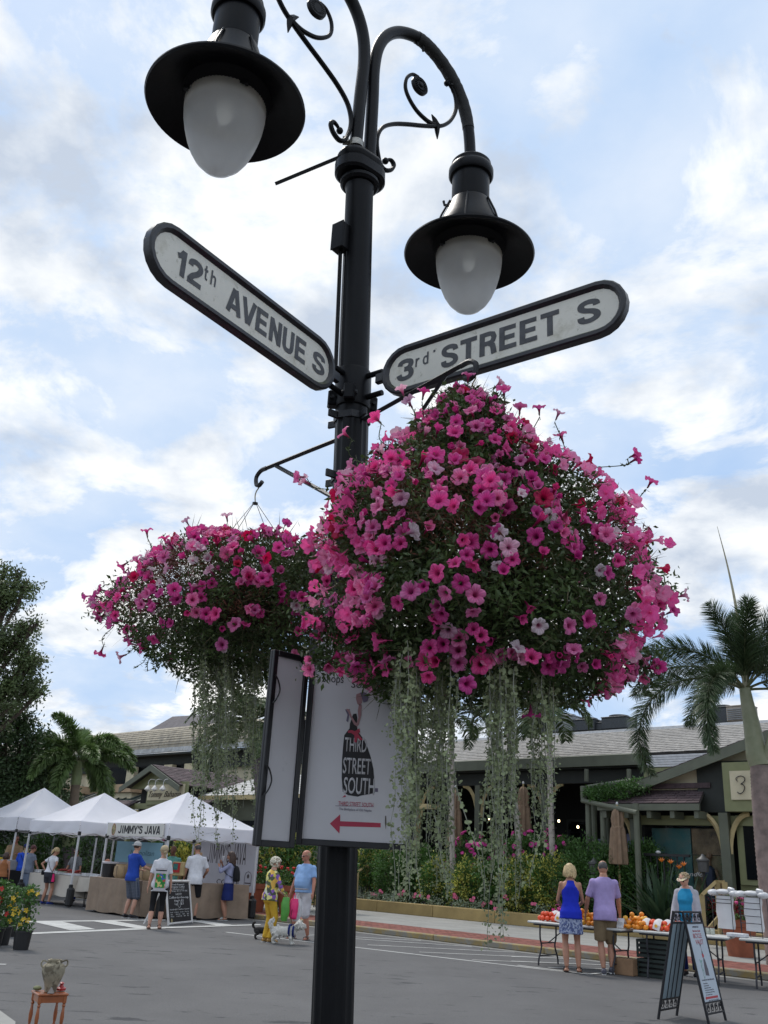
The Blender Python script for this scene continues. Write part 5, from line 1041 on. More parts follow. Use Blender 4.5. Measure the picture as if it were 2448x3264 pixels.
# ================================================================ palms and trees
def frond(t, P0, az, el, L_, droop, ll_, n, m_, seed, bushy=False, width=.016, taper=1.0, sag=.35):
    g = np.random.default_rng(seed); ps = [np.array(P0)]; K = 16
    for i in range(K):
        u = (i+.5)/K; e = R(el-droop*u**1.25); a = R(az); ps.append(ps[-1]+np.array([math.cos(a)*math.cos(e), math.sin(a)*math.cos(e), math.sin(e)])*L_/K)
    ps = np.array(ps); org = np.array(WM[t.name].translation)
    u = np.sort(g.uniform(.14, 1, n)); f_ = u*K; i0 = np.minimum(f_.astype(int), K-1); P = ps[i0]+(ps[i0+1]-ps[i0])*(f_-i0)[:, None]; T = unit(ps[i0+1]-ps[i0])
    sd2 = np.array([-math.sin(R(az)), math.cos(R(az)), 0]); up = np.cross(T, sd2[None, :]); up = np.where(up[:, 2:3] < 0, -up, up)
    if bushy: th = g.uniform(0, 2*PI, n)
    else: th = np.where(g.random(n) < .5, 1, -1)*PI/2+g.normal(size=n)*.28+0
    D = T*.75+np.cos(th)[:, None]*up*(.85 if bushy else .8)+np.sin(th)[:, None]*sd2[None, :]*(.85 if bushy else 1.0)
    if not bushy: D = T*.7+np.sign(np.sin(th))[:, None]*sd2[None, :]+up*.15+g.normal(size=(n, 3))*.08
    D = unit(D); ln = ll_*(np.sin(PI*np.clip(u*.86+.12, 0, 1))**.6*.85+.2)*g.uniform(.85, 1.1, n); D2 = unit(D+np.array([0, 0, -sag]))
    mid = P+D*ln[:, None]*.55; tip = mid+D2*ln[:, None]*.5; Sv = unit(np.cross(D, g.normal(size=(n, 3))*.5+up))*width/2
    v = np.stack([P-Sv*.5, P+Sv*.5, mid-Sv, mid+Sv, tip], 1).reshape(-1, 3); k = np.arange(n)[:, None]*5; f = np.concatenate([k+[[0, 1, 3]], k+[[0, 3, 2]], k+[[2, 3, 4]]], 1).reshape(-1, 3)
    mb = MB(); mb.tube([tuple(p) for p in ps], [.028*taper*(1-.85*i/K) for i in range(K+1)], 5, False); rv = np.array(mb.v); rq = np.array(mb.f); rt = np.concatenate([rq[:, [0, 1, 2]], rq[:, [0, 2, 3]]])
    allv = np.concatenate([rv, v])-org; allf = np.concatenate([rt, f+len(rv)]); me = np_mesh('frond', allv, allf, [m_, mat('frond_stalk', (.12, .13, .06), .5)], np.concatenate([np.ones(len(rt)), np.zeros(len(f))]))
    return link(me, 'frond', t)
def trunk(t, pts, rads, m_, ring=0, n=14, name='trunk'):
    P = smooth(pts, 8); k = len(P); rr = np.interp(np.linspace(0, 1, k), np.linspace(0, 1, len(rads)), rads)
    if ring: P2 = []; r2 = []
    if ring:
        tot = sum((P[i+1]-P[i]).length for i in range(k-1)); m2 = int(tot/ring)
        for i in range(m2*2+1):
            f_ = i/(m2*2)*(k-1); j = min(int(f_), k-2); P2.append(P[j].lerp(P[j+1], f_-j)); r2.append((rr[j]+(rr[j+1]-rr[j])*(f_-j))*(1.035 if i % 2 else .985))
        P, rr = P2, r2
    mb = MB(); mb.tube(P, list(rr), n); return mb.build(name, m_, t, True, True, sharp=60)
# the foxtail palm on the right
cro = W(2375, 2192, 1.5); ft = thing('foxtail_palm', 'big foxtail palm with bushy drooping fronds and a tall bare spear, right edge', 'palm tree', tuple(S(9.98, 1.5, .13)))
pm = lambda px, py: W(px, py, 1.5)
trunk(ft, [S(10.05, 1.5, .1), pm(2452, 2800), pm(2432, 2600), pm(2421, 2440)], [.245, .215, .198, .190], mat('palm_trunk_rings', (.24, .185, .165), .85, 0, .35, 3.5, .4, 25), .085, 18)
trunk(ft, [pm(2421, 2442), pm(2412, 2405), pm(2398, 2320), pm(2382, 2240), pm(2374, 2195)], [.20, .215, .175, .135, .115], mat('crownshaft_green', (.26, .29, .15), .45, 0, .3, 2.2, col2=(.30, .30, .20)), 0, 18, 'crownshaft')
trunk(ft, [pm(2432, 2440), pm(2450, 2370), pm(2456, 2325)], [.08, .06, .035], mat('crownshaft_green', (0, 0, 0)), 0, 10, 'flower_stalk')
for i, (az, el, L_, dr) in enumerate(((182, 54, 3.2, 120), (180, 24, 3.9, 150), (226, 28, 3.3, 155), (75, 78, 2.1, 34), (262, 80, 2.0, 40), (180, 84, 2.0, 30), (350, 80, 2.1, 40), (20, 70, 2.2, 60), (8, 30, 3.0, 100), (-28, 5, 3.2, 100), (-65, 40, 2.8, 120), (100, 30, 2.8, 90), (140, 45, 2.9, 100), (330, 62, 2.6, 90))):
    frond(ft, tuple(cro+V((0, 0, -.05))), az, el, L_, dr, .42 if i < 3 else .48, 1500 if i < 3 else 900, mat('foxtail_leaf', (.062, .100, .042), .45, 0, .35, 2, trans=.15), 500+i, True, .015, 1.1, .25)
mb = MB(); mb.tube(smooth([cro, pm(2366, 2080), pm(2345, 1930), pm(2318, 1800), pm(2286, 1678)], 6), [.06-.055*i/24 for i in range(25)], 8); mb.build('spear_leaf', mat('spear_tan', (.33, .30, .20), .6, 0, .3, 3), ft, True, True)
def palm(label, base, crown, r0, r1, n, L_, ll_, nl, m_, tm, seed, name='palm_tree', shaft=True, droop=(70, 120), group=None, els=None, ring=.12, spiral=False, width=.03, bushy=False):
    g = random.Random(seed); base, crown = V(base), V(crown); t = thing(name, label, 'palm tree', base, 0, group)
    sh = crown-(crown-base)*min(.28, .9/(crown-base).length)
    trunk(t, [base, (base+sh)/2+V((g.gauss(0, .04), 0, 0)), sh], [r0, (r0+r1)/2, r1], tm, ring, 12)
    if shaft: trunk(t, [sh, (sh+crown)/2, crown], [r1*1.15, r1*1.2, r1*.7], mat('crownshaft_pale', (.25, .30, .14), .5, 0, .2, 2), 0, 12, 'crownshaft')
    for i in range(n):
        az = 360*i/n+g.uniform(-14, 14); el = g.uniform(0, 75) if els is None else els[i % len(els)]
        frond(t, tuple(crown), az, el, L_*g.uniform(.85, 1.1), g.uniform(*droop), ll_, nl, m_, seed*50+i, bushy, width, L_/3, .5)
    if spiral:
        h = sh.z-base.z; pts = [base.lerp(sh, i/160)+V((math.cos(i*.9), math.sin(i*.9), 0))*(r0*1.12+(r1-r0)*i/160) for i in range(161)]; mb = MB(); mb.tube(pts, .008, 4); mb.build('light_string', railm, t, False, True)
    return t
white_tr = mat('pale_ringed_trunk', (.36, .32, .28), .85, 0, .25, 7)
palm('thin white trunked palm wrapped in a light string, right of the near basket vines', W(1772, 2800, 7.4).xy.to_3d()+V((0, 0, .4)), W(1748, 2262, 7.4), .10, .085, 13, 1.9, .50, 230, lf[6], white_tr, 61, spiral=True, els=[35, 60, 15, 50, 25, 70], droop=(105, 150))
palm('thin leaning palm whose trunk shows between the long vines', W(1672, 2800, 7.4).xy.to_3d()+V((0, 0, .4)), W(1612, 2250, 7.7), .10, .08, 12, 1.7, .45, 200, lf[6], white_tr, 62, els=[35, 60, 15, 50], droop=(90, 140))
palm('thin palm farthest left before the porch, mostly behind vines', W(1448, 2800, 7.0).xy.to_3d()+V((0, 0, .4)), W(1440, 2290, 7.0), .10, .08, 12, 1.7, .45, 200, lf[6], white_tr, 63, els=[35, 60, 15, 50], droop=(90, 140))
palm('short palm top showing just above the ridge of the grey roof', W(1515, 2700, 24).xy.to_3d(), W(1522, 2345, 24), .1, .09, 10, 1.3, .35, 60, lf[6], white_tr, 64, els=[60, 40, 75])
palm('dark green palm with a thick grey trunk behind the far basket vines', AT(888, 2800, 33).xy.to_3d(), AT(800, 2310, 33), .17, .14, 17, 2.5, .55, 330, lf[6], mat('purple_grey_trunk', (.15, .125, .13), .9, 0, .2, 4, .3, 20), 65, els=[30, 60, 10, 45, -10, 75], droop=(60, 120), width=.035)
palm('bushy palm standing behind the three white market tents on the left', AT(225, 2700, 37).xy.to_3d(), AT(250, 2425, 37), .19, .17, 17, 2.6, .44, 620, mat('left_palm_leaf', (.13, .20, .065), .45, 0, .35, 1, trans=.2), mat('palm_trunk_tan', (.25, .19, .14), .9, 0, .2, 3), 66, els=[30, 55, 5, 45, 20, 70, 0], droop=(70, 125), width=.05, bushy=True)
palm('squat grey trunked palm behind the berry stall', AT(212, 2860, 36).xy.to_3d(), AT(222, 2640, 36), .22, .2, 6, 1.0, .3, 40, lf[6], mat('purple_grey_trunk', (0, 0, 0)), 67)
def tree(label, base, blobs, n, ll_, m_, seed, spread=.3, r0=.3, clump=16, shell=.6):
    g = np.random.default_rng(seed); t = thing('broadleaf_tree', label, 'tree', base); tot = sum(b[1][0]*b[1][2] for b in blobs)
    base = V(base); top = V(blobs[0][0]); tr = MB(); fork = base.lerp(top, .45); tr.tube(smooth([base, base.lerp(fork, .5)+V((.1, 0, 0)), fork], 4), [r0*(1-.4*i/8) for i in range(9)], 10); tr.build('trunk', lf[8], t, True, True)
    for c, r in blobs:
        mb = MB(); c = V(c); mb.tube(smooth([fork, fork.lerp(c, .5)+V((g.normal()*.2, 0, .1)), c], 4), [r0*.5*(1-.8*i/8) for i in range(9)], 6)
        for j in range(7): e = c+V(tuple(unit(g.normal(size=(1, 3)))[0]*np.array(r)*.85)); mb.tube([c.lerp(fork, .15), c.lerp(e, .5)+V((0, 0, .08)), e], [.05, .03, .01], 4)
        mb.build('limb', lf[8], t, True, True)
        k = int(n*r[0]*r[2]/tot); P, D = blob_pts(tuple(c), r, k, g, clump, spread, shell); foliage(t, P, D*.4+g.normal(size=P.shape)*.7, g.uniform(.7, 1.2, k)*ll_, ll_*.45, m_, 'crown')
    return t
a = lambda px, py, Y=34: tuple(AT(px, py, Y))
tree('tall airy tree with small leaves at the left edge', (-15.5, 34, 0), [(a(-60, 2050), (1.3, 1.5, 1.3)), (a(20, 1900), (1.0, 1.0, .75)), (a(85, 1870), (.45, .5, .35)), (a(70, 2010), (.55, .6, .5)), (a(90, 2110), (.65, .6, .6)), (a(40, 2180), (1.2, 1, .9)), (a(95, 2190), (.5, .5, .45)), (a(-40, 1880), (1.1, 1, .9)), (a(20, 2060), (.8, .8, .7)), (a(-70, 2250), (1.6, 1.4, 1.2)), (a(118, 2105), (.30, .4, .22)), (a(125, 2215), (.28, .4, .22)), (a(112, 1990), (.25, .3, .25)), (a(60, 1830), (.3, .3, .2)), (a(20, 1815), (.25, .3, .15))], 21000, .15, lf[10], 81, .13, .3, 26, .95)
tree('dark dense tree behind the tents at the left edge', (-15.2, 36.5, 0), [(a(30, 2420, 36), (1.5, 1.6, 1.5)), (a(-60, 2330, 36), (1.7, 1.6, 1.6)), (a(90, 2360, 36), (.55, .7, .5)), (a(20, 2300, 36), (1.0, 1, .7)), (a(105, 2430, 36), (.5, .6, .4)), (a(60, 2560, 36), (1.5, 1.5, 1.2)), (a(-60, 2560, 36), (1.8, 1.5, 1.6)), (a(75, 2290, 36), (.4, .5, .35))], 16000, .17, lf[2], 82, .18, .35, 14, .5)
tree('dark bush-like tree filling the gap between palm and left building', (-12.6, 44, 0), [(a(150, 2450, 44), (1.4, 1.2, .9)), (a(80, 2480, 44), (1.5, 1.2, 1.1)), (a(140, 2560, 44), (1.8, 1.2, 1.0))], 7000, .18, lf[2], 83, .2, .25, 14, .5)
for i, (px, py, Y, rx, rz, m_, lb) in enumerate(((60, 2735, 37, 1.6, .9, lf[0], 'green hedge behind the leftmost stall'), (160, 2730, 37, 1.6, .9, lf[0], 'bright leafy shrub behind the woman in pink trimmed shorts'), (290, 2735, 36, 1.5, .9, lf[2], 'dark spiky shrub behind the berry stall vendor'), (560, 2720, 33, 1.1, .95, lf[0], 'leafy shrub with magenta blooms behind the vendor in the teal shirt'), (600, 2745, 32.5, .8, .8, lf[1], 'yellow leaved croton behind the coffee stall'), (850, 2740, 31, .8, 1.0, lf[1], 'yellow tipped croton left of the grey palm trunk'), (925, 2735, 31, .85, 1.0, lf[1], 'yellow tipped croton right of the grey palm trunk'), (900, 2800, 30.6, 1.0, .8, lf[0], 'dark green shrub behind the couple with the dogs'), (1010, 2760, 31, 1.3, 1.0, lf[0], 'dark green shrub hidden behind the lamp post'))):
    c = AT(px, py, Y); bush('shrub', lb, 'bush', tuple(c), (rx, .6, rz), 1800, .15, ((m_, .8), (H0, .3)), 700+i, True, None, lf[3] if i == 3 else None, 26, .09)
# ================================================================ two-storey building on the left
B = thing('two_storey_building', 'two storey building with curved pale tile roof and dark upper windows, behind the palm', 'building', S(-50, 25)); tile = mat('pale_roof_tile', (.36, .32, .25), .9, 0, .2, 3, .3, 12, rnd=.1); dirt(tile, .5, .75, (.17, .155, .14), 1.3, (1, 1, .3))
dkroof = mat('dark_slate_roof', (.11, .10, .105), .9, 0, .25, 3, .3, 12); band = mat('grey_verge_metal', (.30, .31, .31), .5, .1, .3, 2); dirt(band, .5, .7, (.16, .16, .16), 5, (1, 1, .2))
sL, sR = -95., -24.
rows = 9
for i in range(rows):                              # courses of the curved roof, each lapped over the next
    f0, f1 = i/rows, (i+1)/rows; z0, z1 = 9.45+1.75*f0**.85, 9.45+1.75*f1**.85; t0, t1 = 24.6+.9*f0**1.8, 24.6+.9*f1**1.8
    mb = MB(); mb.slab(S(sL, t0-.05, z0), S(sR, t0-.05, z0), S(sR, t1, z1), S(sL, t1, z1), .05); mb.build('roof_course', tile, B, False, True)
mb = MB(); mb.slab(S(sL, 24.4, 9.1), S(sR, 24.4, 9.1), S(sR, 24.5, 9.45), S(sL, 24.5, 9.45), .1); mb.build('verge', band, B, False, True)
bx(B, 'soffit', porch, sL, sR, 24.5, 26.5, 8.9, 9.05)
bx(B, 'wall', cream, sL, sR, 26.0, 30, 0, 8.9); bx(B, 'upper_band', porch, sL, sR, 25.6, 25.98, 7.9, 8.9)
a0 = W(462, 2335, 27); a1 = W(690, 2325, 27); r0, r1 = W(550, 2284, 31), W(760, 2272, 31); mb = MB(); mb.slab(a0, a1, r1, r0, .1); lftp = W(462, 2335, 27)+KV*8; mb.slab(a0+KV*8, a0, r0, r0+KV*.1, .1); mb.build('upper_hip_roof', dkroof, B, False, True)
for i, px in enumerate((335, 385, 470, 500, 575, 640)): s = ST(W(px, 2450, 25.9))[0]; o = bx(B, 'window', inside, s-2.0, s+2.0, 25.5, 25.59, 5.6, 8.3); pz = bx(o, 'pane', glassd, s-1.85, s+1.85, 25.44, 25.48, 5.7, 8.2)
for px in (300, 427, 545, 610): s = ST(W(px, 2450, 25.3))[0]; bx(B, 'pier', cream, s-.55, s+.55, 25.0, 25.4, 4.2, 8.2)
for px in (140, 235, 405, 520): s = ST(W(px, 2500, 23))[0]; bx(B, 'cornice_block', mat('tan_cornice', (.42, .29, .18), .8, 0, .15, 1), s-1.6, s+1.6, 22.4, 24.5, 5.9, 6.5); bx(B, 'chimney_wall', cream, s-1.3, s+1.3, 22.7, 24.3, 4.6, 5.88)
dg = mat('dark_green_metal_roof', (.018, .032, .026), .45, 0, .2, 2)
mb = MB(); mb.slab(S(-80, 19, 3.9), S(-24, 19, 3.9), S(-24, 24, 6.0), S(-80, 24, 6.0), .08); mb.build('awning_roof', dg, B, False, True)
for i in range(56): s = -80+i; mb = MB(); mb.tube([S(s, 18.98, 3.93), S(s, 24, 6.04)], .05, 4); mb.build('awning_seam', dg, B, False, True)
bx(B, 'lower_wall', porch, -80, -24, 20, 20.2, 0, 3.9)
bk = thing('side_wing', 'low white roofed wing seen through the vines beside the gabled entrance', 'building', S(-18, 12))
shingle_roof(bk, S(-21, 10, 4.3), S(-12.5, 10, 4.3), S(-12.5, 13, 5.5), S(-20, 13, 5.5), .3, .5, mat('pale_painted_shingle', (.48, .47, .45), .8, 0, .2, 5, rnd=.1), underm, 200, 17)
bx(bk, 'wall', grn, -20.5, -12.6, 10.5, 13, 0, 4.2); bx(bk, 'fascia', tanp, -21, -12.5, 9.9, 9.98, 4.1, 4.29); bx(bk, 'window', glassd, -19, -14, 10.4, 10.48, 1.0, 3.2)
# ================================================================ people
def remesh(mb, vox, it=2, fac=.5):
    me = mb.mesh('tmp', []) if False else None
    me = bpy.data.meshes.new('tmp'); me.from_pydata(mb.v, [], mb.f); o = bpy.data.objects.new('tmp', me); COL.objects.link(o)
    bm = bmesh.new(); bm.from_mesh(me); bmesh.ops.recalc_face_normals(bm, faces=bm.faces[:]); bm.to_mesh(me); bm.free()
    r = o.modifiers.new('r', 'REMESH'); r.mode = 'VOXEL'; r.voxel_size = vox; s = o.modifiers.new('s', 'SMOOTH'); s.iterations = it; s.factor = fac
    dg = bpy.context.evaluated_depsgraph_get(); out_ = bpy.data.meshes.new_from_object(o.evaluated_get(dg)); bpy.data.objects.remove(o); bpy.data.meshes.remove(me)
    out_.shade_smooth(); return out_
def rings(mb, rs, M=None, n=18):
    vs = []
    for (x, y, z, rx, ry) in rs:
        for k in range(n):
            a = 2*PI*k/n; ca, sa = math.cos(a), math.sin(a); vs.append((x+rx*math.copysign(abs(ca)**.9, ca), y+ry*math.copysign(abs(sa)**.9, sa), z))
    m = len(rs); mb.add(vs, [(i*n+k, i*n+(k+1) % n, (i+1)*n+(k+1) % n, (i+1)*n+k) for i in range(m-1) for k in range(n)]+[tuple(range(n))[::-1], tuple((m-1)*n+k for k in range(n))], M)
def ik(a, b, l1, l2, pole_):
    a, b, pole_ = V(a), V(b), V(pole_); d = b-a; L_ = min(d.length, (l1+l2)*.995); d.normalize(); b = a+d*L_; x = (l1*l1-l2*l2+L_*L_)/(2*L_); h = math.sqrt(max(0, l1*l1-x*x)); p = pole_-d*pole_.dot(d)
    return a+d*x+p.normalized()*h, b
SK = {'fair': (.50, .27, .19), 'tan': (.40, .20, .13), 'ruddy': (.42, .18, .12), 'dark': (.20, .095, .06)}
def cloth(nm, col, **k): return mat('cloth_'+nm, col, .85, 0, k.pop('var', .16), k.pop('vs', 5), .9, 7, .2, **k)
eyem = mat('eye_dark', (.02, .018, .016), .2); lipm = mat('lip', (.36, .11, .09), .5); shade_m = mat('sunglass_lens', (.008, .006, .006), .12)
def person(label, foot, H, yaw, sex='m', fat=0, lean=0, hands=((-.25, .05, .80), (.25, .05, .80)), feet=((-.10, 0, 0), (.10, 0, 0)), skin='fair', top=None, bottom=None, shoes=None, hair=None, head=(0, 0), elbow=None, seat=None, extra=None, vox=.0125):
    """top=(material, sleeve fraction 0..2, hem height, kind)  bottom=(kind, material, hem height)"""
    t = thing('person', label, 'person', foot, R(yaw-90)); k = H/1.75; fem = sex == 'f'; Sx = .165 if fem else .188; sk = mat('skin_'+skin, SK[skin], .5, 0, .08, 6, spec=.4)
    sc_ = Matrix.Scale(k, 4); pz = .93 if seat is None else seat/k+.10
    Mu = Matrix.Translation((0, 0, pz-.93)) @ Matrix.Translation((0, 0, .93)) @ Matrix.Rotation(-R(lean), 4, 'X') @ Matrix.Translation((0, 0, -.93))
    hip_ = .175 if fem else .168; wa = .128+fat*.5 if fem else .150+fat*.5; bu = .02 if fem else 0
    T_ = [(0, 0, .82, .10, .09), (0, -.005, .88, hip_*.94, .115+fat*.4), (0, -.008, .95, hip_, .118+fat*.6), (0, fat*.5, 1.03, (hip_+wa)/2, .108+fat), (0, fat*.55, 1.11, wa, .10+fat), (0, fat*.4, 1.20, wa+.008, .10+fat*.7), (0, .01+bu*.5, 1.28, Sx*.90, .112+bu+fat*.2), (0, .005, 1.35, Sx*.97, .108+bu*.5), (0, 0, 1.395, Sx*.95, .092), (0, -.004, 1.43, Sx*.78, .075), (0, -.002, 1.462, Sx*.50, .064), (0, 0, 1.49, .068, .060), (0, .008, 1.54, .050 if fem else .057, .056)]
    sh = [Mu @ V((s*(Sx-.012), -.005, 1.395)) for s in (-1, 1)]; hp = [V((s*.088, 0, pz-.02)) for s in (-1, 1)]
    arms = []
    for i, s in enumerate((-1, 1)):
        el = V(elbow[i]) if elbow and elbow[i] else V((s*.6, -.8, -.3)); hd_ = V(hands[i])
        e, w_ = ik(sh[i], hd_, .285, .25, el); arms.append((sh[i], e, w_))
    legs = []
    for i, s in enumerate((-1, 1)):
        f = V((feet[i][0], feet[i][1], .085+(feet[i][2] if len(feet[i]) > 2 else 0))); kn, an = ik(hp[i], f, .43, .42, (s*.08, 1, 0)); legs.append((hp[i], kn, an))
    def limb(mb, a, b, ra, rb, bul=0, n=12, f0=0, f1=1):
        ps = [a.lerp(b, f0+(f1-f0)*j/5) for j in range(6)]; rr = [(ra+(rb-ra)*(f0+(f1-f0)*j/5))+bul*math.sin(PI*(f0+(f1-f0)*j/5))**2 for j in range(6)]; mb.tube(ps, rr, n); return ps, rr
    body = MB(); rings(body, T_, sc_ @ Mu)
    S_ = lambda p: V(p)*k
    am = .85 if fem else 1.0+fat
    Mh = Mu @ Matrix.Translation((0, .015, 1.545)) @ Matrix.Rotation(R(head[0]), 4, 'Z') @ Matrix.Rotation(-R(head[1]), 4, 'X')
    hb = MB(); rings(hb, [(0, .03, -.005, .03, .035), (0, .022, .012, .055, .066), (0, .018, .04, .066, .082), (0, .012, .075, .0735, .093), (0, .004, .11, .076, .096), (0, 0, .145, .073, .092), (0, -.004, .175, .060, .077), (0, -.006, .195, .038, .05), (0, -.006, .205, .012, .016)], None, 20)
    hb.tube([(0, .10, .085), (0, .122, .058), (0, .108, .05)], [.009, .014, .008], 6); hb.box((0, .094, .095), (.10, .02, .012)); hb.box((0, .092, .008), (.04, .03, .02))
    for s in (-1, 1): hb.ell((s*.076, -.004, .08), (.011, .018, .03), 8, 6)
    body.add(hb.v, hb.f, sc_ @ Mh)
    for i, s in enumerate((-1, 1)):
        a, e, w_ = arms[i]; body.ell(tuple(S_(a)), (.058*k*am, .055*k*am, .058*k*am)); limb(body, S_(a), S_(e), .050*k*am, .038*k*am); limb(body, S_(e), S_(w_), .039*k*am, .025*k*am, .004*k); body.ell(tuple(S_(e)), (.04*k*am,)*3)
        fd = (w_-e).normalized(); side = fd.cross(V((0, 0, 1)) if abs(fd.z) < .8 else V((0, 1, 0))).normalized(); side = side if abs(fd.z) < .8 else V((0, 1, 0)); nn_ = fd.cross(side).normalized(); side = nn_.cross(fd)
        body.tube([S_(w_-fd*.01), S_(w_+fd*.03), S_(w_+fd*.085)], [.026*k, .036*k, .034*k], 10, True, None, (1.0, .5, tuple(nn_)))
        for j, (o_, l) in enumerate(((-.028, .062), (-.0095, .072), (.0095, .068), (.027, .052))):
            b0_ = w_+fd*.08+side*o_; b1_ = b0_+fd*l*.5-nn_*s*.006; b2_ = b1_+fd*l*.42-nn_*s*.022; body.tube([S_(b0_), S_(b1_), S_(b2_)], [.0098*k, .0092*k, .008*k], 6)
        b0_ = w_+fd*.03+side*.026*1; body.tube([S_(b0_), S_(b0_+side*.022+fd*.028), S_(b0_+side*.02+fd*.058-nn_*s*.015)], [.0115*k, .0105*k, .009*k], 6)
        a, kn, an = legs[i]; body.ell(tuple(S_(a)), (.085*k,)*3); limb(body, S_(a), S_(kn), (.088+fat*.15)*k, .054*k); body.ell(tuple(S_(kn)), (.055*k,)*3); limb(body, S_(kn), S_(an), .052*k, .034*k, .016*k)
        fo = S_(an); fa = feet[i][3] if len(feet[i]) > 3 else s*8; Mf = Matrix.Translation(fo) @ Matrix.Rotation(-R(fa), 4, 'Z') @ Matrix.Rotation(-R(25) if len(feet[i]) > 2 and feet[i][2] > .03 else 0, 4, 'X')
        body.tube([Mf @ V((0, -.045*k, -.045*k)), Mf @ V((0, .02*k, -.045*k)), Mf @ V((0, .10*k, -.062*k)), Mf @ V((0, .165*k, -.068*k)), Mf @ V((0, .185*k, -.070*k))], [.030*k, .036*k, .036*k, .030*k, .012*k], 10, True, None, (1.15, .72, (0, 0, 1)))
        if shoes:
            m_, kind = shoes; sm_ = MB(); lo = -.078*k
            if kind == 'shoe':
                sm_.tube([Mf @ V((0, -.062*k, -.04*k)), Mf @ V((0, -.02*k, -.028*k)), Mf @ V((0, .06*k, -.045*k)), Mf @ V((0, .15*k, -.058*k)), Mf @ V((0, .20*k, -.064*k))], [.032*k, .047*k, .046*k, .044*k, .02*k], 12, True, None, (1.0, .82, (0, 0, 1)))
            else:
                sm_.tube([Mf @ V((0, .05*k, -.03*k)), Mf @ V((0, .085*k, -.04*k)), Mf @ V((0, .11*k, -.05*k))], [.05*k, .05*k, .048*k], 12, False, None, (1.0, .6, (0, 0, 1)))
            so = sm_.build('shoe' if kind == 'shoe' else 'sandal', m_, t, True); sl = MB(); pts_ = [(-.036, -.07), (.036, -.07), (.040, 0), (.048, .11), (.044, .18), (.02, .208), (-.02, .208), (-.042, .18), (-.046, .11), (-.034, 0)]
            sl.prism([(x*k, y*k) for x, y in pts_], .018*k, Mf @ Matrix.Translation((0, 0, -.094*k))); sl.build('sole', mat('sole_white', (.5, .5, .5), .7) if kind == 'shoe' else m_, so)
    bo = link(remesh(body, vox*k, 2), 'body', t); bo.data.materials.append(sk)
    # face
    for s in (-1, 1):
        if not (extra and 'sunglasses' in extra): mb = MB(); mb.ell((s*.03, .088, .092), (.012, .009, .007), 8, 6, sc_ @ Mh); mb.build('eye', eyem, t, True)
    mb = MB(); mb.ell((0, .098, .030), (.022, .008, .006), 8, 6, sc_ @ Mh); mb.build('mouth', lipm, t, True)
    if extra and 'sunglasses' in extra:
        mb = MB()
        for s in (-1, 1): mb.ell((s*.032, .098, .088), (.027, .010, .02), 10, 6, sc_ @ Mh); mb.tube([(s*.058, .088, .095), (s*.076, .05, .095), (s*.08, 0, .09)], .004, 4, True, sc_ @ Mh)
        mb.tube([(-.03, .104, .092), (.03, .104, .092)], .004, 4, True, sc_ @ Mh); mb.build('sunglasses', shade_m, t, True)
    # clothes
    def grow(rs, a, z0, z1): return [(x, y, z, rx+a, ry+a) for (x, y, z, rx, ry) in rs if z0-.001 <= z <= z1]
    def interp(z):
        zs_ = [r[2] for r in T_]; return (0, float(np.interp(z, zs_, [r[1] for r in T_])), z, float(np.interp(z, zs_, [r[3] for r in T_])), float(np.interp(z, zs_, [r[4] for r in T_])))
    if top:
        m_, sl, hem, kind = top; mb = MB(); rs = [interp(hem)]+[r for r in T_ if hem+.02 < r[2] < 1.47]+([interp(1.478)] if kind != 'tank' else [])
        if kind == 'tank': rs = [interp(hem)]+[r for r in T_ if hem+.02 < r[2] < 1.34]+[(0, -.004, 1.345, Sx*.74, .122), (0, -.006, 1.39, Sx*.52, .108), (0, -.006, 1.43, Sx*.44, .084), (0, -.004, 1.462, Sx*.40, .066)]
        gr = .016 if kind != 'tank' else .010; rr = [(x, y, z, rx+gr, ry+gr) for (x, y, z, rx, ry) in rs]; rr[0] = (rr[0][0], rr[0][1], rr[0][2], max(rr[0][3], hip_+.034), max(rr[0][4], .15+fat*.75)); rr = [rr[0]]+[(x, y, z, rx+max(0, (1.02-z))*.12, ry+max(0, (1.02-z))*.14) for (x, y, z, rx, ry) in rr[1:]]
        if hem < .82: rr = [(0, 0, hem, hip_+.03, .15)]+rr[1:]
        rings(mb, rr, sc_ @ Mu)
        for i, s in enumerate((-1, 1)):
            a, e, w_ = arms[i]
            if sl > 0:
                mb.ell(tuple(S_(a)+V((0, 0, -.006*k))), (.071*k*am, .070*k*am, .066*k*am)); f1 = min(1, sl); limb(mb, S_(a)+V((0, 0, -.012*k)), S_(e), .062*k*am, .064*k*am, 0, 12, 0, f1)
                if sl > 1: mb.ell(tuple(S_(e)), (.055*k*am,)*3); limb(mb, S_(e), S_(w_), .055*k*am, .040*k*am, 0, 12, 0, sl-1)
        o = link(remesh(mb, .0145*k, 2), {'tank': 'tank_top', 'jacket': 'jacket'}.get(kind, 'shirt'), t)
        for q in (m_ if isinstance(m_, (list, tuple)) else [m_]): o.data.materials.append(q)
        if kind == 'polo': mb = MB(); mb.tube([Mu @ V((.052*math.cos(a_)*1.15, .055*math.sin(a_)*1.1, 1.475-.02*math.sin(a_)))*1 for a_ in np.linspace(-PI*1.45, PI*.45, 14)], .012, 6, True, sc_); mb.build('collar', m_, t, True)
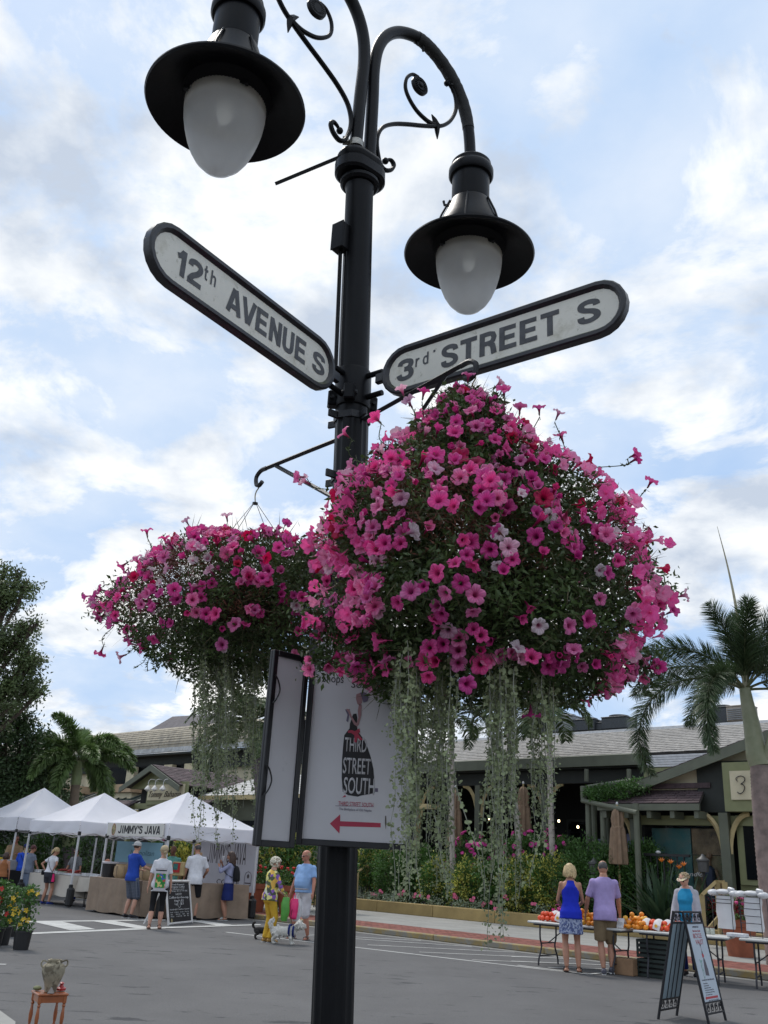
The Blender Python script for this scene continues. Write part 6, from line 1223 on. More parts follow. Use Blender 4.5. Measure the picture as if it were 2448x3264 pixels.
    if bottom:
        kind, m_, hem = bottom; mb = MB()
        if kind == 'skirt': rings(mb, [(0, 0, hem, hip_+.035, .16), (0, 0, (hem+.9)/2, hip_+.025, .145), (0, -.005, .90, hip_+.016, .128), (0, 0, 1.0, (hip_+wa)/2+.014, .115), (0, 0, 1.03, wa+.02, .11)], sc_)
        else:
            if seat is None: rings(mb, [(0, 0, .80, hip_*.9, .11), (0, -.005, .88, hip_+.010, .128+fat*.4), (0, -.005, .94, hip_+.010, .128+fat*.6), (0, fat*.4, .99, (hip_+wa)/2+.012, .120+fat*.9)], sc_)
            else: mb.ell((0, 0, pz*k), (.19*k, .15*k, .13*k))
            for i in range(2):
                a, kn, an = legs[i]; wd_ = {'shorts': .105, 'trousers': .092, 'tights': .09}[kind]
                ztop, tot = a.z, (a-kn).length; full = hem < kn.z
                f1 = 1 if full else (a.z-hem)/(a.z-kn.z); limb(mb, S_(a), S_(kn), (wd_+.006)*k, {'shorts': .10, 'trousers': .072, 'tights': .062}[kind]*k, 0, 14, 0, f1)
                if full: mb.ell(tuple(S_(kn)), ({'shorts': .1, 'trousers': .072, 'tights': .062}[kind]*k,)*3); f2 = (kn.z-hem)/(kn.z-an.z); limb(mb, S_(kn), S_(an), {'shorts': .1, 'trousers': .070, 'tights': .060}[kind]*k, {'shorts': .1, 'trousers': .062, 'tights': .042}[kind]*k, .006 if kind == 'tights' else 0, 14, 0, min(1, f2))
        o = link(remesh(mb, .0145*k, 2), kind, t); o.data.materials.append(m_)
    if hair:
        st_, hm = hair; mb = MB(); Mk = sc_ @ Mh; g = random.Random(hash(label) % 999 if False else len(label))
        if st_ != 'bald':
            def cap_(rx, ry, rz, zc_, cut): # skull cap open at the face
                vs = []; fs = []; n, m = 22, 10
                for i in range(m+1):
                    for j in range(n):
                        b = 2*PI*j/n; front = max(0, math.sin(b)); a = (PI*cut*(1-.42*front**1.5))*i/m; w2 = 1+.03*math.sin(9*b+i)+.02*math.sin(23*b)
                        vs.append((rx*math.sin(a)*math.cos(b)*w2, -.008+ry*math.sin(a)*math.sin(b)*w2, zc_+rz*math.cos(a)))
                fs = [(i*n+j, (i+1)*n+j, (i+1)*n+(j+1) % n, i*n+(j+1) % n) for i in range(m) for j in range(n)]; mb.add(vs, fs, Mk)
            if st_ == 'short': cap_(.083, .103, .098, .112, .72)
            if st_ == 'thin': cap_(.0785, .0985, .092, .108, .72)
            if st_ in ('bob', 'long', 'bun'): cap_(.088, .108, .102, .112, .70)
            if st_ == 'bob':
                for j in range(26): a = PI+PI*j/25; mb.tube([(.080*math.cos(a), .095*math.sin(a)-.005, .15), (.097*math.cos(a), .112*math.sin(a)-.005, .07), (.10*math.cos(a)+g.gauss(0, .006), .11*math.sin(a)-.005, .0), (.078*math.cos(a), .09*math.sin(a)-.01, -.05+g.gauss(0, .012))], [.018, .022, .020, .006], 6, True, Mk)
            if st_ == 'long':
                for j in range(24): a = PI+PI*j/23; mb.tube([(.078*math.cos(a), .09*math.sin(a)-.005, .15), (.093*math.cos(a), .11*math.sin(a)-.01, .05), (.095*math.cos(a)+g.gauss(0, .01), .12*math.sin(a)-.02, -.08), (.085*math.cos(a)+g.gauss(0, .015), .12*math.sin(a)-.03, -.22-.05*g.random())], [.018, .022, .022, .006], 6, True, Mk)
            if st_ == 'bun': mb.ell((0, -.115, .045), (.045, .04, .045), 10, 8, Mk); mb.tube([(0, -.10, .06), (0, -.12, -.02), (.01, -.11, -.07)], [.03, .022, .008], 8, True, Mk)
            if st_ == 'curly':
                for j in range(150):
                    d = V((g.gauss(0, 1), g.gauss(0, 1), g.gauss(0, 1))).normalized()
                    if d.y > .35 and d.z < .45: continue
                    mb.ell((d.x*.098, d.y*.115-.01, .10+d.z*.105), (.024, .024, .022), 6, 5, Mk)
            if st_ == 'updo':
                for j in range(70):
                    d = V((g.gauss(0, 1), g.gauss(0, 1), abs(g.gauss(0, 1))-.2)).normalized()
                    if d.y > .5 and d.z < .3: continue
                    mb.ell((d.x*.085, d.y*.10-.01, .115+d.z*.09), (.022, .022, .018), 6, 5, Mk)
            if st_ == 'fringe': cap_(.080, .10, .06, .09, .75)
            mb.build('hair', hm, t, True, sharp=60)
    if extra:
        Mk = sc_ @ Mh
        if 'cap' in extra:
            cm, back = extra['cap']; sg = -1 if back else 1; mb = MB(); vs = []
            mb.lathe([(.088, .105), (.092, .125), (.088, .16), (.070, .195), (.04, .214), (.001, .220)], 22, Mk, (0, -.006, 0), 1, 1.17); co = mb.build('cap', cm, t, True)
            b_ = MB(); n = 9; pts_ = [(-.085, 0)]+[(-.085*math.cos(PI*j/n), .085*math.sin(PI*j/n)) for j in range(1, n)]+[(.085, 0)]; b_.prism([(x, y) for x, y in pts_], .008, Mk @ Matrix.Translation((0, sg*.085, .112)) @ Matrix.Rotation(0 if sg > 0 else PI, 4, 'Z') @ Matrix.Rotation(R(-14), 4, 'X')); b_.build('cap_peak', cm, co)
        if 'visor' in extra:
            cm = extra['visor']; mb = MB(); mb.lathe([(.088, .118), (.09, .118), (.09, .145), (.088, .145)], 20, Mk, (0, -.002, 0), 1, 1.14, ring=True); b_ = mb; n = 9; pts_ = [(-.09*math.cos(PI*j/n), .09*math.sin(PI*j/n)) for j in range(n+1)]; b_.prism(pts_, .008, Mk @ Matrix.Translation((0, .08, .125)) @ Matrix.Rotation(R(-22), 4, 'X')); mb.build('visor', cm, t, True)
        if 'strap' in extra:
            sm2, bag = extra['strap']; mb = MB(); ps = [(-.13, .02, 1.44), (-.10, -.105, 1.38), (0, -.135, 1.22), (.10, -.135, 1.08), (.20, -.07, .96)]; mb.tube(smooth([Mu @ V(p) for p in ps], 4), .008, 4, True, sc_, (1.6, .6, (0, 1, 0)) if False else None); mb.build('shoulder_strap', sm2, t)
            if bag: mb = MB(); mb.box((0, 0, 0), (.10, .2, .15), sc_ @ Matrix.Translation(bag), .02); mb.build('shoulder_bag', sm2, t, True)
        if 'backpack' in extra:
            sm2 = extra['backpack']; mb = MB(); rings(mb, [(0, -.20, .98, .12, .06), (0, -.21, 1.02, .14, .085), (0, -.20, 1.2, .14, .08), (0, -.18, 1.34, .11, .06), (0, -.17, 1.38, .06, .03)], sc_ @ Mu)
            for s in (-1, 1): mb.tube(smooth([Mu @ V(p) for p in ((s*.09, -.15, 1.36), (s*.11, -.02, 1.46), (s*.13, .11, 1.36), (s*.14, .10, 1.2), (s*.13, -.12, 1.08))], 4), .011, 5, True, sc_)
            mb.build('backpack', sm2, t, True)
        if 'belt' in extra: mb = MB(); rings(mb, [(0, 0, .985, (hip_+wa)/2+.026, .128+fat*.7), (0, 0, 1.012, (hip_+wa)/2+.025, .127+fat*.75)], sc_); mb.build('belt', extra['belt'], t, True)
    return t, (lambda p: WM[t.name] @ (V(p)*k)), arms, k
def at_feet(px, pyf, pyh): g_ = G(px, pyf); return (g_.x, g_.y, 0), HGT(px, pyf, pyh)
def at_depth(px, pyh, Y): p = AT(px, pyh, Y); return (p.x, p.y, 0), p.z
# ---- fabrics with printed pattern
def blotch(nm, cols, scale, base=(.8, .8, .8)):
    m = mat('print_'+nm, cols[0], .85); nn, ll, bb = nodes_of(m); tcx = nn.new('ShaderNodeTexCoord'); vo = nn.new('ShaderNodeTexVoronoi'); vo.inputs['Scale'].default_value = scale; ll.new(tcx.outputs['Object'], vo.inputs[0])
    sp = nn.new('ShaderNodeSeparateColor'); ll.new(vo.outputs['Color'], sp.inputs[0]); rp = nn.new('ShaderNodeValToRGB'); rp.color_ramp.interpolation = 'CONSTANT'; ll.new(sp.outputs[0], rp.inputs[0]); e = rp.color_ramp.elements
    while len(e) < len(cols): e.new(.5)
    for i, (k_, c_) in enumerate(zip(e, cols)): k_.position = i/len(cols); k_.color = (*c_, 1)
    ll.new(rp.outputs[0], bb.inputs['Base Color']); return m
def plaid(nm, c0, c1, c2_, sc1):
    m = mat('plaid_'+nm, c0, .85); nn, ll, bb = nodes_of(m); tcx = nn.new('ShaderNodeTexCoord'); last = None; cur = None
    for ax, cc, s_ in (('X', c1, sc1), ('Z', c1, sc1), ('X', c2_, sc1*2.3), ('Z', c2_, sc1*2.3)):
        wv = nn.new('ShaderNodeTexWave'); wv.bands_direction = ax; wv.inputs['Scale'].default_value = s_; ll.new(tcx.outputs['Object'], wv.inputs[0]); mr = nn.new('ShaderNodeMapRange'); mr.inputs[1].default_value = .55; mr.inputs[2].default_value = .7; mr.inputs[4].default_value = .55; ll.new(wv.outputs['Fac'], mr.inputs[0])
        mx = nn.new('ShaderNodeMix'); mx.data_type = 'RGBA'; ll.new(mr.outputs[0], mx.inputs[0]); mx.inputs[6].default_value = (*c0, 1); mx.inputs[7].default_value = (*cc, 1)
        if cur: ll.new(cur, mx.inputs[6])
        cur = mx.outputs[2]
    ll.new(cur, bb.inputs['Base Color']); return m
black_c = cloth('black', (.014, .014, .016)); khaki = cloth('khaki', (.20, .145, .085)); whitec = cloth('white', (.62, .62, .65)); lav = cloth('lavender', (.34, .27, .50)); cobalt = cloth('cobalt', (.015, .03, .42)); lblue = cloth('light_blue', (.24, .38, .62)); mustard = cloth('mustard', (.60, .36, .04)); tealc = cloth('teal', (.16, .42, .36)); greyc = cloth('grey', (.17, .18, .19)); navy = cloth('navy', (.015, .025, .12)); lilac = cloth('grey_lilac', (.27, .28, .40)); cyanc = cloth('cyan', (.02, .23, .42)); hoodc = cloth('pale_grey', (.40, .40, .44)); royal = cloth('royal_blue', (.02, .06, .33)); offw = cloth('off_white', (.50, .48, .50)); cap_grey = cloth('cap_grey', (.35, .35, .35)); cap_tan = cloth('cap_tan', (.42, .34, .22)); pinkc = cloth('hot_pink', (.70, .03, .16))
blond = mat('hair_blonde', (.50, .37, .19), .5, 0, .35, 25, .4, 60); brownh = mat('hair_brown', (.055, .028, .018), .5, 0, .4, 25, .4, 60); greyh = mat('hair_grey', (.06, .055, .055), .6, 0, .4, 30); whiteh = mat('hair_white', (.62, .58, .46), .7, 0, .2, 30, .5, 60); aub = mat('hair_auburn', (.09, .02, .02), .5, 0, .3, 30); sandy = mat('hair_sandy', (.32, .24, .14), .6, 0, .35, 30)
flora = blotch('sunflower', [(.65, .55, .12), (.06, .07, .05), (.70, .42, .08), (.45, .47, .38), (.10, .12, .06), (.22, .10, .38), (.72, .66, .25)], 15)
bluepat = blotch('skirt_blue', [(.10, .13, .27), (.32, .36, .48), (.07, .09, .20), (.24, .28, .42)], 46)
boardgame = blotch('game_board', [(.03, .22, .04), (.035, .25, .05), (.03, .2, .04), (.04, .26, .05), (.6, .5, .2), (.03, .22, .04), (.5, .08, .06), (.05, .12, .4)], 22)
visorm = blotch('visor', [(.6, .55, .42), (.55, .5, .3), (.4, .25, .2), (.62, .6, .5)], 40); graymix = blotch('tee_heather', [(.17, .18, .19), (.14, .15, .16), (.20, .21, .22)], 60)
sunh = {'sunglasses': 1}
f, h = at_feet(1823, 3100, 2751); O_ = person('blonde woman in a royal blue tank top and patterned skirt at the fruit table', f, h, 84, 'f', 0, 3, ((-.13, .30, 1.02), (.14, .30, 1.02)), ((-.085, 0, 0, -6), (.12, .02, 0, 12)), 'tan', (cobalt, 0, .84, 'tank'), ('skirt', bluepat, .60), (black_c, 'sandal'), ('bob', blond), (0, 18))
f, h = at_feet(1934, 3106, 2741); P_ = person('man in a lavender tee and khaki shorts, right of the blonde woman', f, h, 82, 'm', .01, 5, ((-.30, .16, .90), (.27, .26, .92)), ((-.05, -.05, 0, 5), (.09, .06, .02, 2)), 'tan', (lav, .85, .80, 'tee'), ('shorts', khaki, .50), (mat('sneaker_grey', (.10, .10, .13), .7), 'shoe'), ('thin', greyh), (0, 22))
f = tuple(S(10.0, -1.25)); h = 1.66; pq = AT(2184, 2782, 17.9); f = (pq.x, pq.y, 0); h = pq.z
Q_ = person('woman in a visor, pale hoodie and cyan top behind the fruit table', f, h, 236, 'f', .03, 2, ((-.26, .20, .86), (.24, .22, .86)), skin='fair', top=(cyanc, .3, .84, 'tee'), bottom=('trousers', navy, .12), shoes=(black_c, 'shoe'), hair=('updo', sandy), head=(-18, 14), extra={'sunglasses': 1, 'visor': visorm})
t, L2, arms, kk = Q_; jk = MB()
for s in (-1, 1):
    rings(jk, [(s*.125, -.01, .82, .09, .145), (s*.12, -.01, 1.0, .085, .14), (s*.115, -.01, 1.2, .09, .135), (s*.105, -.01, 1.34, .085, .13), (s*.10, -.01, 1.42, .075, .09), (s*.07, -.01, 1.47, .03, .06)], Matrix.Scale(kk, 4)); a, e, w_ = arms[0 if s < 0 else 1]
    jk.ell(tuple(a*kk), (.078*kk,)*3); jk.tube([a*kk, a.lerp(e, .5)*kk, e*kk, e.lerp(w_, .5)*kk, w_*kk], [.072*kk, .066*kk, .060*kk, .052*kk, .042*kk], 12)
rings(jk, [(0, -.075, .82, .17, .08), (0, -.075, 1.1, .15, .07), (0, -.07, 1.3, .17, .06), (0, -.05, 1.44, .10, .05)], Matrix.Scale(kk, 4)); jk.tube(smooth([V(p)*kk for p in ((-.07, .05, 1.43), (-.09, -.03, 1.49), (0, -.10, 1.50), (.09, -.03, 1.49), (.07, .05, 1.43))], 4), .032*kk, 8)
o = link(remesh(jk, .0145, 2), 'hooded_jacket', t); o.data.materials.append(hoodc)
f, h = at_feet(958, 2994, 2710); N_ = person('heavy man in a light blue polo, pale shorts and sunglasses', f, h, 238, 'm', .075, -2, ((-.36, .18, .84), (.30, .10, .82)), ((-.17, 0, 0, -12), (.17, .02, 0, 14)), 'ruddy', (lblue, .75, .90, 'polo'), ('shorts', offw, .47), (mat('sandal_brown', (.07, .035, .025), .7), 'sandal'), ('thin', sandy), (-22, 8), extra={'sunglasses': 1})
f, h = at_feet(848, 3004, 2731); M_ = person('old woman with curly white hair, sunflower print top and mustard trousers', f, h, 40, 'f', .02, 4, ((-.06, .34, 1.00), (.22, .27, .96)), ((-.07, 0, 0, 0), (.07, .04, 0, 4)), 'fair', (flora, 1.75, .84, 'tee'), ('trousers', mustard, .07), (mat('shoe_tan', (.42, .24, .07), .6), 'shoe'), ('curly', whiteh), (-10, 10), extra=sunh)
f, h = at_feet(492, 2962, 2696); I_ = person('woman in a white tee with a green game board print and black capri leggings, walking', f, h, 98, 'f', .02, 2, ((-.27, .04, .80), (.25, .06, .82)), ((-.12, -.08, .01, -8), (.09, .08, 0, 4)), 'fair', (whitec, .85, .78, 'tee'), ('tights', black_c, .34), (mat('sandal_brown', (0, 0, 0)), 'sandal'), ('bun', sandy), (18, 4), extra={'cap': (cap_tan, False), 'sunglasses': 1})
t, L2, arms, kk = I_
def decal(t, kk, x0, x1, z0, z1, y, m_, name='printed_back', nx=8):
    """cloth print laid on a garment's back: a curved sheet"""
    mb = MB(); vs = []; 
    for j in range(2*4+1):
        z = z0+(z1-z0)*j/8
        for i in range(nx+1): u = x0+(x1-x0)*i/nx; vs.append((u, y+.55*u*u*2.2-.0*z, z))
    mb.add([tuple(V(v_)*kk) for v_ in vs], [(j*(nx+1)+i, j*(nx+1)+i+1, (j+1)*(nx+1)+i+1, (j+1)*(nx+1)+i) for j in range(8) for i in range(nx)]); return mb.build(name, m_, t, True, fixn=False)
decal(t, kk, -.135, .135, .80, 1.27, -.165, offw, 'print_border'); decal(t, kk, -.105, .115, .86, 1.16, -.170, boardgame, 'print_board'); decal(t, kk, -.12, .12, 1.215, 1.235, -.172, black_c, 'print_line')
f, h = at_feet(404, 2926, 2683); H_ = person('young man in a blue and grey raglan tee, plaid shorts and backwards grey cap', f, h, 50, 'm', 0, 0, ((-.10, .30, 1.10), (.16, .38, 1.12)), ((-.10, 0, 0, -4), (.11, .03, 0, 6)), 'fair', (royal, .85, .84, 'tee'), ('shorts', plaid('navy', (.07, .085, .12), (.22, .24, .28), (.02, .03, .06), 9), .46), (mat('sneaker_black', (.02, .02, .025), .7), 'shoe'), ('short', brownh), (10, 8), extra={'cap': (cap_grey, True)})
f, h = at_feet(606, 2932, 2689); K_ = person('man in a white polo and black shorts with his back turned at the coffee stall', f, h, 105, 'm', .01, 3, ((-.26, .14, .88), (.24, .24, 1.0)), ((-.10, 0, 0), (.10, 0, 0)), 'tan', (whitec, .8, .80, 'polo'), ('shorts', black_c, .52), (black_c, 'shoe'), ('thin', greyh), (20, 15))
f, h = at_depth(556, 2696, 27.6); J_ = person('vendor in a teal shirt with a round badge, facing out of the coffee stall', f, h, 262, 'm', .03, 0, ((-.30, .12, .85), (.28, .16, .86)), skin='dark', top=(tealc, .8, .82, 'polo'), bottom=('trousers', khaki, .1), shoes=(black_c, 'shoe'), hair=('thin', brownh), head=(0, 6))
f, h = at_feet(717, 2934, 2714); L_p = person('long haired woman in a grey lilac top and denim skirt drinking from a cup', f, h, 172, 'f', 0, 0, ((-.06, .30, 1.36), (.08, .27, 1.42)), ((-.06, 0, 0), (.08, .02, 0)), 'tan', (lilac, 1.7, .93, 'tee'), ('skirt', navy, .50), (mat('flipflop_pale', (.45, .50, .50), .7), 'sandal'), ('long', brownh), (0, -4), elbow=((-.8, .2, -.9), (.9, .1, -.9)), extra={'sunglasses': 1, 'backpack': black_c})
t, L2, arms, kk = L_p; cpp = thing('paper_cup', 'paper coffee cup held to the mouth of the long haired woman', 'cup', L2((.02, .235, 1.50))); mb = MB(); mb.lathe([(.028, 0), (.038, .10), (.001, .10)], 14); mb.build('cup_body', offw, cpp, True); mb = MB(); mb.lathe([(.040, .10), (.038, .115), (.001, .115)], 14); mb.build('cup_lid', mat('lid_white', (.6, .6, .6), .4), cpp, True)
f, h = at_feet(141, 2883, 2699); A_p = person('woman in a white tee and charcoal shorts with a pink side, hands on hips', f, h, 62, 'f', 0, 8, ((-.17, -.04, 1.02), (.17, -.04, 1.02)), ((-.13, 0, 0), (.13, .03, 0)), 'tan', (whitec, .55, .95, 'tee'), ('shorts', cloth('charcoal', (.045, .045, .055)), .66), (mat('sneaker_blue', (.02, .04, .22), .7), 'shoe'), ('bun', blond), (-15, 16), elbow=((-1, -.5, .1), (1, -.5, .1)), extra={'strap': (black_c, (-.24, 0, .95))})
t, L2, arms, kk = A_p; mb = MB(); mb.tube([V((.185, -.01, .93))*kk, V((.192, 0, .80))*kk, V((.20, .0, .69))*kk], [.03*kk, .045*kk, .05*kk], 8); mb.build('side_panel', pinkc, t, True)
f, h = at_feet(54, 2862, 2690); B_p = person('man in a blue tee, black shorts and dark cap with a back strap', f, h, 95, 'm', .03, 2, ((-.27, .12, .88), (.28, .3, 1.0)), ((-.12, 0, 0), (.12, 0, 0)), 'fair', (cloth('bright_blue', (.02, .07, .45)), .85, .84, 'tee'), ('shorts', black_c, .46), (black_c, 'shoe'), ('short', greyh), (0, 10), extra={'cap': (navy, True), 'strap': (black_c, None)})
f, h = at_depth(102, 2692, 30.5); person('auburn haired woman in a grey blue top seen from behind, near the berry stall', f, h, 70, 'f', .03, 6, ((-.22, .25, .95), (.24, .25, .95)), skin='tan', top=(cloth('grey_blue', (.18, .21, .27)), .5, .84, 'tee'), bottom=('skirt', cloth('denim_pale', (.16, .20, .28)), .45), shoes=(black_c, 'sandal'), hair=('short', aub), head=(-20, 10))
f, h = at_depth(21, 2716, 29.5); person('woman with dark hair and a rust coloured strappy top at the far left edge', f, h, 100, 'f', .02, 6, skin='tan', top=(cloth('rust', (.30, .12, .05)), 0, .85, 'tank'), bottom=('skirt', black_c, .4), shoes=(black_c, 'sandal'), hair=('bob', brownh))
f, h = at_depth(55, 2662, 33.0); person('man with glasses and a tan shirt standing behind the others at the far left', f, h, 290, 'm', .03, 0, ((-.1, .32, 1.2), (.1, .34, 1.15)), skin='ruddy', top=(cloth('tan', (.28, .19, .11)), .8, .84, 'tee'), bottom=('trousers', khaki, .1), shoes=(black_c, 'shoe'), hair=('short', brownh), extra=sunh)
f, h = at_depth(84, 2706, 32.0); person('person in a white shirt partly hidden behind the auburn haired woman', f, h, 80, 'f', .02, 0, skin='fair', top=(whitec, .8, .84, 'tee'), bottom=('trousers', navy, .1), shoes=(black_c, 'shoe'), hair=('bob', sandy))
f, h = at_depth(252, 2702, 31.2); person('berry stall vendor with dark hair, sunglasses and a grey V neck tee', f, h, 262, 'f', .04, 10, ((-.28, .28, .86), (.26, .28, .86)), skin='tan', top=(graymix, .85, .82, 'tee'), bottom=('trousers', navy, .1), shoes=(black_c, 'shoe'), hair=('short', brownh), head=(0, 10), extra=sunh)
f, h = at_depth(366, 2741, 28.6); person('bald man in a white shirt sitting behind the burlap sacks', f, h*1.30, 185, 'm', .05, 12, ((-.2, .35, .80), (.2, .35, .80)), ((-.12, .45, 0), (.14, .55, 0)), 'ruddy', (offw, .85, .84, 'tee'), ('trousers', black_c, .1), (black_c, 'shoe'), ('bald', None), (0, 22), seat=.46)
# ---- bags, dogs and leads
t, L2, arms, kk = M_
def tote(label, top, w_, h_, m_, yaw, seed):
    t2 = thing('shopping_bag', label, 'bag', top, yaw); g = random.Random(seed); mb = MB(); rs = []
    for i in range(9): u = i/8; rs.append((g.gauss(0, .006), g.gauss(0, .006), -.10-h_*u, w_/2*(.35+.65*math.sin(PI*min(1, u*.8+.12))**.6), .05*(.4+.9*math.sin(PI*min(1, u*.85+.1))))) 
    rings(mb, rs, None, 14); mb.build('bag_body', m_, t2, True, sharp=60)
    for s in (-1, 1): mb = MB(); mb.tube(smooth([(s*w_*.15, 0, -.11), (s*.02, .01, -.05), (0, 0, 0)], 3), .006, 4); mb.build('handle', m_, t2, True)
    return t2
hand = L2((.22, .33, .93)); tote('long green shopping bag hanging by the mustard trousers', hand+V((-.03, -.10, .10)), .18, .44, mat('bag_green', (.09, .32, .05), .5, 0, .15, 8), R(20), 1); tote('hot pink shopping bag between the white haired woman and the man', hand+V((.13, .0, .08)), .19, .38, mat('bag_pink', (.75, .03, .17), .5, 0, .1, 8), R(10), 2); tote('white carrier bag behind the pink bag', hand+V((.19, .10, .08)), .20, .42, mat('bag_white', (.55, .55, .56), .5), R(0), 3)
def dog(label, p, yaw, s, furm, fluffy, lie=False):
    t = thing('dog', label, 'dog', p, R(yaw)); mb = MB(); g = random.Random(3)      # faces +X
    rings(mb, [(0, 0, -.25, .02, .02), (0, 0, -.22, .075, .07), (0, 0, -.12, .095, .085), (0, 0, 0, .09, .08), (0, 0, .12, .105, .09), (0, 0, .20, .095, .085), (0, 0, .26, .04, .04)], Matrix.Translation((0, 0, .235)) @ Matrix.Rotation(R(90), 4, 'Y'), 14)
    mb.tube([(.18, 0, .27), (.25, 0, .33), (.29, 0, .36)], [.075, .062, .055], 10); mb.ell((.31, 0, .375), (.085, .075, .075)); mb.ell((.385, 0, .35), (.05, .036, .032)); mb.ell((.428, 0, .36), (.012, .014, .01))
    for y in (-1, 1):
        mb.tube([(.30, y*.06, .42), (.29, y*.085, .385), (.30, y*.088, .33)], [.018, .03, .014], 8); mb.tube([(.17, y*.055, .22), (.165, y*.058, .13), (.18, y*.058, .035)], [.045, .034, .026], 8); mb.ell((.195, y*.058, .024), (.038, .026, .024))
        mb.tube([(-.17, y*.055, .22), (-.13, y*.062, .15), (-.20, y*.062, .095), (-.19, y*.06, .03)], [.06, .046, .028, .025], 8); mb.ell((-.17, y*.06, .022), (.038, .026, .022))
    mb.tube(smooth([(-.22, 0, .27), (-.28, 0, .34), (-.27, 0, .42), (-.21, 0, .44)], 3), [.025, .03, .035, .038, .04, .04, .038, .034, .03, .02][:10], 8)
    for i in range(len(mb.v)): mb.v[i] = tuple(c*s for c in mb.v[i])
    if fluffy:
        base_ = list(mb.v); 
        for i in range(420):
            v_ = V(g.choice(base_)); 
            if v_.z < .05*s: continue
            mb.ell(tuple(v_+V((g.gauss(0, .008), g.gauss(0, .008), g.gauss(0, .01)-.006))), (.017*s, .017*s, .024*s), 6, 4)
    me = remesh(mb, .010*s, 1, .5); o = link(me, 'body', t); o.data.materials.append(furm)
    for y in (-1, 1): e = MB(); e.ell((.375*s, y*.034*s, .39*s), (.008*s,)*3); e.build('eye', eyem, t, True)
    e = MB(); e.ell((.438*s, 0, .362*s), (.012*s, .014*s, .01*s)); e.build('nose', eyem, t, True)
    return t
gd = G(900, 3010); d1 = dog('fluffy white dog in a dark harness standing between the couple', (gd.x, gd.y, 0), -8, .98, mat('white_fur', (.55, .53, .48), .9, 0, .15, 30, .8, 60), True)
mb = MB()
for x, r_ in ((.13, .122), (.21, .112)): mb.lathe([(r_, -.022), (r_+.004, 0), (r_, .022)], 16, Matrix.Translation((x, 0, .245)) @ Matrix.Rotation(R(90), 4, 'Y'), ring=True)
mb.box((.17, 0, .365), (.12, .03, .012)); mb.build('harness', navy, d1, True)
gd2 = G(832, 2996); dog('small black dog half hidden behind the mustard trousers', (gd2.x, gd2.y+.15, 0), 12, .72, mat('black_fur', (.015, .013, .012), .8, 0, .3, 40, .5, 60), False)
for lb, a, b in (('thin dark lead from the white dog up to the bags', WM[d1.name] @ V((.16, 0, .37)), hand+V((.12, .0, -.1))), ('thin dark lead from the black dog up to the woman', V((gd2.x+.15, gd2.y+.12, .28)), hand+V((-.03, .0, -.2)))):
    mb = MB(); mb.tube(smooth([a, a.lerp(b, .5)+V((-.03, 0, -.05)), b], 5), .005, 4); o = mb.build('dog_lead', black_c); tag(o, lb, 'dog lead')

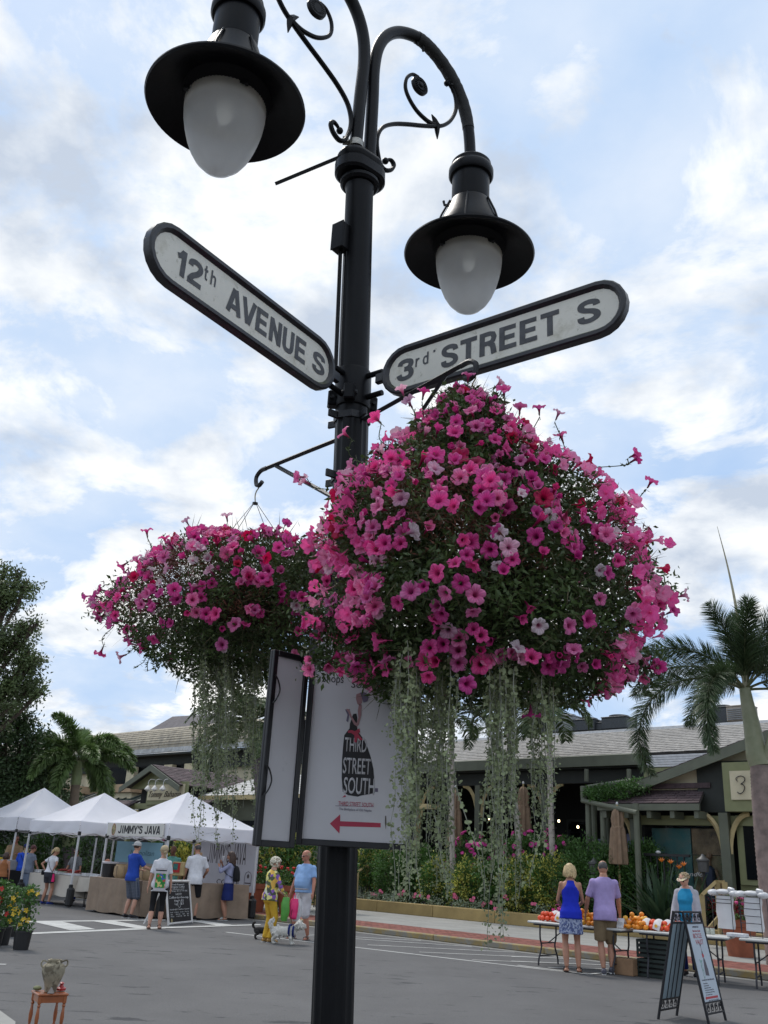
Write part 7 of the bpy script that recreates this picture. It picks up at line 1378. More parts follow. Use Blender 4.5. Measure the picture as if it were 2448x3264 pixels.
# ================================================================ market tents on the left
tentw = mat('white_tent_canvas', (.83, .83, .88), .7, 0, .04, 1.2, .5, 3.5, trans=.30); legm = mat('tent_leg_white', (.55, .55, .56), .4, .1, .08, 4); capb = mat('black_plastic', (.012, .012, .013), .5)
def tent(label, s0, s1, t0, t1, zb, zt, zp, seed):
    g = random.Random(seed); c = S((s0+s1)/2, (t0+t1)/2); t = thing('market_tent', label, 'tent', c, UANG); hx, hy = (s1-s0)/2, (t1-t0)/2
    mb = MB(); n = 12; vs = []; fs = []                    # roof: four sagging faces
    cs = [(-hx, -hy), (hx, -hy), (hx, hy), (-hx, hy)]; m = 10
    for q in range(4):
        (xa, ya), (xb, yb) = cs[q], cs[(q+1) % 4]; k0 = len(vs)
        for i in range(m+1):
            u = i/m
            for j in range(n+1):
                w2 = j/n; x = (xa+(xb-xa)*w2)*(1-u); y = (ya+(yb-ya)*w2)*(1-u); ridge = abs(w2-.5)*2; z = zt+(zp-zt)*(u**1.12)-.085*math.sin(PI*u)*(1-ridge**2)+.012*mnoise.noise(V((x*3+seed, y*3, 0)))+.008*math.sin(w2*38+q)*(1-u)*u*2-.02*math.sin(PI*w2)*(1-u)
                vs.append((x, y, z))
        fs += [(k0+i*(n+1)+j, k0+i*(n+1)+j+1, k0+(i+1)*(n+1)+j+1, k0+(i+1)*(n+1)+j) for i in range(m) for j in range(n)]
    mb.add(vs, fs); mb.build('tent_roof', tentw, t, True, sharp=20, fixn=False)
    for q in range(4):
        (xa, ya), (xb, yb) = cs[q], cs[(q+1) % 4]; mb = MB(); vs = []; d = V((yb-ya, -(xb-xa), 0)).normalized()
        for i in range(5):
            for j in range(25):
                w2 = j/24; o_ = d*(.004+.03*math.sin(w2*19+seed+i)*(i/4)*math.sin(PI*w2)+.008); z = zt-.02*math.sin(PI*w2)*1-(zt-zb)*(i/4)-.012*math.sin(w2*13+seed)*(i/4); vs.append((xa+(xb-xa)*w2+o_.x, ya+(yb-ya)*w2+o_.y, z))
        mb.add(vs, [(i*25+j, i*25+j+1, (i+1)*25+j+1, (i+1)*25+j) for i in range(4) for j in range(24)]); mb.build('valance', tentw, t, True, fixn=False)
        mb = MB(); mb.box((0, 0, zb/2+.06), (.045, .045, zb-.12), Matrix.Translation((xa*.985, ya*.985, 0))); mb.build('leg', legm, t)
        mb = MB(); mb.box((xa*.985, ya*.985, zb-.02), (.075, .075, .11), None, .008); mb.build('corner_cap', capb, t)
        mb = MB(); mb.tube([(xa*.97, ya*.97, zt-.12), ((xa+xb)*.5, (ya+yb)*.5, zt-.42), (xb*.97, yb*.97, zt-.12)], .014, 4); mb.tube([(xa*.97, ya*.97, zt-.42), ((xa+xb)*.5, (ya+yb)*.5, zt-.12), (xb*.97, yb*.97, zt-.42)], .014, 4); mb.build('truss', legm, t)
        mb = MB(); mb.box((xa*.985+.03, ya*.985, .27), (.22, .18, .50), None, .05); mb.box((xa*.985, ya*.985, .55), (.10, .10, .1), None, .02); mb.build('weight_bag', mat('black_weight_bag', (.014, .014, .015), .7, 0, .3, 6, .4, 12), t, True)
    return t
JT = tent('nearest white market tent, with the coffee banner on its front edge', -6.35, -3.35, -3.65, -.65, 1.94, 2.28, 3.20, 1)
tent('white market tent over the berry stall, left of the coffee tent', -10.6, -7.6, -3.77, -.77, 1.98, 2.30, 3.22, 2)
tent('leftmost white market tent, cut by the picture edge', -15.6, -12.6, -3.2, -.2, 2.02, 2.42, 3.5, 3)
bannerw = mat('banner_cream', (.62, .60, .55), .7, 0, .06, 2, .2, 10)
Mj = frame(KU, (0, 0, 1), o=S(-4.87, -3.70, 2.095)); bt = thing('banner', 'cream banner strip lettered with the coffee stall name on the front tent edge', 'banner', M=Mj)
mb = MB(); mb.box((0, 0, 0), (2.72, .33, .012), None, .003); mb.build('banner_cloth', bannerw, bt)
stroke_text("JIMMY'S JAVA", inkblack, bt, Matrix.Translation((-.80, -.10, .0065)), .205, 1.98, .10)
mb = MB(); mb.lathe([(.0, .006), (.13, .006), (.13, .009), (0, .009)], 20, None, (-1.03, 0, 0), .72, 1.1); mb.build('round_logo', mat('logo_green', (.13, .18, .08), .6, 0, .6, 14, col2=(.5, .4, .2)), bt)
mb = MB(); mb.lathe([(.125, .0095), (.14, .0095), (.14, .011), (.125, .011)], 20, None, (-1.03, 0, 0), .72, 1.1, ring=True); mb.build('logo_rim', mat('logo_red', (.35, .06, .04), .6), bt)
for sx in (-1.33, 1.33): 
    for sy in (-.14, .14): mb = MB(); mb.tube([(sx, sy, .01), (sx+.05*(1 if sx > 0 else -1), sy+.02, 0)], .006, 4); mb.build('tie', capb, bt)
b0, b1 = AT(625, 2830, 29.6), AT(813, 2836, 27.9); xd = (V((b1.x, b1.y, 0))-V((b0.x, b0.y, 0))); wd = xd.length; zt_, zb_ = AT(625, 2678, 29.6).z, b0.z
Mj = frame(xd, (0, 0, 1), o=((b0.x+b1.x)/2, (b0.y+b1.y)/2, (zt_+zb_)/2)); bt = thing('banner', 'large white banner with tall lettering hanging at the back of the coffee tent', 'banner', M=Mj); hh = zt_-zb_
mb = MB(); mb.box((0, 0, 0), (wd, hh, .01), None, .003); mb.build('banner_cloth', mat('banner_white', (.52, .51, .55), .7, 0, .05, 2, .2, 8), bt)
grp = mat('lettering_brown_grey', (.075, .06, .065), .7)
stroke_text("JIMMY'S JAVA", grp, bt, Matrix.Translation((-wd*.36, hh*.04, .0055)), hh*.42, wd*.66, .06); text('Best Brew', grp, bt, Matrix.Translation((-.02, -hh*.18, .006)), hh*.13, wd*.24, .0, .002, shear=.4); text('COFFEE', grp, bt, Matrix.Translation((-wd*.15, -hh*.38, .006)), hh*.10, wd*.38, .01, .002)
mb = MB(); cx, cy = wd*.37, -hh*.20
mb.tube([(cx-.14, cy-.22, .007)]+[(cx-.14*math.cos(a), cy+.14*math.sin(a), .007) for a in np.linspace(0, PI, 12)]+[(cx+.14, cy-.22, .007), (cx-.14, cy-.22, .007)], .008, 4); mb.ell((cx, cy+.02, .007), (.05, .06, .004)); mb.box((cx, cy-.16, .007), (.24, .03, .004)); mb.box((cx, cy-.22, .007), (.24, .03, .004)); mb.build('arched_logo', grp, bt)
b0, b1 = AT(365, 2746, 31.0), AT(512, 2752, 30.2); xd = V((b1.x-b0.x, b1.y-b0.y, 0)); wd = xd.length; zt_ = AT(365, 2680, 31).z; zb_ = AT(365, 2815, 31.0).z; zm = b0.z
Mj = frame(xd, (0, 0, 1), o=((b0.x+b1.x)/2, (b0.y+b1.y)/2, 0)); bt = thing('banner', 'pale blue over grey banner hanging behind the man in the backwards cap', 'banner', M=Mj)
mb = MB(); mb.box((0, (zt_+zm)/2, 0), (wd, zt_-zm, .01)); mb.build('blue_panel', mat('banner_blue', (.20, .36, .44), .7, 0, .1, 2), bt); mb = MB(); mb.box((0, (zm+zb_)/2, 0), (wd, zm-zb_-.004, .01)); mb.build('grey_panel', mat('banner_grey', (.30, .28, .28), .7), bt)
text('Neapolitan', mat('banner_ink_teal', (.05, .12, .15), .6), bt, Matrix.Translation((-wd*.18, zm+.22, .006)), .16, wd*.52, 0, .002, shear=.3); text('MENU', inkblack, bt, Matrix.Translation((wd*.05, zb_+.32, .006)), .22, wd*.36, .01, .002)
# cloth covered counters
def cloth_table(label, p0, p1, depth, h_, drop, m_, seed):
    """front edge from p0 to p1, table behind it"""
    p0, p1 = V(p0), V(p1); x = (p1-p0); L_ = x.length; t = thing('covered_table', label, 'table', M=frame(x, V((0, 0, 1)).cross(x), o=(p0+p1)/2)); g = random.Random(seed)
    mb = MB(); per = []; n1 = max(8, int(L_/.06)); n2 = max(6, int(depth/.06)); hx = L_/2
    for i in range(n1): per.append((-hx+L_*i/n1, 0))
    for i in range(n2): per.append((hx, depth*i/n2))
    for i in range(n1): per.append((hx-L_*i/n1, depth))
    for i in range(n2): per.append((-hx, depth-depth*i/n2))
    N_ = len(per); vs = []
    ph = [g.uniform(0, 6.28) for _ in range(4)]
    for r in range(7):
        u = r/6
        for i, (x_, y_) in enumerate(per):
            cx_, cy_ = x_, y_-depth/2; l = math.hypot(cx_/hx, cy_/(depth/2)); fold = (.022*math.sin(i*.55+ph[0])+.016*math.sin(i*1.27+ph[1])+.03*math.sin(i*.21+ph[2]))*u; k_ = 1+(fold+.02*u)/max(.2, math.hypot(cx_, cy_)); vs.append((cx_*k_, cy_*k_+depth/2, h_-(drop)*u-(.015*math.sin(i*.4+ph[3]) if r == 6 else 0)))
    top0 = len(vs); vs += [(x_, y_, h_+.003) for x_, y_ in per]
    fs = [(r*N_+i, r*N_+(i+1) % N_, (r+1)*N_+(i+1) % N_, (r+1)*N_+i) for r in range(6) for i in range(N_)]+[tuple(top0+i for i in range(N_))]+[(top0+i, top0+(i+1) % N_, (i+1) % N_, i) for i in range(N_)]
    mb.add(vs, fs); mb.build('tablecloth', m_, t, True, sharp=50)
    mb = MB(); mb.box((0, depth/2, h_-.02), (L_-.06, depth-.06, .03)); mb.build('tabletop', offw, t)
    for sx in (-1, 1):
        for sy in (.12, depth-.12): mb = MB(); mb.tube([(sx*(hx-.25), sy, h_-.03), (sx*(hx-.25), sy, .0)], .014, 6); mb.build('leg', capb, t)
    return t
burl = mat('burlap', (.27, .20, .145), .95, 0, .15, 3, .5, 70); creamc = mat('cream_tablecloth', (.56, .51, .44), .9, 0, .06, 2)
cloth_table('burlap covered coffee counter behind the man in plaid shorts', S(-6.25, -4.0), S(-3.7, -4.0), .75, .86, .82, burl, 1); cloth_table('burlap covered coffee counter behind the denim skirt', S(-3.15, -3.4), S(-3.15, -1.0), .75, .86, .82, burl, 2)
cloth_table('cream covered berry stall table', S(-10.9, -3.55), S(-8.0, -3.55), .8, .80, .55, creamc, 3); cloth_table('small cream covered table end right of the berry stall', S(-7.95, -3.35), S(-6.75, -3.35), .8, .78, .36, creamc, 4); cloth_table('black covered table at the far left edge', S(-14.2, -3.6), S(-11.9, -3.6), .8, .8, .5, black_c, 5)
def obj_box(name, label, cat, p, d, m_, yaw=UANG, bev=.01, lid=None, group=None):
    t = thing(name, label, cat, p, yaw, group); mb = MB(); mb.box((0, 0, d[2]/2), d, None, bev, 1.0); mb.build('box_body', m_, t)
    if lid: mb = MB(); mb.box((0, 0, d[2]+.006), (d[0]*1.02, d[1]*1.02, .012)); mb.build('contents', lid, t)
    return t
berry = mat('berry_red', (.28, .03, .02), .5, 0, .6, 60); green_b = mat('veg_green', (.08, .20, .04), .6, 0, .5, 40); tray = mat('tray_white', (.55, .56, .58), .6)
for i, (s, tt, ct, lb) in enumerate(((-10.5, -3.2, tray, 'pale flat tray at the left end of the berry stall'), (-9.9, -3.15, green_b, 'tray of greens left of the berries'), (-9.4, -3.2, tray, 'slanted white tray in the middle of the berry stall'), (-8.95, -3.2, green_b, 'tray of green beans beside the berries'), (-8.45, -3.25, berry, 'tray heaped with red berries, nearest the tent leg'), (-8.2, -2.95, tray, 'white tray behind the red berries'), (-7.4, -3.05, tray, 'white tray on the small end table'), (-9.6, -2.9, berry, 'small red punnets at the back of the berry stall'))):
    p = S(s, tt, .81); t = obj_box('produce_tray', lb, 'tray', p, (.42, .36, .07), tray, UANG, .008, ct)
    if ct is berry:
        me = MB().ell((0, 0, 0), (.028, .028, .026), 6, 5).mesh('berry', berry); g = random.Random(i)
        for k in range(26): link(me, 'berry', t, Matrix.Translation((g.uniform(-.18, .18), g.uniform(-.15, .15), .10+g.random()*.04)))
obj_box('crate', 'grey plastic crate on the black table at the far left', 'crate', S(-12.6, -3.2, .81), (.6, .4, .3), mat('grey_crate', (.28, .28, .28), .6)); obj_box('crate', 'bright yellow box at the left picture edge', 'crate', S(-13.35, -3.3, .81), (.35, .35, .35), mat('yellow_box', (.65, .45, .03), .6))
def sack(label, p, h_, r_):
    t = thing('burlap_sack', label, 'sack', p); mb = MB(); mb.lathe([(.01, 0), (r_*.8, .01), (r_*1.05, h_*.3), (r_, h_*.7), (r_*.85, h_*.93), (r_*.9, h_), (.01, h_*.96)], 18, wob=lambda a, z: 1+.05*math.cos(5*a+z*9)); mb.build('sack_cloth', mat('sack_tan', (.36, .26, .15), .9, 0, .15, 6, .5, 50), t, True)
    for k in range(6): a = 2*PI*k/6; mb = MB(); mb.box((r_*1.02*math.cos(a), r_*1.02*math.sin(a), h_*.5), (.02, .02, h_*.7)); mb.build('seam', burl, t)
sack('tan burlap coffee sack left of the plaid shorts', S(-5.45, -3.55, .86), .36, .2); sack('tan burlap coffee sack right of the man in the backwards cap', S(-4.2, -3.55, .86), .36, .2); sack('tall tan sack on the counter left of the black bin', S(-5.0, -3.4, .86), .34, .17)
t = thing('bin', 'black bin lined with pale plastic on the coffee counter', 'bin', S(-6.0, -3.6, .86)); mb = MB(); mb.lathe([(.01, 0), (.17, 0), (.21, .38), (.19, .38), (.01, .3)], 20); mb.build('bin_body', capb, t, True); mb = MB(); mb.lathe([(.215, .35), (.225, .39), (.19, .40), (.18, .36)], 20, wob=lambda a, z: 1+.03*math.cos(9*a)); mb.build('liner', offw, t, True)
t = thing('display_stand', 'dark stand draped with tan cloth and a red patch, left of the drinking woman', 'stand', S(-3.45, -2.9, .86), R(-20)); mb = MB(); mb.box((.12, .1, .24), (.42, .34, .48), None, .02); mb.build('stand_box', mat('dark_brown_wood', (.018, .012, .010), .6), t); mb = MB(); mb.box((-.13, -.02, .33), (.34, .42, .34), None, .02); mb.build('tan_drape', mat('drape_tan', (.42, .31, .15), .9), t); mb = MB(); mb.box((-.16, -.24, .36), (.2, .02, .24)); mb.build('red_patch', mat('patch_red', (.42, .03, .03), .8), t); mb = MB(); mb.box((-.18, -.255, .38), (.13, .012, .15)); mb.build('teal_patch', mat('patch_teal', (.04, .16, .14), .8, 0, .3, 20), t)
t = thing('paper_bag', 'brown paper bag beside the coffee cup', 'bag', S(-3.5, -2.5, 1.34), R(10)); mb = MB(); mb.box((0, 0, .14), (.14, .10, .28), None, .008, 1.05); mb.build('bag_paper', mat('kraft_paper', (.42, .28, .17), .8, 0, .1, 10), t)
# chalk style menu board
a, b = G(538, 2950), G(611, 2942); xd = b-a; W_ = .86; top = HGT(536, 2950, 2811); t = thing('menu_board', 'white framed black sandwich board with handwritten coffee prices', 'sandwich board', M=frame(xd, V((0, 0, 1))-V((-xd.y, xd.x, 0)).normalized()*-.22, o=a+xd*.5))
W_ = xd.length*1.02; hgt_ = top*1.03; pvc = mat('white_pipe', (.62, .60, .58), .4)
for x in (-1, 1): mb = MB(); mb.tube([(x*W_/2, 0, 0), (x*W_/2, hgt_, 0)], .028, 8); mb.build('frame_pipe', pvc, t, True)
for y in (.03, hgt_): mb = MB(); mb.tube([(-W_/2, y, 0), (W_/2, y, 0)], .028, 8); mb.build('frame_pipe', pvc, t, True)
mb = MB(); mb.box((0, hgt_/2, -.004), (W_-.05, hgt_-.06, .008)); mb.build('black_panel', inkblack, t)
for x in (-1, 1): mb = MB(); mb.tube([(x*W_/2, hgt_, -.02), (x*W_/2, .12, -hgt_*.62)], .026, 6); mb.build('rear_leg', pvc, t, True)
chalk = mat('chalk_white', (.55, .55, .55), .8)
for s_, y, hh_, w2 in (('Fresh Roasted', .90, .045, .52), ('Organic Coffee', .845, .045, .56), ('Whole Bean or ground', .80, .028, .50), ('3/4 lb bag - $12 or 2 for $22', .755, .035, .78), ('HOT!', .67, .05, .25), ('Coffee-by-the-cup', .595, .055, .84), ('Reg - $2', .52, .05, .40), ('Lg - $3', .45, .05, .38), ('World\'s BEST Cold Brew Espresso', .33, .03, .84), ('Iced   Cuban   Latte   Mocha', .27, .026, .80), ('$3     $2.50    $4    $4', .22, .026, .78), ('REG    LARGE   $5   $5', .175, .026, .78)):
    text(s_, chalk, t, Matrix.Translation((-w2*W_/2, y*hgt_, .002)), hh_*hgt_, w2*W_, .0, .002)
mb = MB(); mb.lathe([(.080, .002), (.088, .002), (.088, .004), (.080, .004)], 20, None, (0, .47*hgt_, 0), ring=True); mb.build('chalk_ring', chalk, t)
mb = MB(); mb.lathe([(.0, .002), (.06, .002), (.06, .004), (0, .004)], 16, None, (-W_*.36, .085*hgt_, 0), .8, 1); mb.build('round_logo', mat('logo_green', (0, 0, 0)), t)
# ================================================================ potted yellow plants, stool with urn
for i, (px, py, hh_, lb) in enumerate(((65, 3027, .88, 'black pot of yellow trumpet flowers on a stake, nearest the road'), (2, 3012, .84, 'leafy potted plant with yellow flowers at the left edge'), (25, 2985, .78, 'potted plant with white and yellow blooms behind the staked pot'), (-24, 3020, .95, 'potted plant with a red bloom at the very left edge'))):
    p = G(px, py); t = thing('potted_plant', lb, 'potted plant', p); mb = MB(); mb.lathe([(.01, 0), (.115, 0), (.135, .25), (.145, .25), (.145, .28), (.125, .28), (.01, .26)], 20); mb.build('pot', capb, t, True)
    mb = MB(); mb.tube([(0, 0, .26), (.01, 0, hh_)], .012, 5); mb.tube([(.03, 0, .26), (-.04, .02, .7), (.03, 0, hh_*.9)], .008, 5); mb.build('stem', lf[8], t); g = np.random.default_rng(900+i); n = 620
    z = .25+(hh_-.2)*g.random(n); rr = .03+.15*g.random(n)*(1-((z-.5)/hh_)**2); a_ = g.uniform(0, 6.28, n); P = np.stack([p.x+rr*np.cos(a_), p.y+rr*np.sin(a_), z], 1); foliage(t, P, g.normal(size=(n, 3)), g.uniform(.04, .075, n), .034, lf[0])
    fm = mat('yellow_petal', (.75, .50, .03), .5, trans=.2); fw = mat('white_petal', (.7, .68, .6), .5); fr_ = mat('red_bloom', (.5, .015, .02), .5)
    for k in range(9):
        mb = MB(); q_ = V((g.normal()*.09, -.03-.13*g.random(), .33+(hh_-.36)*g.random())); 
        for j in range(5): a2 = 2*PI*j/5; mb.add([(0, 0, 0), (.034*math.cos(a2-.5), .034*math.sin(a2-.5), .01), (.048*math.cos(a2), .048*math.sin(a2), .005), (.034*math.cos(a2+.5), .034*math.sin(a2+.5), .01)], [(0, 1, 2, 3)])
        Mq = Matrix.Translation(q_) @ lookrot((g.normal()*.5, -1, .3+g.normal()*.4)); me = mb.mesh('flower', fm if (i, k % 3) not in ((2, 0), (1, 0)) and i != 3 else (fw if i != 3 else fr_)); link(me, 'flower', t, Mq)
woodr = mat('red_brown_wood', (.30, .085, .022), .4, 0, .2, 6, .1, 30, coat=.3)
sp = G(160, 3160, .45); st = thing('stool', 'small square reddish wooden stool with turned legs in the street', 'stool', (sp.x, sp.y, 0), R(32)); hs_ = .45; a2 = .096
mb = MB(); mb.box((0, 0, hs_-.012), (.235, .235, .018), None, .006); mb.build('seat', woodr, st); mb = MB()
for sx, sy, dx, dy in ((0, 1, .195, .015), (0, -1, .195, .015), (1, 0, .015, .195), (-1, 0, .015, .195)):
    mb = MB(); mb.box((sx*a2, sy*a2, hs_-.045), (dx-.03, dy, .045) if dx > dy else (dx, dy-.03, .045)); mb.build('apron', woodr, st); mb = MB(); mb.box((sx*a2, sy*a2, .17), (dx-.03, dy, .04) if dx > dy else (dx, dy-.03, .04)); mb.build('stretcher', woodr, st)
for sx in (-1, 1):
    for sy in (-1, 1): mb = MB(); mb.lathe([(.014, 0), (.014, .20), (.009, .215), (.013, .24), (.016, .28), (.011, .33), (.009, .35), (.015, .36), (.009, .372), (.016, .38), (.016, hs_-.02)], 12, None, (sx*a2, sy*a2, 0)); mb.build('leg', woodr, st, True)
mb = MB(); mb.box((0, 0, .185), (.18, .18, .01)); mb.build('shelf', woodr, st)
urnm = mat('mossy_stoneware', (.30, .265, .19), .9, 0, .25, 7, .5, 30); dirt(urnm, .48, .56, (.13, .11, .075), 9)
ur = thing('urn', 'weathered cream clay urn with four small handles standing on the stool', 'urn', M=Matrix.Translation((sp.x, sp.y, hs_)) @ Matrix.Rotation(R(20), 4, 'Z') @ Matrix.Diagonal((.72, .72, .78, 1))); mb = MB(); mb.lathe([(.005, 0), (.062, 0), (.064, .02), (.074, .06), (.100, .12), (.122, .175), (.124, .215), (.112, .242), (.085, .256), (.068, .262), (.066, .272), (.076, .284), (.076, .292), (.06, .29), (.058, .27), (.04, .25), (.005, .2)], 40, wob=lambda a, z: 1+.012*math.sin(3*a+z*20)); mb.build('vessel', urnm, ur, True, sharp=50)
for k in range(4): a_ = PI/2*k+.3; d = V((math.cos(a_), math.sin(a_), 0)); mb = MB(); mb.tube(smooth([d*.112+V((0, 0, .215)), d*.142+V((0, 0, .235)), d*.148+V((0, 0, .265)), d*.125+V((0, 0, .285)), d*.062+V((0, 0, .262))], 3), .009, 6); mb.build('handle', urnm, ur, True)
for lb, x, y, m_, sh_ in (('small grey pyramid ornament on the stool front', -.02, -.095, mat('ornament_grey', (.25, .22, .20), .7), 0), ('small red ornament on the right of the stool', .088, .02, mat('ornament_red', (.35, .03, .03), .4), 1), ('small greenish stone on the left of the stool', -.088, .06, mat('ornament_green', (.16, .17, .08), .7), 2)):
    p = WM[st.name] @ V((x, y, hs_)); t = thing('ornament', lb, 'ornament', p); mb = MB()
    if sh_ == 0: mb.add([(-.022, -.022, 0), (.022, -.022, 0), (.022, .022, 0), (-.022, .022, 0), (0, 0, .045)], [(0, 1, 2, 3), (0, 1, 4), (1, 2, 4), (2, 3, 4), (3, 0, 4)])
    elif sh_ == 1: mb.lathe([(.005, 0), (.035, .004), (.04, .02), (.02, .03), (.012, .045), (.02, .055), (.003, .065)], 12)
    else: mb.ell((0, 0, .018), (.035, .028, .018))
    mb.build('ornament_body', m_, t, True)

# ================================================================ fruit tables on the right
tblw = mat('folding_table_white', (.52, .52, .50), .5, 0, .06, 3); tleg = mat('table_leg_grey', (.035, .035, .042), .5, .3)
def fold_table(label, sa, sb, ta, depth=.75, h_=.73, dt=0.0):
    c = S((sa+sb)/2, ta+depth/2+dt/2); L_ = sb-sa; t = thing('folding_table', label, 'table', c, UANG+math.atan2(dt, L_)); mb = MB(); mb.box((0, 0, h_-.02), (L_-.02, depth, .04), None, .012); mb.build('tabletop', tblw, t)
    mb = MB(); mb.box((0, 0, h_-.055), (L_-.2, depth-.14, .03)); mb.build('under_frame', tleg, t)
    for sx in (-1, 1):
        x = sx*(L_/2-.22)
        for sy in (-1, 1): mb = MB(); mb.tube(smooth([(x, sy*depth*.36, h_-.05), (x, sy*depth*.36, h_*.62), (x+sx*.0, sy*depth*.30, h_*.42), (x, sy*depth*.42, h_*.15), (x, sy*depth*.44, 0)], 4), .0155, 7); mb.build('leg', tleg, t, True)
        mb = MB(); mb.tube([(x, -depth*.33, h_*.5), (x, depth*.33, h_*.5)], .012, 6); mb.build('crossbar', tleg, t); mb = MB(); mb.tube([(x, -depth*.40, h_*.22), (x, depth*.40, h_*.22)], .013, 6); mb.build('crossbar', tleg, t)
        mb = MB(); mb.tube([(x, 0, h_*.5), (x-sx*.42, 0, h_-.06)], .01, 6); mb.build('brace', tleg, t)
    return t
fold_table('white folding table carrying the fruit, left one behind the couple', 7.2, 9.12, -2.88, dt=.05); fold_table('white folding table between the man in lavender and the sandwich board', 9.15, 10.72, -2.78, dt=.45); fold_table('white folding table carrying the racks of carrier bags, at the right edge', 10.76, 12.5, -2.25, dt=.5)
orm = mat('orange_peel', (.78, .27, .02), .45, 0, .12, 4, .15, 120); rdm = mat('red_grapefruit_net', (.68, .075, .02), .45, 0, .3, 18, .3, 100); ylm = mat('mango_yellow', (.80, .42, .04), .45, 0, .2, 5); labw = mat('label_white', (.62, .60, .60), .6)
fme = MB().ell((0, 0, 0), (.043, .043, .040), 12, 9).mesh('fruit', orm, True); yme = MB().ell((0, 0, 0), (.043, .043, .040), 12, 9).mesh('fruit', ylm, True)
def tz(s): return .732
def heap(s0_, s1_, t0_, n, lb, grp_, seed, me1, me2):
    g = random.Random(seed); pts = []
    for i in range(n*40):
        if len(pts) >= n: break
        s = g.uniform(s0_, s1_); tt = g.uniform(t0_+.06, t0_+.62); lay = 0
        for _ in range(4):
            q = S(s, tt, .772+lay*.064)
            if all((q-p).length > .078 for p in pts): 
                mid = 1-abs((s-(s0_+s1_)/2)/((s1_-s0_)/2))
                if lay <= 3.2*mid+.2 and (lay == 0 or any((V((q.x-p.x, q.y-p.y, 0))).length < .06 and .03 < q.z-p.z < .09 for p in pts)): pts.append(q); break
            lay += 1
    for p in pts: o = link(me1 if g.random() < .6 else me2, 'orange', None, Matrix.Translation(p) @ Matrix.Rotation(g.uniform(0, 6), 4, 'Z')); tag(o, lb, 'fruit', grp_)
SX = lambda px, t_: ST(W(px, 2940, t_))[0]
heap(SX(1845, -2.6), SX(1912, -2.6), -2.86, 60, 'orange in the heap on the table between the blonde woman and the man in lavender', 'oranges heaped between the couple', 1, fme, yme)
heap(SX(1978, -2.5), SX(2066, -2.5), -2.72, 62, 'orange in the heap just right of the man in lavender', 'oranges heaped right of the man in lavender', 2, fme, yme)
def netbag(label, s, tt, seed, w_=.34, lab=True):
    g = random.Random(seed); t = thing('net_bag_of_fruit', label, 'fruit bag', S(s, tt, .732), UANG); me = MB().ell((0, 0, 0), (.05, .05, .047), 10, 7).mesh('grapefruit', rdm, True)
    for x, y, z in ((-.13, -.05, .05), (-.04, -.07, .05), (.05, -.06, .05), (.14, -.04, .05), (-.10, .04, .05), (-.01, .03, .05), (.08, .05, .05), (-.07, -.02, .12), (.01, -.03, .125), (.09, -.01, .12), (-.03, .05, .12)): link(me, 'grapefruit', t, Matrix.Translation((x*w_/.34+g.gauss(0, .006), y, z)))
    mb = MB(); mb.lathe([(.045, .0), (.03, .03), (.05, .07), (.02, .08)], 8, Matrix.Translation((w_*.42, 0, .07)) @ Matrix.Rotation(R(65), 4, 'Y'), wob=lambda a, z: 1+.25*math.cos(3*a)); mb.build('net_neck', rdm, t, True)
    if lab: mb = MB(); mb.tube([(-.02, -.128, .02), (0, -.125, .09), (0, -.07, .155), (0, .0, .178)], [.065, .068, .06, .05], 6, False, None, (1, .25, (0, 1, 0))); mb.build('paper_label', labw, t, True); mb = MB(); mb.lathe([(0, 0), (.028, 0), (.028, .003), (0, .003)], 12, Matrix.Translation((0, -.152, .08)) @ Matrix.Rotation(R(90), 4, 'X')); mb.build('label_dot', ylm, t)
for i, (s, tt, lb) in enumerate(((SX(1745, -2.6), -2.6, 'leftmost red net bag of grapefruit on the fruit table'), (SX(1775, -2.4), -2.4, 'second red net bag from the left, behind the first'), (SX(1792, -2.65), -2.65, 'red net bag of grapefruit just left of the blonde woman'), (SX(1835, -2.35), -2.35, 'red net bag partly hidden by the blonde woman'), (SX(1935, -2.35), -2.35, 'red net bag hidden behind the man in lavender'), (SX(2066, -2.35), -2.35, 'first red net bag right of the orange heap'), (SX(2085, -2.1), -2.1, 'red net bag behind the labelled ones'), (SX(2104, -2.4), -2.4, 'red net bag with a big white label left of the sandwich board'), (SX(2132, -2.3), -2.3, 'red net bag directly behind the sandwich board top'), (SX(2170, -2.0), -2.0, 'red net bag in front of the woman in the visor'))): netbag(lb, s, tt, i, .34, i in (1, 2, 7, 8, 5))
for i, (s, tt) in enumerate(((SX(1975, -2.75), -2.75), (SX(1996, -2.6), -2.6))):
    t = thing('price_sign', ['small white price card leaning by the man in lavender', 'small white price card left of the orange heap'][i], 'card', S(s, tt, .732), UANG); mb = MB(); mb.box((0, 0, .09), (.13, .006, .16), Matrix.Rotation(R(-18), 4, 'X')); mb.build('card_face', labw, t); mb = MB(); mb.box((0, .03, .05), (.10, .006, .11), Matrix.Rotation(R(18), 4, 'X')); mb.build('card_prop', labw, t)
t = thing('flower_pot_plant', 'pink flowers at the left rear corner of the fruit table', 'plant', S(7.5, -2.3, .732)); g = np.random.default_rng(4); foliage(t, np.array(S(7.5, -2.3, .86))+g.normal(size=(120, 3))*.07, g.normal(size=(120, 3)), .05, .03, lf[3]); mb = MB(); mb.lathe([(.005, 0), (.06, 0), (.07, .09), (.005, .09)], 12); mb.build('pot', terra, t, True)
crm = mat('dark_green_crate', (.012, .022, .018), .6)
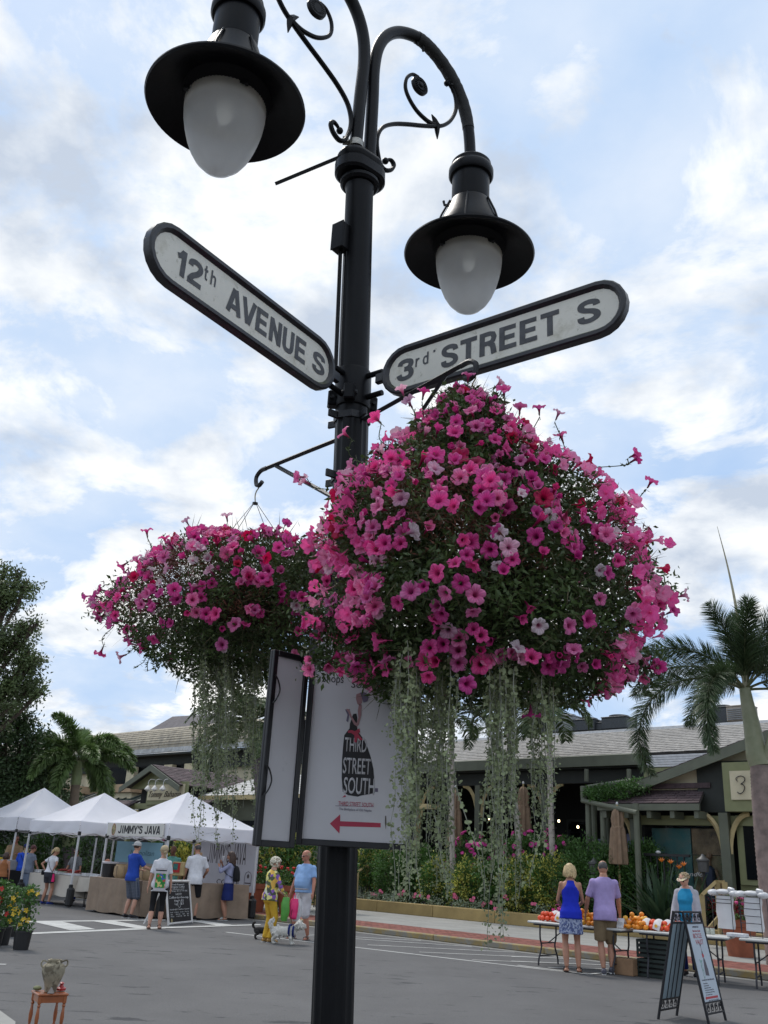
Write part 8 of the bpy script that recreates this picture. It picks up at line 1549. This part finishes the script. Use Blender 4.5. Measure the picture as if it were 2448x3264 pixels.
def crate(label, s, tt, z, hh_=.28):
    t = thing('crate', label, 'crate', S(s, tt, z), UANG)
    for x in (-1, 1):
        for y in (-1, 1): mb = MB(); mb.box((x*.28, y*.18, hh_/2), (.03, .03, hh_)); mb.build('corner_post', crm, t)
    for i in range(4):
        z_ = .03+i*(hh_-.05)/3
        for y in (-1, 1): mb = MB(); mb.box((0, y*.19, z_), (.58, .012, .045)); mb.build('slat', crm, t)
        for x in (-1, 1): mb = MB(); mb.box((x*.29, 0, z_), (.012, .36, .045)); mb.build('slat', crm, t)
    mb = MB(); mb.box((0, 0, .012), (.56, .36, .02)); mb.build('crate_floor', crm, t); mb = MB(); mb.box((0, 0, hh_*.5), (.52, .32, hh_*.8), None, .02); mb.build('crate_load', inside, t)
for i, (s, tt, z, lb) in enumerate(((SX(2092, -2.3), -2.3, 0, 'bottom dark crate of the stack under the fruit table'), (SX(2092, -2.3), -2.3, .30, 'top dark crate of the stack under the fruit table'))): crate(lb, s, tt, z)
obj_box('cardboard_box', 'brown cardboard box under the table right of the man in lavender', 'box', S(9.0, -2.5, 0), (.42, .32, .26), mat('cardboard', (.26, .155, .085), .85, 0, .15, 8)); obj_box('cardboard_box', 'smaller reddish box beside the brown cardboard box', 'box', S(9.05, -2.0, 0), (.3, .25, .2), mat('cardboard_red', (.28, .09, .05), .85))
for i in range(3):
    t = thing('jar', ['left', 'middle', 'right'][i]+' jar of three with brown lids beside the sandwich board', 'jar', S(SX(2243+i*13, -1.95), -1.95, .732)); mb = MB(); mb.lathe([(.005, 0), (.038, 0), (.04, .09), (.034, .10), (.005, .10)], 14); mb.build('jar_body', mat('jar_label_pale', (.40, .42, .36), .4, 0, .3, 30), t, True); mb = MB(); mb.lathe([(.036, .10), (.038, .118), (.005, .12)], 14); mb.build('jar_lid', mat('jar_lid_brown', (.12, .05, .03), .5), t, True)
obj_box('food_tray', 'white paper tray on the table between the two bag racks', 'tray', S(SX(2348, -2.05), -2.05, .732), (.30, .2, .06), tray)
pbag = mat('plastic_bag_white', (.74, .74, .75), .35, 0, .05, 6, .6, 18, trans=.2)
def bagrack(label, s, tt, w_, bars, seed):
    g = random.Random(seed); t = thing('bag_rack', 'wire rack holding '+label, 'rack', S(s, tt, .732), UANG-.12); H_ = .68
    for x in (-1, 1): mb = MB(); mb.tube([(x*w_/2, -.1, 0), (x*w_/2, -.1, H_*.9), (x*w_/2, .0, H_*.96), (x*w_/2, .12, H_*.9), (x*w_/2, .16, 0)], .006, 5); mb.build('wire_upright', tleg, t)
    for z in bars: mb = MB(); mb.tube([(-w_/2, -.102, z), (w_/2, -.102, z)], .006, 5); mb.build('wire_bar', tleg, t)
    mb = MB(); mb.tube([(-w_/2, .12, .02), (w_/2, .12, .02)], .006, 5); mb.build('wire_bar', tleg, t)
    t2 = thing('carrier_bags', 'bundle of white plastic carrier bags on the rack '+('nearest the sandwich board' if seed == 1 else 'at the right edge'), 'bags', S(s, tt, .732), UANG-.12); mb = MB(); rs = []
    for i in range(9): u = i/8; rs.append((.01*math.sin(i), 0, .10+.52*u, (w_/2-.02)*(.98+.03*math.sin(i*2)), .05+.02*math.sin(PI*u)))
    rings(mb, rs, None, 24); mb.build('bag_bundle', pbag, t2, True, sharp=60); mb = MB()
    for x in (-1, 1): mb.ell((x*(w_/2+.02), -.01, .66), (.10, .09, .055), 10, 7)
    mb.ell((.0, -.02, .68), (w_*.42, .08, .045), 10, 7); mb.box((.0, -.03, .735), (.11, .07, .07), Matrix.Rotation(R(12), 4, 'Y'), .015); o = mb.build('bag_handles', pbag, t2, True, sharp=40)
bagrack('the left bundle of white carrier bags', SX(2315, -1.75), -1.75, .36, (.50, .56, .62), 1); bagrack('the right bundle of white carrier bags', SX(2405, -1.85), -1.85, .36, (.22, .33, .44, .53, .62), 2)
# ================================================================ bicycle valet sandwich board
bbm = mat('wrought_iron_black', (.012, .012, .015), .45, .2); pal = mat('board_pale_blue', (.46, .52, .58), .45, 0, .05, 2); backp = mat('board_back_grey_blue', (.22, .29, .33), .5, 0, .12, 3)
aN, aF, bN, bF = G(2089, 3254), G(2165, 3233), G(2249, 3264), G(2324, 3254); ax = ((aF-aN)+(bF-bN)).normalized(); wdt = .56; mA, mB_ = (aN+aF)/2, (bN+bF)/2; cen = (mA+mB_)/2; apex = V((cen.x, cen.y, 0))
sb = thing('sandwich_board', 'black iron sandwich board advertising bicycle valet with a red arrow', 'sandwich board', cen); Hh = 1.17; topc = None
topc = AT(2190, 2905, cen.y); Hh = topc.z
for nm, mid, fm_ in (('rear_panel', mA, backp), ('front_panel', mB_, pal)):
    tp = topc+(mid-cen)*.06; tp.z = Hh; up = (tp-mid); Ll = up.length; xdir = ax.copy(); nrm = xdir.cross(up).normalized(); outw = (mid-cen); 
    if nrm.dot(outw) < 0: xdir = -xdir; nrm = -nrm
    Mp = frame(xdir, up, o=mid); Mi = WM[sb.name].inverted() @ Mp
    fr = MB()
    for x in (-1, 1): fr.box((x*(wdt/2-.012), Ll/2, 0), (.026, Ll, .026), Mi, .003)
    for y in (.10, .215, Ll-.135, Ll-.012): fr.box((0, y, 0), (wdt-.05, .02, .02), Mi)
    po = fr.build(nm+'_frame', bbm, sb)
    for y0, hh_ in ((.157, .05), (Ll-.073, .05)):
        for k in range(4):
            cx = (-1.5+k)*(wdt-.08)/4; mb = MB(); mb.tube([(cx+.036*math.cos(a)*(1-.25*a/9), y0+.042*math.sin(a)*(1-.05*a), .001*a) for a in np.linspace(0, 9, 22)], .0055, 4, True, Mi); mb.tube([(cx-.045, y0-.045, 0), (cx, y0, 0), (cx+.045, y0+.045, 0)], .0045, 4, True, Mi); mb.build('scroll_work', bbm, sb)
    mb = MB(); mb.box((0, (.225+Ll-.145)/2, 0), (wdt-.05, Ll-.37, .008), Mi); mb.build(nm, fm_, sb)
    if nm == 'rear_panel':
        for x in (-.12, .0, .12): mb = MB(); mb.box((x, (.225+Ll-.145)/2, 0), (.012, Ll-.37, .022), Mi); mb.build('rear_slat', bbm, sb)
    else:
        fl = 1 if (Mp.to_3x3() @ V((0, 0, 1))).dot(CAM-mid) > 0 else -1
        Mt = Mi if fl > 0 else Mi @ Matrix.Rotation(PI, 4, 'Y'); TT = lambda s_, xx, yy, hh_, ww, m_, b_=0: text(s_, m_, sb, Mt @ Matrix.Translation((xx-ww/2, yy, .0048)), hh_, ww, b_, .001)
        ppx = mat('panel_print_dark', (.10, .09, .11), .6); ppr = mat('panel_print_red', (.42, .05, .06), .6)
        TT('COMPLIMENTARY', 0, Ll-.19, .022, .20, ppx); TT('Third Street South', 0, Ll-.235, .024, .24, ppr); TT('BICYCLE', .0, Ll-.305, .055, .26, ppr, .005); TT('VALET', .02, Ll-.375, .055, .24, ppr, .005)
        def AP(nm_, pts, m_, z=.005): mb = MB(); mb.prism(pts, .001, Mt @ Matrix.Translation((0, 0, z))); mb.build(nm_, m_, sb)
        AP('printed_gown', [(-.02, .50), (.08, .49), (.085, .56), (.06, .66), (.035, .70), (.005, .66), (-.015, .58)], ppx); AP('printed_bow', [(.0, .69), (.05, .70), (.045, .73), (.0, .735)], ppr, .0065); AP('printed_body', [(.01, .70), (.035, .70), (.03, .76), (.015, .77)], inkblack, .006); AP('printed_neck', [(.017, .77), (.027, .77), (.024, .82), (.018, .82)], mat('print_skin', (0, 0, 0))); mb = MB(); mb.lathe([(0, 0), (.016, 0), (.016, .001), (0, .001)], 10, Mt @ Matrix.Translation((.018, .83, .0055))); mb.build('printed_head', ppx, sb)
        bike = mat('print_pale_teal', (.22, .38, .34), .6)
        for cx, cy, r_ in ((-.075, .60, .05), (-.07, .52, .045)): mb = MB(); mb.lathe([(r_-.005, 0), (r_, 0), (r_, .001), (r_-.005, .001)], 20, Mt @ Matrix.Translation((cx, cy, .0055)), (0, 0, 0), .5, 1.1, ring=True); mb.build('printed_wheel', bike, sb)
        AP('printed_bicycle', [(-.12, .68), (-.07, .66), (-.03, .67), (-.035, .655), (-.08, .64), (-.085, .48), (-.075, .42), (-.09, .48), (-.095, .65)], bike)
        for k, (yy, ww) in enumerate(((.60, .0), (.66, .0))): pass
        TT('SOUTH', .035, .53, .03, .085, inkwhite); TT('STREET', .035, .575, .028, .07, inkwhite); TT('Let us watch your bicycle while you shop', .01, .445, .02, .38, ppx)
        for k, s_ in enumerate(('Every Saturday', 'Free and attended', 'Bring your bike to the rack', 'on Third Street between 12th', 'and 13th Avenue South during', 'the market hours')): text(s_, ppx, sb, Mt @ Matrix.Translation((-.16, .41-.024*k, .0048)), .014, (.13, .15, .20, .27, .28, .2)[k], 0, .001)
        AP('printed_arrow', [(-.20, .262), (-.165, .285), (-.165, .275), (.19, .275), (.19, .252), (-.165, .252), (-.165, .24)], ppr); TT('info: Third Street South', .04, .228, .014, .30, ppx)
